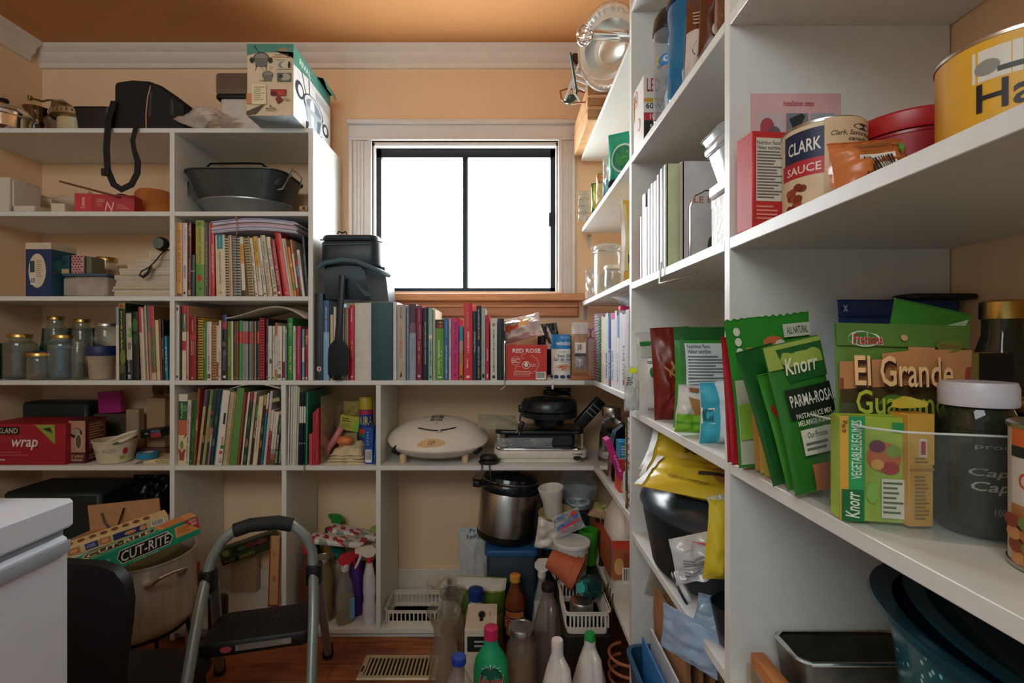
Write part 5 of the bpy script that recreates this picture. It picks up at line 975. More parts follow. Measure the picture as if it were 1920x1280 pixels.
for s_ in (-1, 1):
    for y_ in (-.055, .05): m2 = MB(); m2.lathe([(.01, 0), (.013, .004), (.013, .03), (.01, .034)], 'd2b68c', 16); m2.build('foot', t, (s_*.115-.01, y_, 0))
t = thing('raclette_grill', 'white and steel raclette grill with dark plate, beside the domed grill', 'grill', (X(1013, 1.78), 1.77, z))
mb = MB(); mb.rr(-.15, .15, -.03, .15, .0, .016, .03, M('ded8cc', .3), .003); mb.rr(-.17, .17, -.04, .16, .0165, .044, .04, M('dcd6ca', .3), .006); deco(mb, plane((-.17, -.0402, .0165), (1, 0, 0), (0, 0, 1)), .34, .0275, [('T', .83, .5, .93, .85, 'rotel', '202020'), ('e', .88, .12, .045, .3, '14181c')]); mb.build('housing', t)
mb = MB(); mb.rr(-.162, .158, -.035, .15, .0445, .052, .035, CHROME, .002); mb.build('steel_rim', t)
mb = MB(); mb.rr(-.165, .16, -.02, .15, .10, .112, .03, M('141a1e', .25), .003)
for sx_ in (-.155, .15):
    for y_ in (-.01, .14): mb.box(sx_-.003, sx_+.003, y_-.003, y_+.003, .052, .101, STEEL)
mb.build('grill_plate', t)
mb = MB(); mb.rr(-.13, .13, .01, .13, .053, .095, .02, M('1a1e22', .5), .003); mb.build('heater_box', t)
pouch('clear_packet', 'clear wrapped cutlery in the open slot of the raclette grill', 'wrap', .2, .035, .02, CLR('c8d0d4', .25, .12), (X(985, 1.73), 1.742, z+.054), (10, 0, 0), crk=1, seed=41)
pouch('plastic_bag', 'clear plastic bag spread over the grill plate towards the domed lid', 'bag', .15, .12, .010, CLR('d0d0b8', .4, .2), (X(935, 1.74), 1.735, z+.117), (-74, 4, 6), crk=1, seed=42, n=20)
t = thing('waffle_iron', 'round black waffle iron with coiled cord on the raclette plate', 'waffle iron', (X(1030, 1.8), 1.81, z+.1225))
mb = MB(); DK = M('161d22', .3, 0, .1); mb.lathe([(.045, 0), (.055, .004), (.06, .03), (.05, .034)], DK, 40, caps=(True, True)); mb.lathe([(.09, .032), (.103, .036), (.105, .055), (.1, .058)], DK, 48); mb.build('lower_half', t)
mb = MB(); mb.lathe([(.101, .058), (.106, .059), (.101, .0605)], CHROME, 48); mb.build('band', t)
mb = MB(); mb.lathe([(.104, .061), (.104, .085), (.095, .098), (.06, .104), (.001, .105)], DK, 48); mb.rr(-.115, -.09, -.02, .02, .05, .075, .008, DK, .003); mb.build('lid', t)
mb = MB(); pts = []
for k in range(44): a = k*.5; pts.append((.03+.05*math.cos(a)*(1+.1*math.sin(k)), .0+.028*math.sin(a), .109+.0006*k+.005*abs(math.sin(k*.7))))
mb.tube(pts, .0032, BLACK, 6); mb.tube([(-.02, -.02, .11), (-.06, -.05, .11), (-.09, -.075, .085), (-.11, -.085, .05), (-.112, -.088, .03)], .0032, BLACK, 6); mb.build('cord', t)
mb = MB(); mb.T = Matrix.Translation((-.115, -.09, -.002)) @ Matrix.Rotation(R(25), 4, 'Y'); mb.rr(-.008, .008, -.006, .006, 0, .034, .004, BLACK, .002)
for s_ in (-1, 1): mb.tube([(s_*.004, 0, 0), (s_*.006, 0, -.014)], .0015, STEEL, 6)
mb.build('plug', t)
t = thing('mixer_attachment', 'black ridged appliance handle slanting up in the corner behind the waffle iron', 'appliance', (X(1085, 1.78), 1.8, z+.1225), (0, R(42), 0))
mb = MB(); mb.rr(-.022, .022, -.015, .015, .0, .13, .008, M('0c1216', .3), .004)
for k in range(3): mb.box(-.016, .016, -.0165, -.015, .06+k*.018, .064+k*.018, STEEL)
mb.build('handle_body', t)
mb = MB(); mb.tube([(0, 0, 0), (.004, -.012, -.005), (-.002, -.018, -.02), (-.03, -.02, -.045), (-.02, -.022, -.062), (.02, -.02, -.07), (.034, -.02, -.05), (.03, -.02, -.01), (.028, -.012, .003), (.026, .03, .003)], .0028, BLACK, 6)
mb.thing('power_cord', 'loop of black cord hanging below the shelf edge near the grill foot', 'cord', (X(903, 1.71), 1.698, z+.004))
t = thing('cable_spool', 'dark coil of flex beside the rear foot of the domed grill', 'cord', (X(917, 1.78), 1.735, z)); mb = MB(); mb.lathe([(.03, 0), (.034, .006), (.03, .012), (.026, .014), (.03, .02), (.024, .03), (.001, .032)], BLACK, 28, sx=1.1, sy=.9); mb.build('coil', t)

# ================================================================== bottom bays
z = .0403
def leanbox(name, label, cat, w, d, h, col, loc, ry, fr, rz=0, rs=(), rx=0): return carton(name, label, cat, w, d, h, col, loc, rz, fr=fr, rs=rs, ry=ry, rx=rx)
leanbox('food_bag_box', 'long dark green carton tilted against the wall in the empty bay', 'box', .22, .05, .062, '2c3a1c', (X(466, 1.9), 1.905, Z(1052, 1.9)-.02), -19, [('r', .0, .0, .3, .34, '14180f'), ('T', .04, .1, .25, .28, 'GLAD', '8a9a5a'), ('r', .02, .4, .98, .95, '3f4c22'), ('e', .12, .68, .07, .2, '8a9a4c'), ('r', .24, .45, .98, .92, '181c14'), ('e', .6, .68, .12, .16, '5a2c24'), ('e', .8, .7, .1, .18, '6a3a2c'), ('e', .42, .68, .08, .14, '3a5a2a'), ('T', .34, .08, .62, .3, 'BAKERS', '9a9a4c')])
mb = MB(); mb.box(-.05, .05, 0, .03, 0, .155, 'a8906c', .002); mb.thing('wood_block', 'plain block behind the tilted green carton', 'block', (X(458, 1.95), 1.945, z))
leanbox('cutting_board', 'worn pale board with red edges leaning on the bay side panel', 'board', .042, .012, .26, 'c89a68', (X(517, 1.86), 1.84, z), 0, [('r', 0, 0, .12, 1, '9a3c28'), ('r', .88, 0, 1, 1, '9a3c28'), ('r', 0, 0, 1, .03, '8a3424'), ('e', .5, .4, .2, .05, 'b07a50'), ('e', .4, .75, .15, .04, 'b88458')], rz=0, rx=-4)
def sqring(w, d, z_, p=.35, n=24, cx=0, cy=0):
    out = []
    for i in range(n):
        a = 2*math.pi*i/n; c, s_ = math.cos(a), math.sin(a); e = p*2
        out.append((cx+w/2*math.copysign(abs(c)**e, c), cy+d/2*math.copysign(abs(s_)**e, s_), z_))
    return out
def sprayer(label, loc, w, d, h, body, trig, neck=None, liquid=None, rz=0, prof=None, marks=(), collar=None, flip=False):
    """trigger spray bottle: body, collar, trigger head, trigger lever"""
    t = thing('spray_bottle', label, 'bottle', loc, (0, 0, R(rz))); hb = h*.78
    prof = prof or ((.9, 0), (1, .03), (1, .5), (.88, .62), (.8, .72), (.5, .88), (.36, .96), (.36, 1))
    mb = MB(); mb.loft([sqring(w*a, d*(.4+.6*a), hb*b) for a, b in prof], body)
    if marks: deco(mb, plane((-w/2, -d/2-.001, 0), (1, 0, 0), (0, 0, 1)), w, hb, marks, h0=.0005)
    mb.build('bottle_body', t)
    if liquid: m_ = MB(); m_.loft([sqring(w*.92*a, d*.92*(.4+.6*a), .002+hb*b*.98) for a, b in prof if b <= .5], C(liquid)); m_.build('liquid', t)
    MB().lathe([(w*.2, hb), (w*.22, hb+.003), (w*.2, hb+.022), (w*.14, hb+.026)], C(collar or trig), 20).build('collar', t)
    s_ = -1 if flip else 1
    m_ = MB(); m_.loft([[(s_*x_, y_, hb+.022+z_) for x_, y_, z_ in r_] for r_ in (
        [(-.024, -.007, .012), (-.024, .007, .012), (-.024, .007, .022), (-.024, -.007, .022)], [(-.01, -.010, 0), (-.01, .010, 0), (-.012, .008, .036), (-.012, -.008, .036)],
        [(.012, -.010, 0), (.012, .010, 0), (.01, .009, .038), (.01, -.009, .038)], [(.04, -.007, .018), (.04, .007, .018), (.04, .007, .034), (.04, -.007, .034)], [(.05, -.006, .02), (.05, .006, .02), (.05, .006, .032), (.05, -.006, .032)])], C(trig)); m_.build('trigger_head', t)
    m_ = MB(); m_.tube([(s_*.03, 0, hb+.04), (s_*.032, 0, hb+.025), (s_*.04, 0, hb+.006), (s_*.05, 0, hb-.012)], [.006, .005, .0045, .003], C(neck or trig), 8); m_.build('trigger_lever', t)
    return t
def bottle(label, loc, rings, body, cap, caph=.02, capr=.016, marks=None, liquid=None, n=28, sy=1, name='bottle', cat='bottle', h0=0, mk=None):
    t = thing(name, label, cat, loc); mb = MB(); mb.lathe(rings, body, n, sy=sy)
    if marks:
        def rad(v):
            q = mk[1]+v
            for (ra, za), (rb, zb_) in zip(rings, rings[1:]):
                if za <= q <= zb_: return ra+(rb-ra)*(q-za)/max(1e-6, zb_-za)+.0006
            return rings[-1][0]
        F0_ = barrel(mk[0], mk[1], -90, mk[3], rad)
        def F_(u, v, hh): p = F0_(u, v, hh); return Vector((p.x, p.y*sy-(1-sy)*.001, p.z))
        F_.curved = True; deco(mb, F_, mk[0]*R(mk[3]), mk[2], marks)
    mb.build('bottle_body', t)
    if liquid: MB().lathe([(r_*.93, z_+.002) for r_, z_ in rings if z_ <= liquid[1]], liquid[0], n, sy=sy).build('liquid', t)
    H = rings[-1][1]; MB().lathe([(capr, H), (capr*1.02, H+.003), (capr, H+caph-.002), (capr*.85, H+caph), (.001, H+caph)], C(cap), 24).build('cap', t, (0, 0, -.001))
    return t
bottle('tall dark bottle with red cap by the panel of the cleaning bay', (X(573, 1.77), 1.78, z), [(.028, 0), (.03, .006), (.03, .13), (.024, .17), (.016, .2), (.013, .235)], CLR('7a4a30', .5, .1), 'c02c28', .028, .0165, liquid=(M('3a2014'), .12))
bottle('squat dark bottle, tiny yellow cap, behind the mason jar', (X(592, 1.86), 1.87, z), [(.026, 0), (.028, .005), (.028, .17), (.014, .21), (.014, .24)], '1c241c', 'd0a838', .016, .012)
jar('large mason jar with open steel lid in the cleaning bay', (X(604, 1.76), 1.765, z), .044, .225, lid=STEEL, neck=.74, body=CLR('b8a878', .22, .06), fill='8a6a2c', fillh=.8, lidh=.018)
bottle('yellow bodied bottle behind the mason jar in cleaning bay', (X(612, 1.9), 1.925, z), [(.03, 0), (.033, .005), (.033, .19), (.02, .22), (.014, .25)], 'b88a3c', '1c241c', .02, .014)
sprayer('pale bottle with green trigger standing at the back under the mop pads', (X(618, 1.86), 1.955, z), .04, .03, .32, CLR('a8b8b0', .5, .2), '2c8a2c', rz=150)
sprayer('ivory spray bottle with teal collar, middle of the cleaning bay', (X(632, 1.84), 1.84, z), .058, .045, .235, 'd8d0bc', '1c7a6c', rz=60)
sprayer('clear spray bottle of yellow cleaner with big red trigger', (X(647, 1.745), 1.745, z), .066, .05, .235, CLR('c8ccd0', .2, .06), 'c82c34', liquid='8a7a1c', rz=35, collar='d8d4cc', marks=[('r', .62, .1, .9, .5, '6aa0b8')])
bottle('purple plastic bottle behind the red trigger spray', (X(668, 1.80), 1.80, z), [(.026, 0), (.028, .006), (.028, .15), (.02, .19), (.013, .215)], '4a2c7c', 'b02838', .02, .014)
carton('black_box', 'plain black carton with tan top between the sprays', 'box', .05, .08, .19, '0c0e10', (X(686, 1.80), 1.81, z), 0, tp=[('r', 0, 0, 1, 1, 'b8906c')])
bottle('lime capped flask at the back of the cleaning bay', (X(700, 1.9), 1.93, z), [(.022, 0), (.024, .005), (.024, .2), (.02, .22)], 'c8c4b4', '8aa83c', .05, .02)
sprayer('tall white spray bottle with red collar at the bay panel', (X(693, 1.745), 1.742, z), .046, .05, .275, 'cfd2d6', 'e0dac8', rz=205, collar='c02838', prof=((.92, 0), (1, .02), (1, .3), (.86, .36), (.86, .42), (.95, .5), (.92, .75), (.6, .92), (.45, 1)))
PAD = bpy.data.materials.new('printed_pad'); PAD.use_nodes = True; nt = PAD.node_tree; vo = nt.nodes.new('ShaderNodeTexVoronoi'); vo.inputs['Scale'].default_value = 55
tc = nt.nodes.new('ShaderNodeTexCoord'); nt.links.new(tc.outputs['Object'], vo.inputs[0]); rp = nt.nodes.new('ShaderNodeValToRGB'); rp.color_ramp.interpolation = 'CONSTANT'
sp = nt.nodes.new('ShaderNodeSeparateColor'); nt.links.new(vo.outputs['Color'], sp.inputs[0]); nt.links.new(sp.outputs[0], rp.inputs[0])
rp.color_ramp.elements[0].color = lin('d8d0c8'); rp.color_ramp.elements[1].position = .62; rp.color_ramp.elements[1].color = lin('b02838'); e_ = rp.color_ramp.elements.new(.8); e_.color = lin('8a9088')
nt.links.new(rp.outputs[0], nt.nodes['Principled BSDF'].inputs['Base Color'])
for i, (px, py, l_, a_, yy) in enumerate(((633, 1013, .2, 9, 1.80), (662, 998, .2, 14, 1.90))):
    t = thing('duster', ['red and white patterned duster pad lying across the spray bottle tops', 'second patterned duster pad, higher and nearer the wall'][i], 'duster', (X(px, yy), yy, Z(py, yy)-.01+(.0 if i else 0.0)), (0, R(a_), R(8)))
    MB().rr(-l_/2, l_/2, -.035, .035, 0, .022, .02, PAD, .008).build('pad', t); MB().box(l_/2-.02, l_/2+.002, -.02, .02, -.002, .024, 'a82434', .003).build('end_cap', t)
def slotted(name, label, x0, x1, y0, y1, z0, z1, col='d9d2c4', n=10):
    """plastic basket: floor, rim and upright ribs round all four sides"""
    mb = MB(); c = C(col); r = .006
    mb.rr(x0+.006, x1-.006, y0+.006, y1-.006, z0, z0+.003, .012, c)
    mb.tray(x0+.004, x1-.004, y0+.004, y1-.004, z0, z0+(z1-z0)*.28, .012, .003, c, .002)
    m2 = MB(); m2.tray(x0, x1, y0, y1, z1-.012, z1, .014, .003, c); mb.v += []
    a = []
    def ringz(za, zb, ins): 
        rs = []
        for ii, zz in ((ins, za), (ins, zb), (ins+.003, zb), (ins+.003, za)):
            rg_ = []
            for cx, cy, st in ((x1-.014, y1-.014, 0), (x0+.014, y1-.014, 90), (x0+.014, y0+.014, 180), (x1-.014, y0+.014, 270)):
                for k in range(5): q = R(st+22.5*k); rg_.append((cx+(.014-ii)*math.cos(q), cy+(.014-ii)*math.sin(q), zz))
            rs.append(rg_)
        mb.loft(rs, c, closed=True)
    ringz(z1-.013, z1-.003, .001); ringz(z1-.003, z1, -.004)
    nx = n; ny = max(4, int(n*(y1-y0)/(x1-x0)))
    for k in range(nx+1):
        x = x0+.014+(x1-x0-.028)*k/nx
        for y in (y0+.0015, y1-.0045): mb.box(x-.0022, x+.0022, y, y+.003, z0+(z1-z0)*.2, z1-.01, c)
    for k in range(ny+1):
        y = y0+.014+(y1-y0-.028)*k/ny
        for x in (x0+.0015, x1-.0045): mb.box(x, x+.003, y-.0022, y+.0022, z0+(z1-z0)*.2, z1-.01, c)
    return mb.thing(name, label, 'basket')
slotted('plastic_basket', 'empty white slotted basket on the bottom board by the glass vase', X(722, 1.72), X(812, 1.72)+.02, 1.715, 1.85, z, z+.058, n=11)
pouch('paper_rag', 'crumpled white cloth scrap behind the empty basket', 'cloth', .09, .06, .04, 'cfc4b0', (X(822, 1.9), 1.91, z), (-25, -12, 0), crk=1, seed=51)
mb = MB(); mb.tray(-.03, .03, 0, .06, 0, .10, .008, .002, '1c1e1e', .004); mb.thing('black_tray', 'small dark plastic tray beside the cloth scrap', 'tray', (X(850, 1.82), 1.82, .0003))

# ================================================================== floor, in front of the shelves
t = thing('floor_vent', 'cream metal floor register with long louvres set in the wood floor', 'vent', (0, 0, .0003))
va, vb = (D(655, 1276, 0), D(670, 1229, 0)); x0, x1 = X(660, va)+.01, X(816, vb)+.02
y0, y1 = 1.50, 1.615; VC = M('c9b890', .45, .2)
m_ = MB(); m_.loft([[(x0, y0, 0), (x1, y0, 0), (x1, y1, 0), (x0, y1, 0)], [(x0+.003, y0+.003, .005), (x1-.003, y0+.003, .005), (x1-.003, y1-.003, .005), (x0+.003, y1-.003, .005)], [(x0+.018, y0+.014, .005), (x1-.018, y0+.014, .005), (x1-.018, y1-.014, .005), (x0+.018, y1-.014, .005)], [(x0+.018, y0+.014, .001), (x1-.018, y0+.014, .001), (x1-.018, y1-.014, .001), (x0+.018, y1-.014, .001)]], VC, caps=(True, False)); m_.box(x0+.018, x1-.018, y0+.014, y1-.014, .0002, .0008, '140c08'); m_.build('frame', t)
nsl = 17
for k in range(nsl):
    x = x0+.018+(x1-x0-.036)*(k+.5)/nsl; MB().box(x-.0028, x+.0028, y0+.012, y1-.012, .002, .0052, VC, .0006).build('louvre', t)
MB().rr(x0+.006, x0+.013, y0+.03, y0+.055, .005, .009, .003, '3a3a30', .001).build('lever', t)
def jug(label, loc, w, d, h, cap, body, rz=0, liquid=None, capr=.014, cat='jug'):
    t = thing('plastic_jug', label, cat, loc, (0, 0, R(rz))); mb = MB()
    pf = ((.9, 0), (1, .03), (1, .42), (.97, .5), (.8, .66), (.55, .82), (.34, .92), (.3, .94), (.3, 1))
    mb.loft([sqring(w*a, d*a, h*b*.94, .3 if b < .6 else .42) for a, b in pf], body); mb.build('jug_body', t)
    m_ = MB(); m_.tube([(w*.05, -d*.08, h*.86), (w*.08, -d*.26, h*.8), (w*.08, -d*.38, h*.66), (w*.08, -d*.45, h*.5), (w*.08, -d*.42, h*.4)], [.009, .014, .015, .015, .014], body, 10); m_.build('handle', t)
    if liquid: m_ = MB(); m_.loft([sqring(w*.95*a, d*.95*a, .003+h*b*.93, .3) for a, b in pf if b <= .5], liquid); m_.build('liquid', t)
    MB().lathe([(capr*1.02, 0), (capr*1.06, .003), (capr, .016), (capr*.9, .018), (.001, .018)], C(cap), 28).build('cap', t, (0, 0, h*.94-.003))
    return t
MILK = CLR('f4f0ea', .72, .2)
jug('milky plastic jug with white cap on the floor', (.129, 1.17, 0), .092, .092, .335, 'e0d4cc', MILK, 20)
jug('milky plastic jug with green cap on the floor before the crate', (.222, 1.25, 0), .095, .095, .30, '1f9a44', MILK, 10)
jug('tall jug of brown liquid with black cap, behind the milk jugs', (.131, 1.44, 0), .105, .1, .335, '0e1214', CLR('9a8a80', .35, .12), 0, liquid=M('3c2a22', .3), capr=.019)
t = bottle('green cleaner bottle with magenta cap on the floor', (-.034, 1.275, 0), [(.04, 0), (.046, .006), (.047, .15), (.046, .19), (.042, .215), (.027, .24), (.019, .252), (.018, .27)], M('18a068', .3), 'c8285c', .03, .0185, sy=.7,
   marks=[('e', .5, .55, .36, .34, '123a34'), ('e', .5, .55, .33, .31, '0f5a48')]+[('p', [(.5, .85), (.5+.3*math.cos(R(a)), .78+.16*math.sin(R(a))), (.5+.3*math.cos(R(a+7)), .78+.16*math.sin(R(a+7)))], 'd8e8dc') for a in range(0, 180, 30)]+[('T', .16, .5, .86, .72, 'Hertel', 'e8e8e4', 0, 'i'), ('T', .17, .515, .85, .71, 'Hertel', 'c02c38', 0, 'i'), ('l', .3, .3, .7, .42, 2, '8ac8dc')], mk=(.0472, .10, .125, 120))
carton('cleaner_carton', 'white carton with hand hole on top, behind the green cleaner bottle', 'box', .09, .135, .24, 'd2c4b0', (X(901, 1.355), 1.36, 0), 0, fr=[('r', .08, .74, 1, .92, '141816'), ('l', .3, .78, .8, .88, 2, 'a8a89c'), ('T', .35, .66, .85, .7, 'ATTITUDE', '4a4034', 0, 'n'), ('e', .66, .5, .09, .06, '7a2c1c'), ('p', [(.6, .5), (.56, .6), (.64, .53), (.7, .6), (.72, .5)], '7a2c1c'), ('e', .62, .4, .16, .035, '9aa83c')],
   tp=[('e', .5, .55, .14, .16, '8a8478'), ('e', .5, .55, .1, .13, '0c0c0a'), ('r', .44, .3, .56, .42, '141410'), ('l', .75, .3, .8, .8, 1, 'a89878')])
jar('tall empty mason jar with steel lid on the floor', (.048, 1.33, 0), .042, .27, lid=STEEL, neck=.78, body=CLR('d0c0ac', .1, .04), lidh=.016)
t = thing('glass_vase', 'tall clear waisted glass vase on the floor by the vent', 'vase', (-.179, 1.44, 0)); VG = CLR('d0c8b8', .10, .03, 1.3)
MB().lathe([(.036, 0), (.04, .004), (.046, .05), (.042, .12), (.03, .18), (.031, .2), (.045, .235), (.052, .25), (.05, .252), (.042, .235), (.028, .2), (.027, .18), (.039, .12), (.043, .05), (.037, .008), (.001, .007)], VG, 40, caps=(True, False)).build('vase_body', t)
t = thing('glass_bowl', 'second clear glass rim behind the tall vase', 'vase', (-.17, 1.60, 0)); MB().lathe([(.034, 0), (.038, .004), (.04, .12), (.028, .18), (.045, .225), (.043, .225), (.026, .18), (.038, .12), (.001, .006)], VG, 36, caps=(True, False)).build('vase_body', t)
bottle('clear water bottle with blue cap on the floor, lowest in the frame', (-.108, 1.16, 0), [(.036, 0), (.042, .006), (.043, .1), (.041, .11), (.043, .12), (.043, .19), (.036, .22), (.022, .25), (.013, .265), (.013, .28)], CLR('d8d8d4', .16, .05), '143c9c', .018, .017)
bottle('amber oil cleaner bottle with yellow cap and navy label', (X(966, 1.65), 1.65, 0), [(.034, 0), (.037, .006), (.037, .15), (.035, .16), (.028, .19), (.016, .215), (.0145, .235)], CLR('8a4a24', .6, .08), 'd89a34', .022, .018,
   marks=[('r', 0, 0, 1, 1, '141c48'), ('r', .12, .78, .8, .96, 'c8783c'), ('l', .2, .82, .7, .94, 2, '5a2c1c'), ('r', .02, .42, .88, .74, 'd8d0c8'), ('r', .05, .44, .85, .72, 'c02830'), ('T', .1, .48, .8, .68, 'STOIL', 'ecece4'), ('r', .15, .24, .78, .4, 'c89a4c'), ('l', .2, .27, .7, .38, 2, '3a2c1c')], mk=(.0376, .04, .11, 150))
bottle('blue capped bottle tucked behind the white carton', (X(892, 1.6), 1.60, 0), [(.03, 0), (.032, .005), (.032, .15), (.02, .18), (.016, .2)], 'c8ccd4', '10307c', .035, .024)
pouch('soil_bag', 'green and yellow orchid soil bag standing on the floor', 'bag', .17, .24, .06, '9a9a34', (X(897, 1.67), 1.672, 0), (4, 3, 0), crk=.45, seed=61, n=20, fr=[('r', 0, .52, 1, .82, '4f6a1c'), ('p', [(0, .5), (.5, .58), (1, .5), (1, .44), (.5, .5), (0, .44)], '5a7420'), ('r', 0, .84, 1, 1, 'cfc8bc'), ('T', .34, .68, .56, .76, 'Orchid', 'e8e8dc', 0, 'i'), ('T', .5, .56, .8, .66, 'Orchidées', 'e8e8dc', 0, 'i'), ('l', .08, .2, .35, .42, 4, '6a6a20'), ('l', .6, .22, .92, .42, 4, '6a6a20'), ('p', [(.28, .36), (.4, .3), (.39, .29), (.27, .34)], '2a2a14')])
pouch('soil_bag', 'white growing mix bag with blue lettering behind the orchid soil', 'bag', .12, .31, .04, 'c8c8c4', (X(893, 1.9), 1.92, 0), (0, -3, 0), crk=.5, seed=62, fr=[('T', .3, .84, .9, .92, 'KeriPump', '2a4a6c'), ('T', .4, .93, .75, .98, 'Pro', '4a6a8c')])
# stainless urn on a blue bin
mb = MB(); mb.rr(-.08, .10, 0, .22, 0, .285, .02, M('2c3a42', .5), .004); t = thing('storage_bin', 'dark blue grey bin on the floor beneath the steel cooker', 'bin', (X(965, 1.72)-.02, 1.722, 0)); mb.build('bin_body', t)
MB().rr(-.088, .108, -.008, .228, .2855, .308, .022, M('2a5a8c', .4), .004).build('lid', t)
t = thing('pressure_cooker', 'tilted stainless steel cooker with black lid standing on the blue bin', 'cooker', (X(946, 1.81), 1.815, .3155), (R(-3), R(6), 0)); t.scale = (.94, .94, .885)
MB().lathe([(.1, 0), (.112, .01), (.114, .03), (.11, .032)], BLACK, 48).build('base', t)
MB().lathe([(.112, .033), (.113, .2), (.112, .202)], M('aaa69e', .28, 1, .12, 8, 0, stretch=(60, 1, .2)), 64).build('cooker_body', t)
mb = MB(); mb.lathe([(.116, .203), (.119, .21), (.119, .236), (.112, .245)], M('0c1418', .2), 56); mb.build('collar', t)
mb = MB(); mb.lathe([(.111, .246), (.106, .262), (.08, .272), (.03, .276), (.001, .277)], M('10181c', .15), 56); mb.lathe([(.117, .2455), (.117, .248), (.11, .249)], CHROME, 56); mb.rr(-.03, .03, -.02, .02, .274, .29, .01, M('0c1418', .2), .004); mb.build('lid', t)
mb = MB(); mb.rr(-.148, -.116, -.02, .02, .2, .226, .008, BLACK, .004); mb.build('handle', t)
# crates that carry the corner heap
def crate(label, x0, x1, y0, y1, z0, h, c='161c1e'):
    t = thing('storage_crate', label, 'crate', (0, 0, 0)); MB().tray(x0, x1, y0, y1, z0, z0+h-.001, .01, .003, M(c, .5), .004, .002).build('crate_body', t); MB().rr(x0-.004, x1+.004, y0-.004, y1+.004, z0+h, z0+h+.006, .012, M(c, .4), .002).build('lid', t); return t
crate('black lidded crate under the honey tub', .172, .308, 1.53, 1.69, 0, .279)
crate('charcoal crate supporting the slotted basket with the steel ringed jar', .168, .296, 1.325, 1.5, 0, .238, '1c1612')
crate('dark crate in the far corner beneath the clear deli tub', .15, .31, 1.76, 1.96, 0, .42, '20282a')
sprayer('white trigger spray bottle with frosted body, beside the amber bottle', (X(1016, 1.62), 1.62, 0), .066, .05, .335, CLR('c8ccc8', .35, .15), 'dcdad4', marks=[('r', .1, .3, .9, .75, 'b8c0c0')])
t = tub('white honey tub with red label, bagged bits on its lid', (.222, 1.587, .286), .046, .056, .105, 'd6dcd8', [('e', .22, .5, .24, .42, 'b81c34'), ('T', .08, .6, .26, .7, 'MIEL', 'e8dcc0'), ('T', .06, .46, .32, .57, 'HONEY', 'e8dcc0'), ('T', .16, .24, .3, .32, 'compliments', 'e8dcc0', 0, 'i'), ('r', .46, .2, .92, .8, 'b8b060'), ('e', .62, .5, .1, .2, 'c8a040'), ('r', .84, .2, .92, .85, 'a82434')], lid='d8dedc', lidh=.012, span=170, a0=-105)
pouch('plastic_bag', 'clear packet of blue and red pieces on the honey tub lid', 'bag', .1, .075, .03, CLR('d8dce0', .3, .15), (.222, 1.585, .404), (-52, -22, 0), crk=.8, seed=71, fr=[('p', [(.05, .2), (.9, .55), (.95, .7), (.1, .4)], '1c5ab0'), ('p', [(.2, .05), (.9, .35), (.9, .45), (.2, .2)], 'c82838'), ('e', .8, .7, .12, .14, 'd04030'), ('T', .05, .6, .6, .8, 'Chips', '2a6ac0', 0, 'i')])
pouch('glove', 'white cotton glove with blue hem draped over the bin beside the honey tub', 'glove', .09, .115, .03, 'd9cfc4', (X(1026, 1.66), 1.69, .315), (6, 8, 0), crk=.5, seed=72, fr=[('r', 0, 0, 1, .09, '1f6ab0')])
t = thing('saucer', 'pale green plant saucer under the white pot', 'saucer', (X(1044, 1.68), 1.71, .432), (R(6), R(-8), 0)); MB().lathe([(.04, 0), (.046, .003), (.058, .018), (.06, .02), (.056, .02), (.042, .006), (.001, .005)], 'b0a468', 40, caps=(True, False)).build('saucer_body', t)
t = thing('flower_pot', 'white plastic flower pot standing in the green saucer', 'pot', (X(1040, 1.68), 1.705, .439), (R(4), R(-7), 0)); MB().lathe([(.03, 0), (.032, .003), (.036, .06), (.0375, .062), (.045, .1), (.043, .101), (.034, .06), (.03, .006), (.001, .005)], 'dcd8d0', 40, caps=(True, False)).build('pot_body', t)
slotted('plastic_basket', 'white slotted basket holding a jar and clay pot on the charcoal crate', .168, .292, 1.325, 1.5, .2455, .31, n=9)
jar('squat jar with steel ring lid lying in the slotted basket', (.222, 1.385, .250), .034, .062, lid=STEEL, neck=.9, body=GD, lidh=.014)
t = thing('clay_pot', 'terracotta flower pot tipped on its side above the basket', 'pot', (.185, 1.50, .352), (R(38), R(118), R(20)))
MB().lathe([(.028, -.05), (.03, -.048), (.042, .024), (.048, .026), (.05, .05), (.045, .051), (.042, .026), (.028, -.04), (.001, -.04)], M('b8603c', .7, 0, .08, 30), 40, caps=(True, False)).build('pot_body', t)
t = thing('glass_bottle', 'dark teal glass bottle with turquoise stopper beside the clay pot', 'bottle', (.262, 1.43, .325), (R(70), 0, R(-35))); MB().lathe([(.02, 0), (.032, .01), (.034, .04), (.024, .062), (.012, .07), (.012, .085)], CLR('0c4a48', .6, .04), 32).build('bottle_body', t, (0, 0, -.02))
m_ = MB(); m_.lathe([(.014, .066), (.014, .086), (.001, .087)], '1f9a94', 20); m_.box(-.004, .004, .01, .02, .03, .085, '1f9a94', .002); m_.build('stopper', t)
t = thing('plastic_jug', 'big white jug with orange label on the lowest pantry shelf', 'jug', (.372, 1.52, .3003))
m_ = MB(); JW = M('dcd2c6', .4); m_.loft([sqring(.105*a, .16*a2, b_, .32) for a, a2, b_ in ((.95, .95, 0), (1, 1, .008), (1, 1, .15), (.98, .97, .165), (.8, .75, .215), (.5, .45, .25), (.4, .3, .262))], JW)
deco(m_, plane((-.05, -.0805, 0), (1, 0, 0), (0, 0, 1)), .1, .16, [('r', 0, .25, 1, .92, 'a85a34'), ('r', 0, .82, 1, .98, 'c8402c'), ('e', .2, .5, .14, .16, 'd8a060'), ('r', .35, .4, .7, .75, '8a4428'), ('b', .3, .18, .8, .48), ('e', .95, .6, .12, .16, '6a8a3c')])
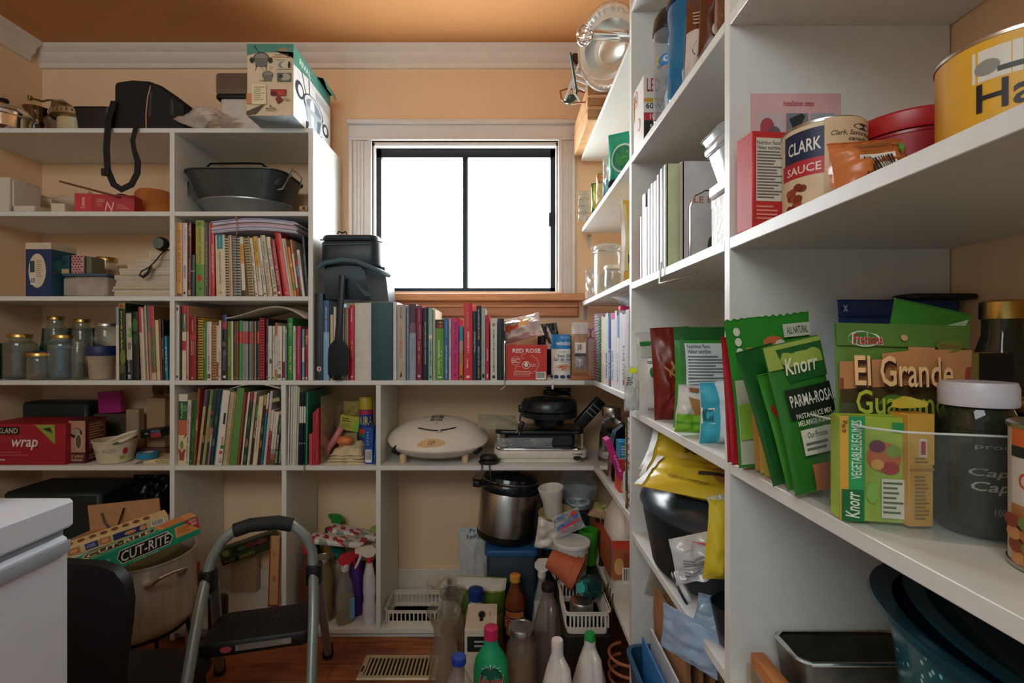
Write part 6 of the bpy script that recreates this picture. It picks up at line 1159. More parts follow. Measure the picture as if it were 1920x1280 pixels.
deco(m_, plane((-.0535, .08, 0), (0, -1, 0), (0, 0, 1)), .16, .16, [('r', .02, .25, .98, .92, 'a85a34'), ('r', .02, .82, .98, .98, 'c8402c')])
m_.build('jug_body', t); m_ = MB(); m_.tube([(.0, -.03, .25), (.0, -.065, .235), (.0, -.08, .2), (.0, -.076, .17)], .012, JW, 10); m_.build('handle', t); MB().lathe([(.018, .26), (.018, .28), (.001, .281)], 'd84830', 24).build('cap', t)
t = thing('clay_pot', 'brick red plastic pot on the lowest pantry shelf behind the white jug', 'pot', (.368, 1.70, .3003)); MB().lathe([(.033, 0), (.045, .1), (.05, .1), (.05, .12), (.044, .12), (.03, .005), (.001, .005)], 'a8402c', 36, caps=(True, False)).build('pot_body', t)
t = thing('flower_pot', 'bright green plastic pot at the very end of the lowest pantry shelf', 'pot', (.285, 1.735, .0)); MB().lathe([(.03, .0), (.04, .44), (.038, .44), (.001, .02)], '3c9a1c', 36, caps=(True, False)).build('pot_body', t)
bpy.data.objects.remove(t.children[0]); MB().lathe([(.028, 0), (.034, .003), (.044, .1), (.047, .1), (.047, .118), (.042, .118), (.03, .006), (.001, .006)], '3c9a1c', 36, caps=(True, False)).build('pot_body', t); t.location = (.291, 1.662, .2862); t.scale = (.72, .72, 1)
t['label'] = 'bright green plastic pot behind the honey tub on the black crate'
pouch('soil_bag', 'green leafy patterned bag lying over the red pot', 'bag', .16, .075, .04, '9a9c5c', (.36, 1.64, .425), (-70, 0, -30), crk=.6, seed=73, fr=[('p', [(.3+.1*k, .5), (.34+.1*k, .95), (.38+.08*k, .5)], '5a7a30') for k in range(5)]+[('r', 0, 0, 1, .2, 'a88a68')])
m_ = MB(); m_.tube([(0, 0, 0), (.004, 0, .05), (.001, 0, .1)], [.009, .007, .005], BLACK, 8); m_.box(-.003, .004, -.001, .001, .1, .16, CHROME, .0005); m_.thing('hand_tool', 'black handled tool with steel blade upright by the white jug', 'tool', (.325, 1.62, .3003))
t = tub('clear deli tub with white printed label on the corner crate', (X(1083, 1.82), 1.825, .4265), .046, .06, .07, CLR('c8d0d0', .3, .08), [('e', .45, .5, .36, .36, 'd8dce0'), ('T', .38, .52, .62, .66, 'PHILADELPHIA', '24507c'), ('l', .2, .3, .6, .42, 3, '6a7a8a'), ('e', .78, .35, .06, .16, 'f0f0f0')])
t = thing('plastic_clamshell', 'clear clamshell packs stacked behind the deli tub', 'container', (X(1085, 1.92), 1.925, .4265)); MB().tray(-.08, .075, -.03, .03, 0, .06, .015, .001, PLAST, .008, .004).build('lower_half', t); MB().rr(-.075, .07, -.028, .03, .063, .12, .02, PLAST, .01).build('lid', t)
t = tub('magenta bowl with dark lid at the back of the lowest pantry shelf', (.47, 1.70, .3003), .04, .05, .12, 'a81c44', (), lid=None)
m_ = MB(); m_.lathe([(.04, 0), (.054, .006), (.056, .02), (.04, .032), (.001, .034)], '0e1a20', 36); m_.thing('bowl_cover', 'domed dark lid covering the magenta bowl', 'cover', (.47, 1.70, .4208))
for i in range(3):
    m_ = MB(); a0_ = R(-60); pts = [(.36+.05*math.cos(R(q)), 1.30+.05*math.sin(R(q)), .16+.03*i) for q in range(100, 300, 14)]; m_.tube(pts, .004, 'a8603c', 8)
    m_.thing('wicker_hoop', ['lowest copper coloured hoop by the pantry foot', 'middle copper coloured hoop by the pantry foot', 'top copper coloured hoop by the pantry foot'][i], 'hoop', (-.03, -.015, -.0))
for i in range(3):
    m_ = MB(); m_.tube([(.302+.004*i, 1.50-.03*i, .0), (.304+.003*i, 1.47-.03*i, .2), (.306, 1.42-.03*i, .34)], .0025, '5a4632', 6)
    m_.thing('plant_stake', ['thin dark cane nearest the pantry jug', 'thin dark cane between two others by the crate', 'thin dark cane closest to the slotted basket'][i], 'stake')
# ------------------------------------------------------------------ step stool
t = thing('step_stool', 'folding step stool with grey tube frame and black ribbed step', 'step stool', (0, 0, 0)); TG = M('8a948f', .34, .35, .08, 20); TR = .0125
Lp = [(-.715, 1.0, 0.012), (X(350, 1.07), 1.07, Z(1280, 1.07)), (X(372, 1.15), 1.15, Z(1150, 1.15)), (X(388, 1.20), 1.20, Z(1078, 1.2)), (X(398, 1.21), 1.21, Z(1045, 1.21)), (X(418, 1.215), 1.215, Z(1012, 1.215)), (X(440, 1.22), 1.22, Z(994, 1.22)),
      (X(470, 1.23), 1.23, Z(984, 1.23)), (X(520, 1.25), 1.25, Z(979, 1.25)), (X(548, 1.26), 1.26, Z(984, 1.26)), (X(572, 1.265), 1.265, Z(1003, 1.265)), (X(585, 1.27), 1.27, Z(1032, 1.27)), (X(588, 1.27), 1.27, Z(1065, 1.27)), (X(588, 1.22), 1.22, Z(1150, 1.22)), (X(584, 1.14), 1.14, Z(1280, 1.14)), (-.545+.0, 1.0, .012)]
m_ = MB(); m_.tube(Lp, TR, TG, 14); m_.build('front_frame', t)
m_ = MB(); m_.tube([Lp[6], Lp[7], tuple((Vector(Lp[7])+Vector(Lp[8]))/2), Lp[8], Lp[9]], .0175, M('101412', .7, 0, .1, 100, .1), 16); m_.build('hand_grip', t)
for a_, b_, nm in (((X(400, 1.22), 1.225, Z(1095, 1.22)), (X(412, 1.53), 1.53, .012), 0), ((X(596, 1.29), 1.29, Z(1080, 1.29)), (X(615, 1.61), 1.61, .012), 1)):
    m_ = MB(); m_.tube([a_, b_], TR, TG, 14); o_ = m_.build('rear_leg', t); m_ = MB(); q = Vector(b_); m_.lathe([(.016, 0), (.018, .004), (.016, .04)], BLACK, 16, tuple(q-Vector((0, 0, .012)))); m_.build('rubber_foot', o_)
    m_ = MB(); v_ = Vector(Lp[3] if not nm else Lp[12]); m_.rr(v_.x-.018, v_.x+.02, v_.y-.018, v_.y+.024, v_.z-.04, v_.z+.012, .014, M('0c1010', .4), .003); m_.build('bracket', t)
for P3 in (Lp[0], Lp[-1]): m_ = MB(); m_.lathe([(.016, 0), (.018, .004), (.016, .04)], BLACK, 16, (P3[0], P3[1], 0)); m_.build('rubber_foot', t)
zt = .315; c4 = [(X(365, 1.165), 1.165), (X(584, 1.23), 1.23), (X(592, 1.37), 1.37), (X(415, 1.31), 1.31)]
def inset(c4, k, zz):
    cx = sum(p[0] for p in c4)/4; cy = sum(p[1] for p in c4)/4; out = []
    for i in range(4):
        p, a, b = Vector(c4[i]), Vector(c4[i-1]), Vector(c4[(i+1) % 4]); r_ = .02
        p2 = p+(Vector((cx, cy))-p)*k; out += [tuple(p2+(a-p).normalized()*r_)+(zz,), tuple(p2+((a-p).normalized()+(b-p).normalized())*r_*.3)+(zz,), tuple(p2+(b-p).normalized()*r_)+(zz,)]
    return out
m_ = MB(); SB = M('0a0e0c', .5, 0, .2, 150, .1); m_.loft([inset(c4, .03, zt-.034), inset(c4, 0, zt-.03), inset(c4, 0, zt-.004), inset(c4, .04, zt)], SB)
for k in range(14):
    q = .08+.84*k/13; a = Vector(c4[0]).lerp(Vector(c4[1]), q); b = Vector(c4[3]).lerp(Vector(c4[2]), q); a, b = a.lerp(b, .1), a.lerp(b, .9); m_.tube([(a.x, a.y, zt), (b.x, b.y, zt)], .0015, SB, 4)
A = Vector((*c4[0], zt-.03)); B = Vector((*c4[1], zt-.03)); U = (B-A); Lw = U.length
deco(m_, plane(A+Vector((0, -.0015, 0)), U, (0, 0, 1)), Lw, .026, [('r', .34, .25, .82, .8, '8f8c80'), ('l', .36, .3, .8, .75, 3, '5a5850'), ('e', .26, .5, .05, .3, 'b0484c')]); m_.build('step', t)
# ------------------------------------------------------------------ stock pot on wire stand, with boxes on it
t = thing('wire_stand', 'black wire stand carrying the stock pot', 'stand', (-1.13, 1.5, 0)); BI = M('0c0e0e', .4, .5)
m_ = MB(); m_.tube([(.13*math.cos(R(a)), .13*math.sin(R(a)), .174) for a in range(0, 360, 12)], .006, BI, 8, closed=True); m_.build('ring', t)
for a in (20, 110, 200, 290): m_ = MB(); m_.tube([(.125*math.cos(R(a)), .125*math.sin(R(a)), .17), (.16*math.cos(R(a)), .16*math.sin(R(a)), .006)], .006, BI, 8); m_.build('leg', t)
t = thing('stock_pot', 'tall dull aluminium stock pot on the wire stand beside the step stool', 'pot', (-1.13, 1.5, .1805))
m_ = MB(); m_.lathe([(.135, 0), (.147, .012), (.15, .03), (.15, .212), (.154, .214), (.154, .218), (.146, .217), (.145, .02), (.001, .012)], M('cfc9bc', .36, .55, .12, 6, .05, stretch=(14, 14, .4)), 64, caps=(True, False)); m_.build('pot_body', t)
for a in (-30, 150):
    m_ = MB(); m_.T = Matrix.Rotation(R(a), 4, 'Z'); m_.tube([(.15, -.045, .17), (.168, -.045, .175), (.20, -.035, .2), (.205, 0, .205), (.20, .035, .2), (.168, .045, .175), (.15, .045, .17)], .0055, ALU, 10)
    for s_ in (-1, 1): m_.lathe([(.012, -.006), (.012, .006)], ALU, 12, (.152, s_*.045, .17))
    m_.build('handle', t)
m_ = MB(); m_.rr(-.1, .1, -.09, .09, .16, .216, .05, M('6a6a4c', .6), .01); m_.build('liner', t)
def bar_box(name, label, A, B, hh, dd, col, fr, tp, endc=None, roll=0):
    A, B = Vector(A), Vector(B); L_ = (B-A).length; d_ = (B-A).normalized()
    M3 = Matrix((d_, (Vector((0, 0, 1)).cross(d_)).normalized(), d_.cross(Vector((0, 0, 1)).cross(d_).normalized()))).transposed().to_4x4()
    m_ = MB(); m_.box(0, L_, 0, dd, 0, hh, col, .001); deco(m_, plane((0, 0, 0), (1, 0, 0), (0, 0, 1)), L_, hh, fr); deco(m_, plane((0, 0, hh), (1, 0, 0), (0, 1, 0)), L_, dd, tp)
    o = m_.thing(name, label, 'box'); o.matrix_world = Matrix.Translation(A) @ M3 @ Matrix.Rotation(R(roll), 4, 'X'); return o
CRM = [('p', [(.32, .16), (.72, .16), (.76, .5), (.72, .86), (.32, .86), (.29, .5)], 'd8d0b8'), ('p', [(.325, .2), (.715, .2), (.75, .5), (.715, .82), (.325, .82), (.295, .5)], '0e1210'), ('T', .32, .26, .73, .76, 'CUT-RITE', 'd8d4c4', 0, 'i')]
bar_box('wax_paper_box', 'long teal wax paper box slanting across the stock pot', (X(150, 1.24), 1.24, Z(1098, 1.24)), (X(376, 1.46), 1.46, Z(1000, 1.46)), .056, .055, '14946e',
  CRM+[('p', [(.78, .3), (.78, .85), (1, .85), (1, .3)], 'd89a50'), ('l', .8, .45, .95, .78, 4, 'b0542c'), ('p', [(.86, 1), (1, 1), (1, .3)], 'b8282c'), ('T', .915, .8, .985, .95, 'NOW', 'e8d0c0'), ('T', .93, .62, .985, .77, '300', 'e8d0c0'), ('T', .4, .03, .62, .12, 'WAXED PAPER', 'a8d8c0'), ('T', .08, .5, .24, .68, 'CUT-RITE', 'b8d0b8'), ('r', .2, .1, .27, .26, 'c04838')],
  [('r', .66, .1, 1, .9, 'd08c50'), ('l', .7, .2, .95, .8, 4, 'b0603c'), ('p', [(.1, .15), (.62, .15), (.66, .5), (.62, .85), (.1, .85), (.06, .5)], 'c8c0a0'), ('p', [(.11, .2), (.61, .2), (.65, .5), (.61, .8), (.11, .8), (.075, .5)], '26301c'), ('T', .1, .28, .62, .74, 'CUT-RITE', 'd0c8a8', 0, 'i')])
def cell(u): return [('r', u, .2, u+.1, .82, '26336c'), ('l', u+.01, .3, u+.09, .7, 3, 'a0a8c0'), ('r', u+.11, .2, u+.2, .82, 'b8743c'), ('e', u+.155, .5, .03, .2, 'd8a070')]
bar_box('sandwich_bag_box', 'cream food bag box with blue panels lying behind the teal wax paper box', (X(85, 1.36), 1.36, Z(1062, 1.36)), (X(318, 1.56), 1.56, Z(980, 1.56)), .03, .06, 'd2bd84',
  cell(.06)+cell(.3)+cell(.52)+[('r', .52, .2, .8, .82, '26336c'), ('e', .66, .5, .05, .2, 'c88a50'), ('e', .77, .5, .03, .25, 'd89a60'), ('b', .84, .2, .96, .85)], [('e', .1+.09*k, .5, .03, .25, '7a4a38') for k in range(9)])
mb = MB(); mb.box(-.15, .1, -.02, .1, 0, .004, 'b0845c').box(-.15, .1, .1, .104, 0, .09, 'b0845c'); mb.tube([(-.1, .095, .06), (-.09, .09, .03), (-.07, .085, .005)], .003, BLACK, 6); mb.tube([(-.02, .095, .07), (-.03, .09, .04), (-.04, .085, .01)], .003, BLACK, 6)
mb.thing('cardboard_tray', 'open cardboard flap rising behind the cream food bag box', 'cardboard', (X(210, 1.6), 1.59, .4025), (0, R(-6), 0))
bottle('small red capped bottle on the floor between stock pot and stool', (X(357, 1.66), 1.672, 0), [(.018, 0), (.021, .004), (.021, .22), (.018, .24)], 'b8a898', 'b02430', .045, .022)
m_ = MB(); m_.rr(-.03, .03, -.02, .02, 0, .18, .015, BLACK, .01); m_.thing('black_flask', 'short black rounded flask beneath the red capped bottle', 'flask', (X(372, 1.6)+.03, 1.66, 0))
# ------------------------------------------------------------------ black chair behind the freezer
t = thing('chair', 'black chair with rounded plastic backrest standing behind the freezer', 'chair', (-.945, .99, 0)); CB = M('070809', .5, 0, .2)
m_ = MB(); o2 = []
for (xx, zz_) in ((-.17, .25), (.16, .25), (.163, .32), (.168, .40), (.178, .47), (.182, .52), (.176, .56), (.155, .585), (.12, .597), (.05, .602), (-.05, .602), (-.12, .597), (-.16, .58), (-.178, .54), (-.18, .48), (-.172, .4)): o2.append((xx, zz_))
m_.prism(o2, -.012, .012, CB); m_.build('backrest', t)
m_ = MB(); m_.rr(-.19, .19, .02, .3, .20, .235, .05, CB, .01); m_.build('seat', t)
for x_, y_ in ((-.16, -.005), (.15, -.005), (-.16, .28), (.15, .28)): m_ = MB(); m_.tube([(x_, y_, .22 if y_ > 0 else .27), (x_*1.05, y_, 0.004)], .01, CB, 10); m_.build('leg', t)
# ------------------------------------------------------------------ chest freezer
t = thing('chest_freezer', 'white chest freezer, only its lid corner and side in view', 'freezer', (0, 0, 0)); FR = M('cfd6e0', .35, 0, .02, 30)
fx0, fx1, fy0, fy1 = -1.45, X(148, .72), -.25, .715
m_ = MB(); m_.box(fx0, fx1-.004, fy0, fy1-.004, .02, .768, FR, .006); m_.build('cabinet', t)
m_ = MB(); m_.box(fx0+.006, fx1-.010, fy0+.006, fy1-.010, .7685, .7775, M('8a9098', .6)); m_.build('gasket', t)
m_ = MB(); m_.box(fx0, fx1, fy0, fy1, .778, .82, FR, .005); m_.build('lid', t)
m_ = MB(); m_.rr(fx1-.003, fx1+.002, fy0+.1, fy1-.01, .745, .762, .002, M('aab4bc', .3, .3), .0005); m_.build('trim_strip', t)
m_ = MB(); m_.lathe([(.001, 0)]+[(.032*math.cos(R(a)), .032+.032*math.sin(R(a))) for a in range(-80, 85, 10)]+[(.001, .064)], '1f6a9c', 28); m_.thing('blue_ball', 'small bright blue rubber ball on the freezer lid', 'ball', (X(-16, .70), .66, .8202))
# ================================================================== pantry shelving, near bay
z = 1.1953
def F6(*a): return list(a)
lf = [('T', .36, .9, .7, .95, 'Installation steps', 'b03a4c'), ('r', .08, .62, .36, .86, 'c8b8bc'), ('e', .18, .76, .08, .07, 'b04858'), ('e', .26, .72, .07, .05, '6a6068'), ('r', .39, .62, .63, .86, '7a8088'), ('p', [(.42, .82), (.5, .7), (.6, .84), (.56, .86)], '2a3038'), ('e', .52, .68, .08, .05, 'c05a6a'),
      ('r', .66, .62, .92, .86, '9aa4ac'), ('p', [(.7, .8), (.85, .68), (.9, .84)], '343c44'), ('r', .08, .3, .36, .55, 'c890a0'), ('r', .39, .3, .63, .55, 'b8a0a8'), ('l', .1, .57, .9, .6, 1, '8a7078'), ('r', .08, .05, .9, .24, 'c8a8ac')]
mb = MB(); mb.box(0, X(1580, .67)-X(1410, .67), .0, .0006, 0, .2, 'd8aeb0'); deco(mb, front((X(1580, .67)-X(1410, .67)), 0, 0) if False else plane((0, 0, 0), (1, 0, 0), (0, 0, 1)), X(1580, .67)-X(1410, .67), .2, lf)
mb.thing('leaflet', 'pink installation leaflet propped against the divider behind the brown sauce can', 'leaflet', (X(1410, .67), .6735, z+.0))
w_ = .052
carton('cracker_box', 'red carton with nutrition table, opened top, beside the divider edge', 'box', .047, .035, .125, 'c22c2c', (X(1441, .625), .622, z), 6, fr=[('r', .1, .28, .92, .93, 'd4ccbc'), ('T', .12, .86, .8, .9, 'Nutrition Facts', '3a3634'), ('T', .12, .81, .8, .85, 'Valeur nutritive', '3a3634'), ('l', .12, .3, .9, .8, 16, '6a645c'), ('l', .1, .08, .8, .24, 4, 'e08a80')], rs=[('e', .5, .3, .3, .2, '3c8a3c'), ('r', 0, 0, 1, .2, 'b02428'), ('T', .3, .12, .6, .18, '220', 'e8d8c8')])
mb = MB(); mb.add([(0, 0, 0), (.05, 0, 0), (.055, 0, .022), (-.003, -.004, .02)], [(0, 1, 2, 3)], 'c83030'); mb.add([(.05, 0, 0), (.05, .07, 0), (.062, .07, .02), (.062, 0, .02)], [(0, 1, 2, 3)], 'd8cfc0')
def can(label, loc, r, h, marks, base='c8c4b8', a0=-90, span=180, rim=STEEL, lidc=None, name='food_can', ribs=0, cat='can'):
    t = thing(name, label, cat, loc); mb = MB(); mb.lathe([(r, .003), (r, h-.003)], base, 48); deco(mb, barrel(r, .003, a0, span), r*R(span), h-.006, marks, h0=.0003); mb.build('can_body', t)
    for z0 in (0, h-.005): m_ = MB(); m_.lathe([(r-.001, z0), (r+.0012, z0+.001), (r+.0012, z0+.004), (r-.001, z0+.005), (r-.004, z0+.0035), (.001, z0+.0035)], rim, 48); m_.build('rim', t)
    return t
can('tall bean can with navy and red sauce label and cream reverse', (X(1541, .60), .60, z), .043, .116,
    [('r', 0, 0, .52, 1, 'dccab0'), ('r', .08, .62, .42, .94, '16284c'), ('T', .13, .7, .4, .84, 'CLARK', 'e8e4dc'), ('r', .05, .44, .42, .62, 'b82434'), ('T', .12, .48, .4, .57, 'SAUCE', 'ead8cc'), ('r', .06, .02, .42, .44, 'd8c4a0')]+
    [('e', .2+.035*math.cos(k*2.4)*(k % 4), .22+.05*math.sin(k*2.4)*(k % 4)*.8, .035, .04, '7a2c1c' if k % 2 else '9a4428') for k in range(16)]+
    [('e', .27, .06, .11, .03, '4a6a34'), ('r', .42, 0, 1, 1, 'd4b890'), ('e', .72, .9, .1, .035, '1c2a30'), ('T', .46, .8, .92, .86, 'Clark, Savoureusement', '4a4030', 0, 'i'), ('T', .58, .75, .82, .79, 'canadiens', '4a4030', 0, 'i'), ('l', .48, .58, .9, .72, 4, '7a6c54'), ('T', .52, .5, .85, .55, 'Clark, Deliciously', '4a4030', 0, 'i'), ('T', .58, .45, .78, .49, 'Canadian', '4a4030', 0, 'i'), ('l', .5, .08, .75, .32, 9, '4a4030')], a0=-105, span=190, rim=STEEL)
pouch('soup_packet', 'orange foil packet with barcode lying on the front edge by the bean can', 'packet', .085, .055, .045, 'c8733c', (X(1636, .5), .50, z+.002), (-4, -6, 6), crk=.35, seed=81, n=20, fr=[('b', .18, .12, .62, .62), ('r', .74, .05, .8, .95, '5a9a4a'), ('l', .2, .72, .8, .85, 3, '7a4a24')])
t = can('red round tin with lid standing deep on the shelf beside the bean can', (.497, .60, z), .058, .098, [('T', .3, .46, .62, .62, 'Pho', 'd8b8b0'), ('T', .08, .3, .14, .85, "Ray's", 'e0c8c0', 90), ('l', .55, .05, .95, .25, 4, 'c8643c')], base='a01c26', a0=-100, span=170, name='round_tin', rim=M('a01c26', .3), cat='tin')
MB().lathe([(.0605, .0985), (.0615, .101), (.0615, .118), (.059, .121), (.001, .121)], M('b01c24', .35), 56).build('lid', t)
t = can('large yellow pea soup can nearest the camera on the upper pantry board', (.462, .44, z), .0525, .118,
    [('r', 0, 0, 1, 1, 'dca62c'), ('r', .12, .68, .34, .92, 'd8d4c8'), ('e', .18, .78, .05, .06, '8a8a84'), ('r', .22, .72, .32, .76, '3a3a38'), ('T', .4, .9, .78, .955, 'NEWMARKET', 'a04a20', 0, 'n'), ('p', [(.42, .78), (.5, .86), (.62, .86), (.72, .8)], 'c8641c'), ('r', .36, .7, .98, .755, 'a8341c'),
     ('T', .14, .44, .82, .66, 'Habitant', '141420'), ('T', .3, .35, .7, .41, 'French-Canadian', 'a86a30', 0, 'i'), ('T', .3, .24, .74, .33, 'PEA SOUP', '6a2414'), ('e', .35, .08, .3, .07, 'c87a2c'), ('p', [(0, .02), (.2, .16), (.15, .0), (0, 0)], '5a2c18'), ('p', [(.2, .2), (.5, .12), (.48, .1), (.2, .18)], '4a3420')], base='dca62c', a0=-95, span=180)
# ------------------------------------------------------------------ near bay, middle board: clear bin and its contents
z = .8823
ACR = CLR('eef6f6', .02, .03, .7)
t = thing('acrylic_bin', 'clear acrylic bin of seasoning packets at the edge of the pantry board', 'bin', (0, 0, 0))
base = [(.327, .665), (.329, .52), (.332, .43), (.345, .414), (.362, .4065), (.405, .392), (.452, .38), (.46, .40), (.46, .665)]
top = [(.318, .668), (.3185, .52), (.320, .425), (.334, .405), (.356, .397), (.405, .384), (.458, .372), (.468, .40), (.468, .668)]
def off(P, k):
    c = Vector((sum(p[0] for p in P)/len(P), sum(p[1] for p in P)/len(P))); return [tuple(Vector(p)+(c-Vector(p)).normalized()*k) for p in P]
mb = MB(); H_ = .092
mb.loft([[(x, y, z) for x, y in base], [(x, y, z+H_) for x, y in top], [(x, y, z+H_) for x, y in off(top, .0025)], [(x, y, z+.003) for x, y in off(base, .0025)]], ACR); mb.build('bin_body', t)
mb = MB(); mb.tube([(x, y, z+H_) for x, y in top], .0010, CLR('f4fafa', .55, .05), 6, closed=True); mb.build('rim', t)
zb = z+.0035
def pk(name, label, px0, px1, pyt, d, col, fr, lean=(0, 0, 0), t_=.006, pyb=None, **k):
    w = X(px1, d)-X(px0, d); zt = Z(pyt, d); h = zt-zb
    return pouch(name, label, 'packet', w, h, t_, col, (X((px0+px1)/2, d), d, zb), lean, fr=fr, crk=k.pop('crk', .25), **k)
KG = '2f7a2a'
pk('sauce_packet', 'crimson sauce packet against the divider in the clear bin', 1364, 1405, 635, .655, 'a81c2c', [('r', .1, .1, .9, .5, '8a1824')], (0, -3, 0), seed=91)
pk('sauce_packet', 'second crimson packet with orange picture in the clear bin', 1372, 1425, 640, .640, 'b01c2c', [('r', .3, .4, .9, .7, 'c8783c'), ('r', .4, .7, .9, .9, '6a2c20')], (0, -5, 0), seed=92)
pk('seed_packet', 'bright green vegetable packet with ingredients strip, behind the tan envelopes', 1385, 1545, 606, .625, '2f8a2c', [('r', .02, .02, .3, .6, 'b8c0a8'), ('e', .12, .93, .04, .03, 'd8e0c8'), ('e', .12, .86, .04, .03, 'd8e0c8'), ('e', .12, .79, .04, .03, 'd8e0c8'), ('r', .66, .86, .98, .95, 'c8ccb8'), ('T', .7, .88, .95, .93, 'ALL NATURAL', '3a4a2c'), ('e', .52, .84, .12, .04, 'c86a3c'), ('e', .6, .82, .06, .03, 'd8d0c0'), ('r', .02, .2, .28, .45, '8ab83c')], (0, -6, 0), seed=93, zig=True)
for i, (a, b, yt, c, lb) in enumerate(((1418, 1448, 655, 'b88a3c', 'tan yeast envelope beside the green seed packet'), (1428, 1462, 668, 'c89a44', 'golden envelope second among the thin ones'), (1436, 1470, 676, 'a8a43c', 'yellow green envelope in the middle of the bin'), (1446, 1478, 690, 'b07a34', 'brown envelope closest to the seasoning packets'))):
    pk('sauce_packet', lb, a, b, yt, .61-.014*i, c, [('r', .1, .1, .5, .9, c)], (0, -4, -30), t_=.004, seed=94+i)
pk('sauce_packet', 'dark green packet with beige corner behind the lettered sauce mix', 1448, 1520, 655, .545, '1f5a24', [('r', .3, .55, .9, .7, '3a7a2c')], (0, -16, 0), seed=98)
pk('sauce_packet', 'smaller green packet showing a red triangle behind the sauce mix', 1475, 1560, 700, .53, '3f8a2c', [('p', [(.1, .75), (.6, .4), (.5, .35), (.05, .7)], 'b02c24'), ('r', .2, .8, .9, .95, '6aa83c'), ('r', .7, .05, .85, .14, 'd8d8d0')], (0, -15, 0), seed=99)
pk('sauce_mix_packet', 'green sauce mix packet lettered Parma, tilted in the clear bin', 1490, 1598, 648, .512, '2f7426',
   [('r', 0, .84, 1, 1, '9aac4a'), ('p', [(.2, .97), (1, .97), (1, .74), (.3, .74)], '1c5a20'), ('T', .26, .79, .86, .9, 'Knorr', 'e8e4c8', 0, 'i'), ('r', .15, .5, 1, .7, '16240f'), ('T', .2, .58, .98, .66, 'PARMA-ROSA', 'e8e4d4'), ('T', .24, .5, .9, .535, 'PASTA SAUCE MIX', 'e0dcc8'), ('T', .24, .455, .9, .49, 'MELANGE A SAUCE', 'e0dcc8'), ('r', .24, .26, .8, .43, 'd8d4c0'), ('T', .34, .37, .7, .41, 'Our Promise', '4a6a34', 0, 'i'), ('l', .28, .28, .76, .35, 2, '6a6a5c'), ('r', .7, .05, .85, .15, 'd8d8d0'), ('r', .3, .02, .6, .2, 'b0683c')], (0, -13, 0), seed=100, t_=.008)
pk('cube_packet', 'glossy green foil pouch rising behind the guacamole mix', 1602, 1750, 585, .50, '3a8a30', [('p', [(.6, .9), (.95, .97), (.9, .9), (.7, .85)], 'b8d8b0'), ('e', .6, .8, .3, .06, 'c8b060')], (0, 12, 0), seed=101, t_=.02)
pk('guacamole_packet', 'large guacamole seasoning packet with red and green lettering', 1555, 1806, 615, .475, '5f8234',
   [('r', 0, .88, 1, 1, '567c30'), ('e', .2, .92, .12, .045, 'd8dcc8'), ('e', .19, .92, .11, .037, '3c7a2c'), ('T', .1, .885, .33, .95, 'Freshana', 'e8e0d8', 0, 'i'), ('T', .105, .889, .325, .946, 'Freshana', 'c0283c', 0, 'i'), ('e', .49, .93, .025, .018, 'c8a070'), ('e', .82, .89, .1, .035, '6a7a30'), ('T', .74, .88, .9, .9, 'PREMIUM', '8a5a34'),
    ('p', [(0, .79), (.3, .81), (.3, .84), (.5, .86), (.5, .88), (.7, .88), (.7, .87), (1, .87), (1, .66), (0, .6)], 'c88a58'), ('p', [(0, .7), (1, .78), (1, .7), (0, .62)], '9a4430'), ('p', [(0, .64), (1, .7), (1, .58), (0, .54)], '4a3c1c'), ('r', 0, .2, 1, .57, '3c3c1c'), ('e', .2, .4, .2, .1, '6a3c28'), ('e', .45, .35, .2, .1, '8a7a3c'),
    ('T', .09, .645, .82, .81, 'El Grande', '2c120a'), ('T', .08, .665, .81, .83, 'El Grande', 'f0c088'), ('T', .085, .50, .885, .64, 'Guacamole', '28300c'), ('T', .08, .515, .88, .645, 'Guacamole', 'a8b43c'), ('r', 0, 0, 1, .2, '4a6a28')], (0, 1.5, 0), seed=102, t_=.018, crk=.1)
carton('stock_cube_box', 'green and yellow vegetable stock cube carton inside the clear bin', 'box', .053, .020, .096, '9ab43c', (X(1648, .43)+.002, .440, zb), -12,
   fr=[('r', 0, 0, .13, 1, 'd8a43c'), ('r', .13, 0, .38, 1, '2a9a54'), ('T', .17, .4, .33, .96, 'VEGETABLE/LEGUMES', 'd8ecd0', 90), ('r', .02, .0, .36, .3, '146a34'), ('T', .08, .03, .3, .28, 'Knorr', 'e4ecd8', 90, 'i'), ('T', .02, .84, .11, .96, '69g', '5a4a1c', 90), ('e', .66, .62, .26, .14, 'c0622c'), ('e', .56, .72, .12, .06, '6a2440'), ('e', .75, .52, .14, .06, 'a82c2c'), ('e', .56, .55, .1, .05, 'd8a050'), ('e', .8, .68, .12, .06, '7a9a3c'), ('r', .78, .86, .96, .95, '2a8a4a'), ('r', .62, .05, .98, .42, 'd8d4c4'), ('l', .64, .08, .94, .4, 7, '5a6a4a'), ('e', .48, .28, .09, .1, '8ac04c')],
   rs=[('r', 0, 0, 1, 1, '7a9a34'), ('b', .1, .6, .95, .92), ('l', .15, .05, .9, .5, 9, '4a5a20')])
carton('stock_cube_box', 'yellow and tan stock cube carton with torn top in the bin', 'box', .022, .022, .10, 'c8953c', (X(1722, .43)+.001, .428, zb), 0, fr=[('r', .0, .55, 1, 1, 'd0a040'), ('r', .4, .62, .7, .78, 'd8d0c0'), ('r', .45, .64, .65, .76, 'b02c34'), ('r', 0, .5, 1, .52, 'a87828'), ('l', .2, .06, .85, .46, 12, '8a6420'), ('l', .2, .56, .8, .62, 2, '8a6420')])
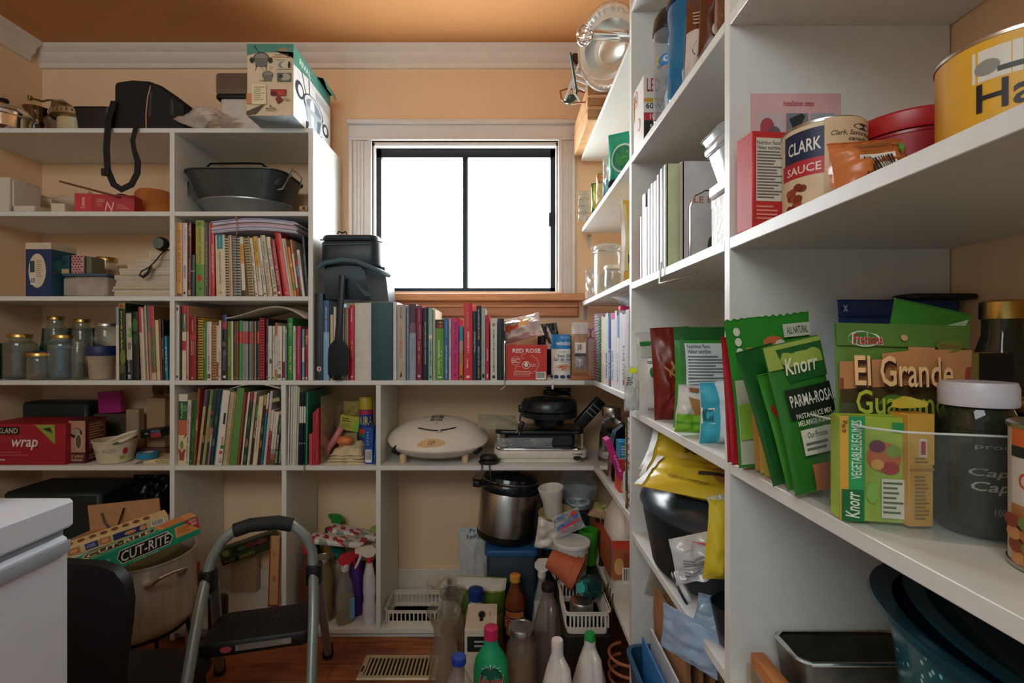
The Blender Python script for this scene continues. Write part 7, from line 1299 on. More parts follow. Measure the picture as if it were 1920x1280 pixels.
mb = MB(); mb.loft([[(-.022, 0, 0), (.014, .0, .002), (.014, .02, .002), (-.022, .02, 0)], [(-.018, 0, .012), (.018, .0, .006), (.018, .02, .006), (-.018, .02, .012)], [(-.006, .004, .02), (.02, .004, .01), (.02, .016, .01), (-.006, .016, .02)]], 'c8b43c'); mb.thing('bouillon_cube', 'yellow wrapped bouillon cube resting over the opened cartons', 'bouillon cube', (X(1722, .43), .432, zb+.1045)).scale = (.6, .6, .5)
carton('stock_cube_box', 'dark green and brown carton between the yellow carton and caper jar', 'box', .024, .02, .096, '2a5a20', (X(1765, .455), .46, zb), 0, fr=[('r', 0, .0, .35, 1, '6a3820'), ('T', .06, .8, .28, .97, '80g', 'd8b080', 90), ('l', .45, .1, .9, .6, 8, '4a8a34')])
CD = M('20241a', .3)
t = thing('caper_jar', 'jar of capers with white lid and dark label in the clear bin', 'jar', (.416, .425, zb)); mb = MB(); r = .0265
mb.lathe([(r*.9, 0), (r, .004), (r, .09), (r*.96, .1), (r*.84, .108)], CLR('2a2f20', .78, .05), 40); deco(mb, barrel(r, 0, -95, 170), r*R(170), .108, [('r', .1, .1, .95, .66, '14161a'), ('T', .2, .46, .8, .54, 'Capers', '8a8a80', 0, 'i'), ('T', .22, .34, .8, .44, 'Capres', '9a9a90', 0, 'i'), ('T', .4, .18, .6, .24, '100 ml', '7a7a70'), ('T', .25, .68, .75, .73, 'product', '7a7a70')]); mb.build('jar_body', t)
m_ = MB(); rg = random.Random(5)
for k in range(46):
    a = rg.uniform(0, 6.28); q = .018*rg.random()**.5; m_.lathe([(.0008, -.004), (.0042, 0), (.0008, .004)], '5a6430', 6, (q*math.cos(a), q*math.sin(a), .008+.002*k))
o_ = m_.build('capers', t); o_['kind'] = 'stuff'
MB().lathe([(r*.98, .1085), (r*1.0, .110), (r*1.0, .124), (r*.94, .129), (.001, .130)], M('c8c6ce', .35), 40).build('lid', t)
jar('dark jar with gold lid beside the caper jar, outside the bin', (.50, .44, z), .032, .115, lid=GOLD, fill='14160f', fillh=1, neck=.92, body=CLR('2a3020', .5, .05))
can('chickpea can at the picture edge with orange band, front of pantry board', (.387+.03, .345, z), .040, .108, [('r', 0, 0, 1, 1, 'd4d0c8'), ('r', 0, .84, 1, 1, 'd8662c'), ('r', .0, .78, .3, .86, '1c2024'), ('r', 0, 0, 1, .44, 'b8804c'), ('T', .06, .56, .6, .68, 'CHICK PEAS', 'c8502c')]+[('e', .05+.09*(k % 10), .06+.09*(k//10), .05, .05, ['c89058', 'a86838', '8a3828', '6a7a3c'][k % 4]) for k in range(40)], a0=-110, span=190)
pouch('blue_pouch', 'wide blue foil pouch lying behind the guacamole packet', 'bag', .165, .222, .03, M('14407c', .25), (.532, .652, z), (0, 0, 0), fr=[('r', .0, .9, 1, .92, '0e3066'), ('T', .03, .93, .07, .97, 'x', 'c8d0e0')], seal=.07, seed=103, crk=.15)
carton('tan_box', 'tan and black carton behind the caper jar', 'box', .085, .045, .155, 'a08c4c', (.516, .53, z), 0, fr=[('r', .55, .55, 1, 1, '0c0e0c'), ('r', .55, 0, 1, .5, '14160f'), ('e', .2, .6, .2, .08, '4a4c24')])
t = bottle('tall dark bottle with gold screw cap at the back of pantry board', (.590, .572, z), [(.026, 0), (.03, .005), (.03, .12), (.026, .15), (.019, .175), (.0185, .195)], CLR('3a4434', .5, .05), GOLD, .022, .0205, liquid=(M('14180f', .2), .13))
for px, w_ in ((1757, .06), (1812, .05)): mb = MB(); mb.rr(-w_/2, w_/2, -.02, .02, 0, .008, .012, BLACK, .003); mb.thing('rubber_cover', ('long' if w_ > .055 else 'short')+' flat black lid resting on top of the blue pouch', 'cover', (X(px, .63), .653, z+.2232))
# ------------------------------------------------------------------ near bay, lower board
z = .5803
t = thing('enamel_roaster', 'speckled dark teal oval enamel roaster on the lower pantry board', 'roaster', (.495, .40, z)); t.scale = (1, 1, .93)
EN = bpy.data.materials.new('speckled_enamel'); EN.use_nodes = True; nt = EN.node_tree; vo = nt.nodes.new('ShaderNodeTexVoronoi'); vo.inputs['Scale'].default_value = 95
tc = nt.nodes.new('ShaderNodeTexCoord'); nt.links.new(tc.outputs['Object'], vo.inputs[0]); rp = nt.nodes.new('ShaderNodeValToRGB'); rp.color_ramp.elements[0].color = lin('9ad0dc'); rp.color_ramp.elements[1].color = lin('17565e'); rp.color_ramp.elements[0].position = .14; rp.color_ramp.elements[1].position = .24
nt.links.new(vo.outputs['Distance'], rp.inputs[0]); nt.links.new(rp.outputs[0], nt.nodes['Principled BSDF'].inputs['Base Color']); nt.nodes['Principled BSDF'].inputs['Roughness'].default_value = .18
E2 = M('123c48', .18, 0, .15)
mb = MB(); mb.lathe([(.09, 0), (.10, .01), (.118, .19), (.119, .212)], EN, 72, caps=(True, False), sx=1, sy=1.4); mb.lathe([(.116, .212), (.1, .02), (.001, .01)], E2, 72, caps=(False, False), sx=1, sy=1.4); mb.build('roaster_body', t)
mb = MB(); mb.lathe([(.116, .2125), (.1335, .213), (.135, .218), (.1335, .223), (.117, .220)], E2, 72, caps=(False, False), sx=1, sy=1.38); mb.build('rim', t)
t = thing('roaster_cover', 'dark teal oval lid turned upside down inside the enamel roaster', 'cover', (.500, .40, z+.196), (R(5), R(-3), 0))
mb = MB(); mb.lathe([(.104, .014), (.114, .018), (.114, .022), (.1, .020), (.085, .0), (.06, -.02), (.04, -.022), (.001, -.022)], E2, 72, caps=(False, False), sx=1, sy=1.36); mb.build('lid_body', t)
t = thing('loaf_pan', 'rusty metal loaf pan with rolled rim beside the enamel roaster', 'pan', (0, 0, 0)); RS = M('8a8880', .4, .9, .35, 22, .1)
mb = MB(); mb.tray(.366, .60, .594, .664, z, z+.072, .014, .002, RS, .008); mb.build('pan_body', t); mb = MB(); mb.tube([(x, y, z+.072) for x, y in ((.368, .606), (.368, .652), (.38, .662), (.588, .662), (.598, .652), (.598, .606), (.588, .596), (.38, .596))], .003, CHROME, 8, closed=True); mb.build('rim', t)
mb = MB(); mb.rr(.333, .352, .56, .655, z, z+.05, .004, 'b8743c', .002); mb.box(.329, .333, .56, .655, z, z+.035, CLR('c8b8a0', .4, .2)); mb.thing('wooden_block', 'orange brown block in clear wrap standing at the divider by the loaf pan', 'block', (0, 0, 0))
mb = MB(); mb.lathe([(.004, 0), (.003, .002), (.001, .003)], '3a1810', 8); mb.thing('peppercorn', 'single dark peppercorn lying at the board corner', 'peppercorn', (.327, .62, z))

# ================================================================== pantry shelving, middle bay
z = 1.5073
carton('bulb_box', 'LED bulb carton, white with black and red side, on the high pantry board', 'box', .046, .085, .15, 'd6d2cc', (.341, 1.10, z), 0, fr=[('r', 0, 0, 1, .42, '1c1c1c'), ('r', 0, .42, 1, .62, 'd8d4d0'), ('T', .15, .74, .8, .94, 'LED', '9a2c34'), ('r', 0, .58, 1, .64, 'c8a030'), ('T', .1, .48, .9, .57, '60W', '181818'), ('r', 0, .3, 1, .42, 'b82c38'), ('T', .3, .32, .9, .4, '10W', 'e8e0d8'), ('T', .3, .16, .9, .24, '5000', 'e0e0dc')],
       ls=[('T', .1, .7, .4, .95, 'LED', 'a83844', 90), ('e', .55, .35, .12, .1, 'c03a44'), ('e', .55, .35, .09, .075, 'd6d2cc'), ('r', .0, .5, .1, .9, 'c8a030')], group=None)
jar('cream lidded jar partly hidden behind the bulb carton', (.41, 1.14, z), .03, .17, lid=M('c8ccd4'), fill='b8a088', fillh=.9, neck=.9)
def wbottle(label, x, y, r, h, body, cap, marks, cyl=True, sy=1):
    t = thing('water_bottle', label, 'bottle', (x, y, z)); mb = MB()
    mb.lathe([(r*.86, 0), (r, .012), (r, h*.55), (r*.93, h*.6), (r*1.02, h*.72), (r*.98, h*.8)], body, 40, sy=sy); deco(mb, barrel(r, .01, -95, 150), r*R(150), h*.55, marks); mb.build('bottle_body', t)
    MB().lathe([(r*1.04, h*.8), (r*1.06, h*.82), (r*.95, h*.93), (r*.6, h), (.001, h)], C(cap, rough=.3), 36, sy=sy).build('cap', t); return t
wbottle('tall clear sports bottle with bird emblem and black cap, nearest the bulb carton', .349, 1.03, .030, .245, CLR('b8c4c8', .3, .06), '1c2024', [('p', [(.1, .8), (.5, .98), (.5, .9), (.2, .75)], '2a8ac0'), ('e', .38, .88, .22, .09, '2a7ab8'), ('e', .42, .89, .14, .055, 'c8d4d8'), ('p', [(.05, .72), (.2, .95), (.12, .95)], 'c8c03c'), ('p', [(.3, .74), (.5, .8), (.42, .72)], 'd8843c'), ('T', .4, .05, .6, .7, 'Mieux-Être', '1c3c6c', -90), ('T', .66, .4, .76, .7, 'Centre de', '3a7a8a', -90), ('r', .8, .2, .98, .85, '101214')])
wbottle('translucent blue water bottle beside the clear sports bottle', .352, .935, .034, .235, CLR('2a8ac0', .55, .05), '14202a', [('T', .5, .84, .72, .9, 'Canada', 'c8dce8'), ('T', .5, .76, .72, .82, 'Lab', 'c8dce8')])
pouch('chocolate_bag', 'brown and white truffle bag in front of the blue bottle', 'bag', .06, .165, .04, '6a3c20', (.348, .86, z), (0, 2, 4), fr=[('r', 0, .0, 1, .5, 'd4c8c0'), ('e', .4, .3, .3, .1, '8a4a2c'), ('l', .1, .55, .9, .7, 4, 'c8a890')], seed=110, crk=.3)
pouch('chocolate_bag', 'brown chocolate bag with white script and round seal', 'bag', .07, .19, .045, '5c2f1a', (.354, .80, z), (0, 2, 6), fr=[('T', .15, .72, .85, .82, 'Mistelle', 'e8dcd0', 0, 'i'), ('r', .2, .85, .6, .9, 'c8b0a0'), ('p', [(.1, .5), (.9, .7), (.9, .62), (.1, .44)], 'a82c2c'), ('l', .2, .2, .7, .42, 5, 'a87858'), ('e', .7, .3, .14, .07, 'c8ccd8'), ('T', .6, .1, .9, .16, '220 g', 'd8c8b8'), ('e', .25, .22, .1, .06, 'd8cfc0')], seed=111, crk=.2)
pouch('cereal_bag', 'granular brown snack bag beside the chocolate bag', 'bag', .05, .2, .05, M('6e4424', .6, 0, .7, 300, .4), (.352, .745, z), (0, 0, 4), seed=112, crk=.2)
mb = MB(); mb.rr(-.02, .03, -.03, .02, 0, .16, .01, 'b8421c', .003); mb.box(-.021, -.017, -.031, -.02, 0, .16, '9ab030'); mb.thing('orange_carton', 'orange carton with lime edge at the near divider', 'box', (.40, .727, z))
# ------ board with slim books
z = 1.1953
def xrow(z, items, shelf, group, x=SX+.008, depth=.2):
    prev = None
    for it in items:
        y1, y0, h, col, desc = it[:5]; marks = it[5] if len(it) > 5 else (); op = it[6] if len(it) > 6 else {}
        w = y1-y0-.0004; mb = book_mesh(w, h, op.get('dp', depth), col, marks, op.get('spiral'), w > .025)
        lb = desc+((', beside the '+prev) if prev else ', at the divider')+', '+shelf
        if len(lb.split()) > 16: lb = desc+', '+shelf
        mb.thing(op.get('name', 'book'), lb, 'book', (x+op.get('dx', 0), (y0+y1)/2, z), (0, 0, R(-90)), group); prev = ' '.join(desc.split()[:3])
def yb(px, x=SX+.008): return x*FP/(px-CX)
xs = [1199, 1203, 1209, 1213, 1219, 1224, 1230, 1236, 1243, 1248]
cs_ = [('b8482c', .14, 'rust red thin book'), ('d0cec8', .185, 'white tall magazine'), ('dcdad6', .15, 'short white booklet'), ('1a2230', .185, 'navy magazine with pale dots'), ('d8dade', .19, 'silver white magazine'), ('c8ccd2', .188, 'pale grey magazine'), ('6a2838', .195, 'burgundy slim book'), ('1c2c50', .2, 'dark blue slim book'), ('c8d0a8', .2, 'white book with green edge')]
xrow(z, [(yb(xs[i])-.0, yb(xs[i+1]), min(.27, h+.01), c, lb) for i, (c, h, lb) in enumerate(cs_)], 'pantry book board', 'slim books on the pantry board', depth=.19)
mb = book_mesh(.018, .205, .2, 'c6c4c2', (), None, True); mb2 = MB()
o = mb.thing('cookbook', 'large grey cookbook with copper title beside the clear clamshell', 'book', (SX+.03, yb(1250)-.012, z), (0, 0, R(-90)))
m_ = MB(); deco(m_, plane((0, 0, 0), (1, 0, 0), (0, 0, 1)), .2, .2, [('T', .12, .62, .6, .68, 'LE BRUNO', 'b0563c', 0, 'n'), ('r', .45, 0, 1, .6, '9a5030'), ('e', .3, .2, .05, .1, '3a4a30'), ('T', .5, .35, .9, .4, 'PARMESAN', 'd8c8b8')]); o2_ = m_.build('cover_print', o, (.0092, .0, 0)); o2_.rotation_euler = (0, 0, R(90)); o2_.location = (.0095, .0, 0)
mb = MB(); y_ = .83; mb.tube([(SX+.004, y_, z+.001), (SX+.004, y_, z+.085), (SX+.012, y_, z+.105), (SX+.03, y_, z+.114), (SX+.1, y_, z+.114), (SX+.1, y_, z+.001)], .0022, CHROME, 8); mb.thing('bookend', 'chrome hoop bookend holding the grey cookbook', 'bookend')
t = jar('dark spice jar with label behind the chrome hoop', (.372, .80, z), .026, .095, lid=BLACK, fill='5a3820', fillh=.95, neck=.95, body=CLR('4a3020', .5, .05), deco_=[('r', .3, .05, .75, .7, 'd8d4cc'), ('l', .34, .45, .7, .65, 3, '5a5a58'), ('b', .34, .08, .72, .4)], lidh=.02)
t = jar('second brown spice jar against the white tin', (.40, .765, z), .022, .09, lid=M('a85a30'), fill='8a5838', fillh=.9, neck=.95, body=CLR('b8a898', .3, .05))
WN = M('dcdcda', .5, 0, .12, 90, .5)
t = thing('metal_tin', 'white embossed tin box with lid beneath the clear clamshell', 'tin', (.395, .715, z)); MB().box(-.068, .09, -.014, .05, 0, .078, WN, .004).build('tin_body', t); MB().box(-.0705, .0925, -.0165, .0525, .0785, .098, M('dcdcda', .4), .003).build('lid', t)
t = thing('plastic_clamshell', 'stacked clear ribbed clamshell trays on the white tin', 'container', (.39, .737, z+.0985)); PC = CLR('e8eef2', .34, .12, 1.3)
mb = MB(); mb.tray(-.06, .08, -.022, .05, 0, .052, .01, .001, PC, .012, .004)
for k in range(7): mb.box(-.052+.02*k, -.048+.02*k, -.0225, -.0205, .004, .05, PC, .0008)
mb.build('lower_half', t); mb = MB(); mb.rr(-.066, .084, -.027, .055, .0535, .068, .012, PC, .005); mb.tray(-.068, .086, -.03, .057, .069, .078, .012, .001, PC, .004, .003); mb.build('lid', t)
# wire clip under the board edge
mb = MB(); y_ = .96; mb.tube([(SX-.004, y_, z+.012), (SX-.006, y_, z-.03), (SX-.004, y_-.04, z-.032), (SX+.03, y_-.08, z-.024), (SX+.036, y_-.085, z-.018)], .0024, STEEL, 8); mb.thing('wire_hook', 'bent steel wire clip hanging under the pantry book board', 'hook')
# ------ board with pouches, top .882
z = .8823
pouch('clear_packet', 'clear knotted bag of grains beside the far divider', 'bag', .038, .105, .03, CLR('d8dcd8', .45, .15), (.308, 1.165, z), (0, 0, 0), crk=.9, seed=120, fr=[('r', .1, .55, .6, .8, 'c8ccc8'), ('l', .12, .57, .55, .78, 4, '5a5a5a'), ('r', .3, .86, .8, .98, 'd0e020')])
pouch('rice_bag', 'white frozen rice bag with green bowl picture, standing behind the red one', 'bag', .11, .186, .05, 'd4d6d2', (.362, 1.10, z), (0, -3, 4), crk=.35, seed=121, n=18, fr=[('r', .04, .84, .96, .89, '2a8a3c'), ('r', .04, .7, .96, .82, 'b8c8bc'), ('l', .15, .62, .3, .66, 2, '5a6a5a'), ('e', .24, .52, .08, .06, '1f6a34'), ('e', .55, .34, .3, .16, '2f5a2c'), ('e', .52, .37, .25, .12, 'b89868'), ('e', .5, .32, .1, .06, 'b03a38'), ('e', .62, .4, .08, .05, '8a5a34'), ('e', .42, .4, .08, .05, 'd0b890'), ('r', .5, .1, .8, .2, '2a7a34'), ('T', .12, .05, .3, .1, '650 g', '3a3a38')])
pouch('noodle_bag', 'dark red noodle bag between the white rice bag and green bag', 'bag', .085, .194, .045, '7a2418', (.362, 1.03, z), (0, -3, 4), crk=.4, seed=122, n=18, fr=[('p', [(.3, .5), (.9, .9), (.92, .87), (.35, .46)], 'c8804c'), ('p', [(.2, .6), (.7, .4), (.7, .37), (.2, .57)], 'c88a50'), ('p', [(.4, .65), (.8, .3), (.77, .28), (.37, .62)], 'd09858'), ('e', .6, .2, .3, .12, 'a82434')])
pouch('frozen_food_bag', 'large green bag showing a white nutrition table', 'bag', .165, .194, .04, '2f8a28', (.412, .945, z), (0, 0, 2), crk=.18, seed=123, n=18, fr=[('r', 0, .88, 1, 1, '145c1c'), ('r', .05, .2, .1, .88, '1f6a24'), ('r', .1, .2, .62, .84, 'c9d4d4'), ('T', .12, .79, .4, .83, 'Nutrition Facts', '2a3030'), ('T', .12, .74, .4, .78, 'Valeur nutritive', '2a3030'), ('l', .12, .3, .6, .72, 14, '5a6466'), ('l', .7, .55, .98, .84, 7, '9ad080'), ('e', .67, .78, .02, .015, '0c2c10'), ('e', .67, .7, .02, .015, '0c2c10'), ('e', .67, .62, .02, .015, '0c2c10'), ('p', [(.62, .2), (.62, .6), (.8, .5), (.85, .35), (.75, .2)], '6aba3c')])
pouch('cracker_bag', 'white pouch with tan tortilla picture and lime base', 'bag', .06, .085, .028, 'd4d0c8', (.336, .875, z), (4, 4, 6), crk=.3, seed=124, fr=[('r', 0, 0, 1, .42, '7ab82c'), ('r', 0, .2, 1, .26, '5aa020'), ('p', [(.25, .78), (.85, .7), (.75, .35), (.5, .4)], 'a87838'), ('r', .3, .88, .9, .96, '8a5a3c')])
pouch('noodle_bag', 'white and turquoise rice vermicelli bag at the near divider', 'bag', .115, .10, .045, 'cfdde4', (.376, .795, z), (4, -2, 4), crk=.3, seed=125, n=18, fr=[('r', 0, 0, .22, 1, '2aa0b8'), ('b', .0, .35, .16, .6), ('r', .3, .58, .5, .76, 'b02c34'), ('p', [(.36, .62), (.44, .66), (.4, .74)], 'e8e0dc'), ('T', .56, .64, .8, .74, 'LO', '3a4a54'), ('T', .4, .38, .9, .5, 'Rice', '2a90a8'), ('T', .4, .24, .98, .36, 'Vermicelli', '2a90a8'), ('l', .4, .06, .9, .18, 3, '6aa8b8')])
# ------ board with black roaster, top .58
z = .5803
t = thing('black_roaster', 'large oval black roaster with domed lid on the lower pantry board', 'roaster', (.425, .993, z)); t.scale = (1.0, .91, 1.1); RB = M('1c262a', .32, 0, .1)
mb = MB(); mb.lathe([(.10, 0), (.112, .01), (.13, .1), (.132, .115)], RB, 64, sy=1.5); mb.build('roaster_body', t)
mb = MB(); mb.lathe([(.134, .1155), (.137, .12), (.134, .128), (.118, .145), (.085, .156), (.08, .153), (.05, .157), (.001, .158)], M('25323a', .25), 64, sy=1.5); mb.build('lid', t)
for s_ in (-1, 1): mb = MB(); mb.tube([(-.03, s_*.19, .10), (-.025, s_*.204, .102), (.025, s_*.204, .102), (.03, s_*.19, .10)], .006, RB, 8); mb.build('handle', t)
YL = M('d0b52c', .3, 0, .06); YP = [('p', [(.05, .1), (.2, .9), (.12, .9), (.0, .1)], 'c8ccc8')]
def pasta(label, loc, rot, seed, fr, w=.27, h=.13, t_=.032): return pouch('pasta_bag', label, 'bag', w, h, t_, YL, loc, rot, crk=.5, seed=seed, n=22, fr=fr, seal=.09)
pasta('lowest yellow pasta bag lettered elbow macaroni on the roaster lid', (.362, .875, z+.172), (-72, 0, -40), 130, [('T', .22, .18, .5, .32, 'elbow macaroni', '6a4a20'), ('r', 0, 0, .06, 1, 'd8dcdc'), ('e', .7, .5, .2, .3, 'b8803c'), ('r', .4, .4, .7, .44, '2a2418')])
pasta('middle yellow pasta bag lettered penne rigate', (.395, .955, z+.176), (-40, 0, -40), 131, [('T', .3, .46, .56, .62, '900 g', '4a3a1c'), ('r', .38, .24, .66, .3, '201c14'), ('T', .36, .06, .7, .2, 'penne rigate', '8a3a3c'), ('e', .82, .25, .07, .1, 'e0dcd0'), ('T', .77, .22, .87, .28, 'Simple', '3a3050', 0, 'i'), ('r', 0, 0, .05, 1, 'dadede')])
pasta('top yellow pasta bag beneath the pouch board', (.41, 1.01, z+.176), (-42, 0, -40), 132, [('r', .2, .74, .55, .82, '201c14'), ('T', .22, .5, .5, .7, 'penne', '7a3a7c'), ('r', .25, .36, .7, .48, 'd8dcdc'), ('l', .27, .38, .68, .46, 2, '4a4a5c'), ('r', 0, 0, .05, 1, 'dadede')])
pouch('clear_packet', 'orange brown pasta bag under the penne, near the divider', 'bag', .09, .07, .035, CLR('b8782c', .8, .2), (.40, .765, z+.13), (-40, 0, 10), crk=.7, seed=133)
pouch('clear_packet', 'crinkled clear bag with white knot above the lettered yellow packet', 'bag', .09, .075, .05, CLR('d8d8d8', .45, .12), (.385, .76, z+.145), (-20, -10, 0), crk=1, seed=134, n=20)
pouch('flour_bag', 'yellow bag with black vertical lettering beside the near divider', 'bag', .07, .118, .03, 'cfb82c', (.335, .735, z+.105), (0, 5, 6), crk=.4, seed=135, n=20, fr=[('r', .48, .32, .82, .96, '14120c'), ('T', .55, .35, .72, .93, 'no name sarrasin', 'd8c43c', 90)])
pouch('clear_packet', 'white and clear printed packet in front of the black roaster', 'bag', .085, .075, .03, CLR('e4e4e8', .6, .15), (.322, .79, z+.072), (0, -10, 4), crk=.8, seed=136, n=18, fr=[('p', [(.4, .9), (.8, .8), (.75, .74)], 'b83040'), ('e', .75, .45, .06, .05, 'c05060'), ('l', .15, .2, .6, .6, 6, '8a8a90')])
t = thing('jar_cover', 'white ribbed lid and dark ring propped at the board edge', 'cover', (.305, .835, z+.045), (R(10), R(62), 0)); MB().lathe([(.024, 0), (.026, .002), (.026, .008), (.022, .01), (.001, .01)], 'dcdcd8', 32).build('lid_body', t); MB().lathe([(.027, -.004), (.027, -.001), (.001, -.001)], '1c2428', 32).build('gasket', t)
BP = CLR('a8c4e0', .62, .2)
pouch('plastic_bag', 'pale blue plastic bag hanging over the front of the lower pantry board', 'bag', .10, .075, .02, BP, (.300, .79, z-.058), (0, 4, -50), crk=.7, seed=137, n=20)
pouch('plastic_bag', 'pale blue bag top lying flat on the lower pantry board', 'bag', .10, .08, .02, BP, (.345, .755, z+.004), (-80, 0, -30), crk=.8, seed=138)
t = thing('black_pan', 'shallow black pan beneath the printed packet at the near divider', 'pan', (.405, .745, z)); MB().lathe([(.06, 0), (.072, .004), (.085, .066), (.083, .066), (.068, .006), (.001, .005)], RB, 48, caps=(True, False), sx=1.0, sy=.6).build('pan_body', t)
# ------ floor board: bags
z = .0403
KR = M('9a6c42', .8, 0, .12, 30, .2)
t = thing('storage_bin', 'dark blue plastic bin holding folded paper bags on the bottom board', 'bin', (0, 0, 0)); MB().tray(.288, .49, .86, 1.14, z, z+.29, .03, .004, M('1c4a6a', .35), .02, .006).build('bin_body', t)
for i in range(5):
    mb = MB(); x0_ = .368+.02*i; h_ = .44-.012*i; rg = random.Random(i); rs = []
    for q in range(9):
        zz_ = z+.01+h_*q/8; wv = .004*math.sin(q*1.7+i); rs.append([(x0_+wv-.03*q/8, .9, zz_), (x0_+wv+.002-.03*q/8, 1.0+.004*math.sin(q), zz_), (x0_+wv-.03*q/8, 1.1, zz_), (x0_+wv+.008-.03*q/8, 1.1, zz_), (x0_+wv+.010-.03*q/8, 1.0, zz_), (x0_+wv+.008-.03*q/8, .9, zz_)])
    mb.loft(rs, KR)
    for q in range(3): mb.tube([(x0_-.02, .897, z+.1+.09*q), (x0_-.012, .897, z+.14+.09*q)], .0012, '7a5430', 4)
    mb.thing('paper_bag', ['outermost folded brown paper bag in the blue bin', 'second folded brown paper bag in the blue bin', 'third folded brown paper bag in the blue bin', 'fourth folded brown paper bag in the blue bin', 'innermost folded brown paper bag in the blue bin'][i], 'bag', (0, 0, 0), group='folded paper bags in the blue bin')
for i, (xx, hh, c, nm, lb, ct) in enumerate(((.318, .35, '2a70b0', 'blue_folder', 'bright blue printed sleeve upright beside the paper bags', 'folder'), (.336, .37, 'b8bcc0', 'magazine', 'grey and red catalogue between blue sleeve and paper bags', 'magazine'))):
    mb = MB(); mb.loft([[(xx, .91, z+.01), (xx, 1.08, z+.01), (xx+.004, 1.08, z+.01), (xx+.004, .91, z+.01)], [(xx-.01, .91, z+hh), (xx-.01, 1.08, z+hh), (xx-.006, 1.08, z+hh), (xx-.006, .91, z+hh)]], c)
    deco(mb, plane((xx-.0002, 1.08, z+.01), (0, -1, 0), (-.01, 0, hh)), .17, hh-.02, [('e', .4, .7, .3, .12, 'c03040' if i else 'd8dce0'), ('r', .1, .3, .8, .45, '8a2c38' if i else '1c4a8c')])
    mb.thing(nm, lb, ct)
t = jar('dark glass jar with blue glint behind the paper bags', (.56, .78, z), .05, .3, lid=BLACK, fill='141e2c', neck=.8, body=CLR('1c3048', .6, .04))
pouch('plastic_bag', 'sheer plastic bag stuck to the far divider above the paper bags', 'bag', .12, .11, .015, CLR('c8c0b0', .2, .2), (.40, 1.178, z+.37), (0, 12, 0), crk=.5, seed=140)

# ================================================================== pantry shelving, far bay
z = 1.8003
WC = M('b88a5a', .6, 0, .2, 20, .05, stretch=(1, 1, 10))
t = thing('wooden_crate', 'light wooden crate on the highest pantry board by the crown moulding', 'crate', (0, 0, 0)); cx0, cx1, cy0, cy1 = .285, .42, 1.64, 1.95
MB().box(cx0, cx1, cy0, cy1, z, z+.01, WC, .001).build('bottom', t)
for k in range(3):
    MB().box(cx0-.002, cx0+.006, cy0, cy1, z+.004+.04*k, z+.037+.04*k, WC, .001).build('side_slat', t); MB().box(cx0+.0065, cx1, cy0, cy0+.008, z+.0105+.04*k, z+.037+.04*k, WC, .001).build('end_slat', t)
MB().box(cx1-.006, cx1, cy0+.0085, cy1, z+.0105, z+.12, WC, .001).build('rear_side', t)
mb = MB(); mb.tube([(cx0-.003, 1.68, z+.08), (cx0-.05, 1.70, z+.085), (cx0-.08, 1.72, z+.11), (cx0-.083, 1.74, z+.15), (cx0-.05, 1.77, z+.175), (cx0+.02, 1.80, z+.175)], .0035, 'a0603c', 8); mb.build('rope_handle', t)
t = thing('foil_tray', 'fluted aluminium foil roasting tray leaning over the pantry board edge', 'tray', (.335, 1.49, z+.142), tuple(Vector((-.55, -.8, -.12)).to_track_quat('Z', 'Y').to_euler())); mb = MB(); n = 72; rs = []
for r_, z_, fl in ((.055, 0, 0), (.062, .004, .002), (.085, .04, .004), (.097, .042, .0), (.097, .044, 0), (.084, .043, .004), (.06, .006, .002), (.001, .003, 0)):
    rs.append([((r_+fl*math.cos(k*math.pi))*math.cos(2*math.pi*k/n), 1.3*(r_+fl*math.cos(k*math.pi))*math.sin(2*math.pi*k/n), z_) for k in range(n)])
mb.loft(rs, FOIL, caps=(True, False)); mb.build('tray_body', t, sharp=180)
t = thing('pie_tin', 'round shiny pie tin in front of the fluted foil tray', 'tin', (.318, 1.42, z+.106), tuple(Vector((-.5, -.8, -.15)).to_track_quat('Z', 'Y').to_euler())); MB().lathe([(.055, 0), (.058, .002), (.075, .026), (.088, .027), (.088, .03), (.074, .029), (.055, .004), (.04, .003), (.038, .0045), (.001, .0045)], M('e6e8e2', .28, .8, .06, 30), 64, caps=(True, False)).build('tin_body', t)
t = thing('whisk', 'steel balloon whisk with thick tube handle pointing past the board edge', 'whisk', (0, 0, 0)); mb = MB(); wz = Z(66, 1.29)
P0 = Vector((X(1112, 1.29), 1.29, wz)); mb.tube([P0, P0+Vector((.12, .0, -.006))], .012, CHROME, 16); mb.build('handle', t)
mb = MB()
for k in range(8):
    a = math.pi*k/8; pts = []
    for q in range(17):
        s_ = q/16*2*math.pi; r_ = .026*math.sin(s_/2)*(1 if q <= 16 else 1); xx = -.002-.042*(1-math.cos(s_))/2*1.0; rr_ = .026*math.sin(s_); pts.append(P0+Vector((xx, rr_*math.cos(a), rr_*math.sin(a))))
    mb.tube(pts, .0014, CHROME, 5)
mb.build('wire_cage', t); mb = MB(); mb.tube([P0+Vector((.09, .0, .0)+()) + Vector((0, .0125*math.cos(R(a)), .0125*math.sin(R(a)))) for a in range(0, 360, 30)], .0012, GOLD, 5, closed=True); mb.build('wire_tie', t)
def ladle(label, px, py, d, rot, c, r=.03, L=.16):
    t = thing('ladle', label, 'utensil', (X(px, d), d, Z(py, d)), tuple(R(a) for a in rot)); MB().lathe([(r*.3, -.016), (r*.8, -.01), (r, 0), (r*.94, 0), (r*.7, -.007), (.001, -.012)], c, 28).build('bowl', t); m_ = MB(); m_.tube([(r, 0, 0), (r+.01, 0, .03), (r+.012, 0, L)], .004, c, 8); m_.build('handle', t)
ladle('dark bronze ladle bowl behind the crate handle', 1088, 115, 1.6, (70, 0, 30), M('5a3c2c', .2, .8), .034)
ladle('green melamine ladle hanging lowest over the pantry edge', 1068, 185, 1.62, (60, 20, -30), M('2a4a3c', .3), .022)
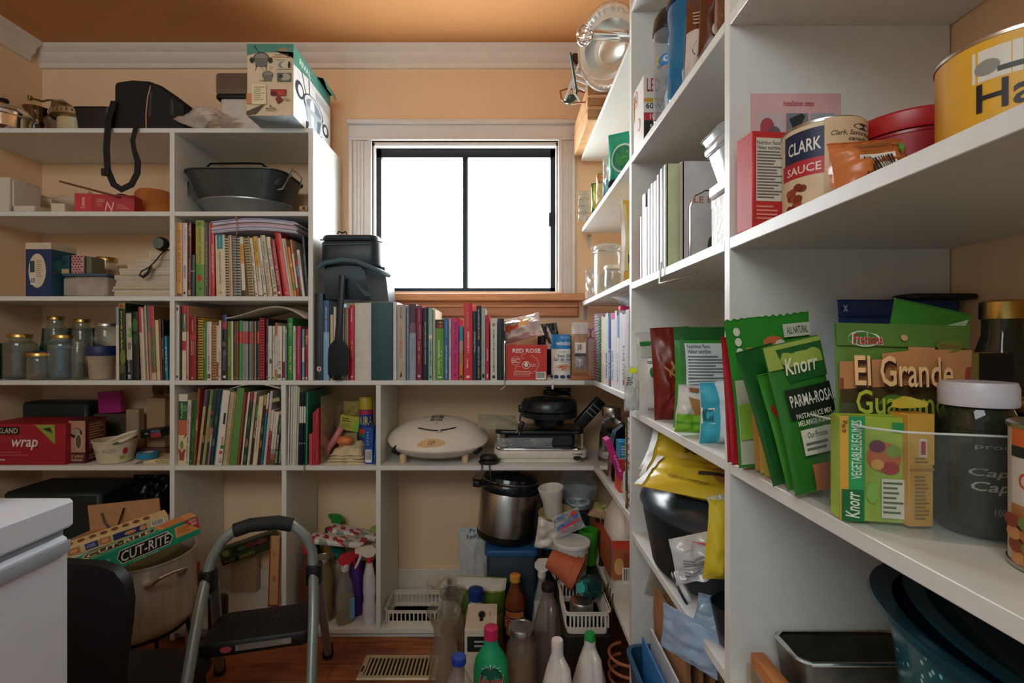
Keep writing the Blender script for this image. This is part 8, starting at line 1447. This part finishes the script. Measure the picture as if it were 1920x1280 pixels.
t = thing('potato_masher', 'white plastic slotted masher with cross bars dangling by the crate', 'utensil', (X(1072, 1.6), 1.58, Z(160, 1.6)), (R(10), R(22), 0)); mb = MB(); mb.box(-.006, .002, -.004, .004, -.06, .06, 'd8d8d4', .002)
for k in range(3): mb.box(0, .045, -.003, .003, -.01+.018*k, -.005+.018*k, 'd8d8d4', .001)
mb.tube([(.045, 0, -.012), (.05, 0, .01), (.045, 0, .03)], .003, 'd8d8d4', 6); mb.tube([(-.0, 0, -.0), (.02, .0, -.03), (.045, 0, -.045)], .003, 'd8d8d4', 6); mb.build('masher_body', t)
mb = MB(); mb.tube([(0, 0, 0), (.006, 0, .08), (.0, 0, .15)], [.008, .009, .007], '1c2c4c', 10); mb.thing('utensil_handle', 'navy blue utensil handle standing in the wooden crate', 'utensil', (X(1098, 1.62), 1.62, Z(150, 1.62)))
t = thing('wire_basket', 'cream wire rack standing on end at the very top of the pantry', 'basket', (0, .06, .02)); CRW = M('d8ccA8'.lower(), .4); mb = MB()
for a in (0, .075): mb.tube([(.34+a, 1.46, z+.17), (.37+a, 1.46, z+.43)], .003, CRW, 6)
for k in range(8): q = k/7; mb.tube([(.34+.03*q, 1.46, z+.17+.26*q), (.415+.03*q, 1.46, z+.17+.26*q)], .0028, CRW, 6)
for k in range(8): q = k/7; mb.tube([(.34+.03*q, 1.46, z+.17+.26*q), (.34+.03*q, 1.56, z+.17+.26*q)], .0028, CRW, 6)
mb.tube([(.34, 1.56, z+.17), (.37, 1.56, z+.43)], .003, CRW, 6); mb.build('wire_frame', t)
carton('board_game', 'flat white carton with red edges on edge at the highest pantry board', 'box', .11, .1, .05, 'd2cec8', (.40, 1.225, z+.19), 0, fr=[('r', 0, 0, 1, .12, 'b84a4c'), ('r', 0, .0, .03, 1, 'b84a4c')])
carton('purple_box', 'dark purple box with blue edge below the flat white carton', 'box', .10, .1, .188, '241a34', (.412, 1.225, z), 0, fr=[('r', 0, .7, .1, 1, '3a5a9c'), ('r', .1, .2, .5, .7, '4a2c50')])
# board 1.507
z = 1.5073
t = jar('clear plastic tub of brown grains with pale blue lid', (.372, 1.29, z), .034, .115, lid=M('c8d4e0', .4), fill='b09478', fillh=1, neck=.98, body=CLR('d8dce0', .3, .15), lidr=.037, lidh=.016, name='plastic_tub', cat='tub')
pouch('snack_bag', 'teal green pouch with white ring emblem beside the plastic tub', 'bag', .09, .155, .04, '12a080', (.35, 1.42, z), (0, 0, -30), crk=.2, seed=150, n=18, fr=[('e', .55, .48, .4, .28, 'c8dcc8'), ('e', .55, .48, .35, .24, '1a7a5c'), ('e', .55, .48, .25, .18, '2a8a50'), ('T', .4, .56, .72, .61, 'Omega', 'b8c850'), ('T', .4, .46, .7, .5, 'graines', '9ac048'), ('e', .7, .18, .2, .08, 'a02c48'), ('r', 0, 0, 1, .1, '1c2c30')])
pouch('snack_bag', 'white pouch with blue foot between teal and beige pouches', 'bag', .05, .125, .03, 'd4d4cc', (.335, 1.52, z), (0, 0, -25), crk=.5, seed=151, fr=[('r', 0, 0, 1, .35, '8ab8c8')])
pouch('snack_bag', 'beige nut pouch with brown top', 'bag', .06, .115, .03, 'c8b078', (.338, 1.62, z), (0, 0, -25), crk=.3, seed=152, fr=[('r', .1, .6, .9, .92, 'a8703c'), ('e', .5, .75, .3, .1, 'c88850')])
pouch('snack_bag', 'green and yellow pouch near the window casing', 'bag', .045, .105, .03, '3a7a3c', (.332, 1.72, z), (0, 0, -20), crk=.3, seed=153, fr=[('r', .2, .1, .8, .95, 'b8b040')])
for k in range(4): pouch('spice_sachet', ['lowest clear spice sachet hanging at the window end', 'second clear spice sachet at the window end', 'third clear spice sachet at the window end', 'topmost clear spice sachet at the window end'][k], 'sachet', .04, .034, .012, CLR('c8c4bc', .5, .15), (.30+.002*(k % 2), 1.83, z-.002+.026*k), (0, 0, -10), crk=.6, seed=154+k)
# board 1.209
z = 1.2093
t = thing('clamp_jar', 'large glass clamp top jar with rice at the window end', 'jar', (.372, 1.74, z)); MB().lathe([(.044, 0), (.048, .005), (.048, .15), (.044, .158), (.044, .168)], CLR('d8e0e0', .14, .05), 36).build('jar_body', t)
MB().lathe([(.042, .004), (.045, .01), (.045, .08), (.001, .082)], 'b8a890', 30).build('contents', t); MB().lathe([(.048, .169), (.05, .172), (.05, .18), (.04, .186), (.001, .188)], CLR('d8e0e0', .3, .05), 36).build('lid', t)
mb = MB(); mb.tube([(-.05, -.01, .15), (-.058, -.01, .165), (-.055, 0, .18), (-.05, .01, .165)], .002, CHROME, 6); mb.tube([(.0505*math.cos(R(a)), .0505*math.sin(R(a)), .16) for a in range(0, 360, 15)], .0015, CHROME, 6, closed=True); mb.build('clamp', t)
jar('small jar of grey seeds with white lid in front of the clamp jar', (.352, 1.56, z), .027, .085, lid=M('d8d8d4'), fill=M('a8a090', .8, 0, .5, 400), fillh=.95, neck=.97, body=CLR('d8dcdc', .2, .05))
pouch('clear_packet', 'crumpled clear packet below the clamp jar clasp', 'bag', .05, .12, .04, CLR('d0d0cc', .4, .15), (.338, 1.86, z), (0, 0, 0), crk=.8, seed=160)
pouch('flour_bag', 'gold whole wheat flour bag with red script on the corner shelf', 'bag', .12, .235, .07, 'd0a02c', (.385, 1.36, z), (0, 0, 4), crk=.35, seed=161, n=20, fr=[('T', .35, .58, .85, .66, 'Robin', 'a8302c', 0, 'i'), ('T', .15, .44, .85, .52, 'ALL PURPOSE', 'a8402c'), ('r', .1, .24, .8, .34, '3a2418'), ('T', .2, .26, .7, .32, 'WHOLE WHEAT', 'e8dcc0'), ('r', 0, 0, .05, 1, 'd8d4cc'), ('r', .05, .15, .12, .95, 'c8b880')])
pouch('clear_packet', 'grey and white packet tucked between flour bag and divider', 'bag', .045, .12, .04, 'b8bcc4', (.368, 1.28, z), (0, 5, 0), crk=.6, seed=162, fr=[('l', .2, .2, .8, .7, 8, '5a6070'), ('e', .5, .85, .2, .08, '8a98b0')])
# board .913: books
z = .9133
bx = [1113, 1118.5, 1122, 1126.5, 1130, 1134, 1139.5, 1145, 1151.5, 1156, 1160.5, 1166, 1172, 1178]
bc = [('c8a8b8', .235, 'white and pink wire bound book', {'spiral': '5a3040'}), ('b8b4b0', .225, 'grey wire bound book', {'spiral': '2a2a2c'}), ('1f8a64', .21, 'green wire bound book', {'spiral': '141c1c'}), ('cfc0a0', .22, 'cream paperback'), ('e0c8a8', .215, 'peach paperback'), ('b8ccdc', .225, 'pale blue Famille book'), ('3c5a8c', .21, 'blue Famille futée 2 book'), ('dcdcdc', .22, 'white Famille futée book'), ('d4d8dc', .225, 'silver white guide'), ('7a9cc8', .21, 'white guide with blue top'), ('d8dce0', .215, 'ivory health guide'), ('dcdcdc', .21, 'white Ingredients book'), ('c8c4cc', .22, 'pale lilac binder')]
tt = {5: [('T', .25, .1, .75, .45, 'Famille futée', '2a4a7c', 90)], 6: [('T', .25, .12, .75, .55, 'Famille futée 2', 'e8ecf0', 90), ('r', .2, .02, .8, .1, 'b8606c')], 7: [('T', .25, .1, .75, .5, 'Famille futée', '5a7aa8', 90), ('r', 0, .92, 1, 1, 'c83878')], 9: [('r', 0, .0, 1, .7, 'd8dce0'), ('T', .3, .1, .7, .5, 'guide', '5a5a60', 90)], 11: [('T', .25, .06, .8, .6, 'INGREDIENTS', '3a3a40', 90), ('r', .3, .1, .7, .16, 'b03a44')]}
X9 = SX+.006
xrow(z, [(yb(bx[i], X9), max(yb(bx[i+1], X9), 1.222), bc[i][1], bc[i][0], bc[i][2], tt.get(i, ()), dict(bc[i][3] if len(bc[i]) > 3 else {}, name='cookbook')) for i in range(13)], 'corner board', 'family cookbooks on the corner board', x=X9, depth=.18)
pouch('magazine', 'rolled grey flyer lying over the family cookbooks', 'flyer', .09, .06, .02, 'c4ccd8', (.365, 1.32, z+.231), (-70, 0, 40), crk=.7, seed=170)
mb = MB(); mb.box(-.01, .02, -.008, .02, 0, .014, 'd8306c', .002); mb.thing('sticky_notes', 'hot pink sticky note block on the family cookbooks', 'note block', (.35, 1.42, z+.2275))
t = thing('scissors', 'pair of purple handled scissors behind the kraft pouch', 'scissors', (X(1107, 1.86), 1.86, z+.002)); mb = MB()
for s_ in (-1, 1): mb.tube([(s_*.012+.012*math.cos(R(a)), 0, .165+.02*math.sin(R(a))) for a in range(0, 360, 24)], .003, '8a4c9c', 6, closed=True)
mb.build('handles', t); mb = MB(); mb.prism([(-.006, .0), (.0, .0), (.006, .15), (-.01, .15)], -.001, .001, STEEL); mb.build('blades', t)
# board .613
z = .6133
t = thing('toaster', 'chrome and black two slice toaster seen end on in the corner', 'toaster', (.41, 1.56, z)); mb = MB(); rs = []
pr = [(-.085, .0), (-.088, .02), (-.082, .12), (-.07, .165), (-.045, .185), (.045, .185), (.07, .165), (.082, .12), (.088, .02), (.085, .0)]
mb.loft([[(x, y, z_) for x, z_ in pr] for y in (-.05, .10)], CHROME); mb.build('toaster_shell', t); mb = MB(); mb.loft([[(x*.9, y, .006+z_*.93) for x, z_ in pr] for y in (-.066, -.0505)], M('101418', .2)); mb.build('end_panel', t); mb = MB(); mb.box(-.02, .02, -.08, -.0665, .09, .1, BLACK, .003); mb.build('lever', t)
for k in range(2):
    carton('small_carton', ['orange pharmacy carton standing by the toaster', 'bright blue carton above the orange one'][k], 'box', .026, .05, (.095, .05)[k], ('d8542c', '2a90b8')[k], (.345+.004*k, 1.40, z+(0, .0955)[k]), 0, fr=[('r', .3, .05, .85, .5, 'd8d4cc') if not k else ('l', .1, .2, .9, .8, 4, 'c8dce4'), ('l', .35, .1, .8, .45, 6, '6a6a68') if not k else ('r', 0, 0, 1, .1, 'b8c8d0')])
carton('small_carton', 'magenta carton tipped across the blue one', 'box', .016, .04, .12, 'c01c7c', (.333, 1.345, z+.05), 0, ry=-22, fr=[('T', .3, .2, .7, .6, 'Pon', 'e8b8d8', 90)])
mb = MB(); mb.rr(-.015, .012, -.015, .015, 0, .08, .012, 'e0dcd8', .006); mb.thing('white_bottle', 'small white plastic bottle with rounded shoulders near the divider', 'bottle', (.342, 1.325, z))
xrow(z, [(1.28, 1.256, .235, '2c4a2c', 'dark green spined La cuisine book', [('T', .25, .4, .75, .9, 'La cuisine', 'c8b84c', 90), ('r', .2, .05, .8, .2, 'b8a86c')], {'name': 'cookbook'}), (1.255, 1.222, .24, 'd8d0cc', 'white book with crimson capitals on its spine', [('T', .3, .45, .8, .97, 'MARTIN', 'b02c3c', 90), ('T', .3, .06, .8, .3, 'RE', 'b02c3c', 90)], {'name': 'cookbook'})], 'toaster board', 'two cookbooks on the toaster board', x=SX+.004, depth=.16)
tub('white punnet of green plastic with lime lid above the toaster', (.43, 1.44, z+.19), .03, .04, .04, 'd8dcd0', [('r', .1*k, 0, .1*k+.03, .9, '8a9488') for k in range(9)], lid='a8c01c', lidh=.014)
carton('storage_box', 'dark box in the corner carrying the punnet', 'box', .1, .1, .1895, '14181a', (.45, 1.385, z), 0)
mb = MB(); mb.box(-.06, .04, -.003, .003, 0, .01, 'c8b898', .001); mb.thing('wooden_ruler', 'pale wooden strip slanting over the lime punnet', 'ruler', (.40, 1.36, z+.262), (0, R(34), R(-20)))
mb = MB(); mb.lathe([(.03, 0), (.032, .003), (.032, .03), (.03, .033), (.001, .033)], STEEL, 28); mb.thing('cookie_cutter', 'small ribbed steel ring beside the punnet', 'cutter', (.36, 1.62, z+.186))
# white board bracket screws on pantry
print('N objects', len(bpy.data.objects), 'labels', len(LABELS))
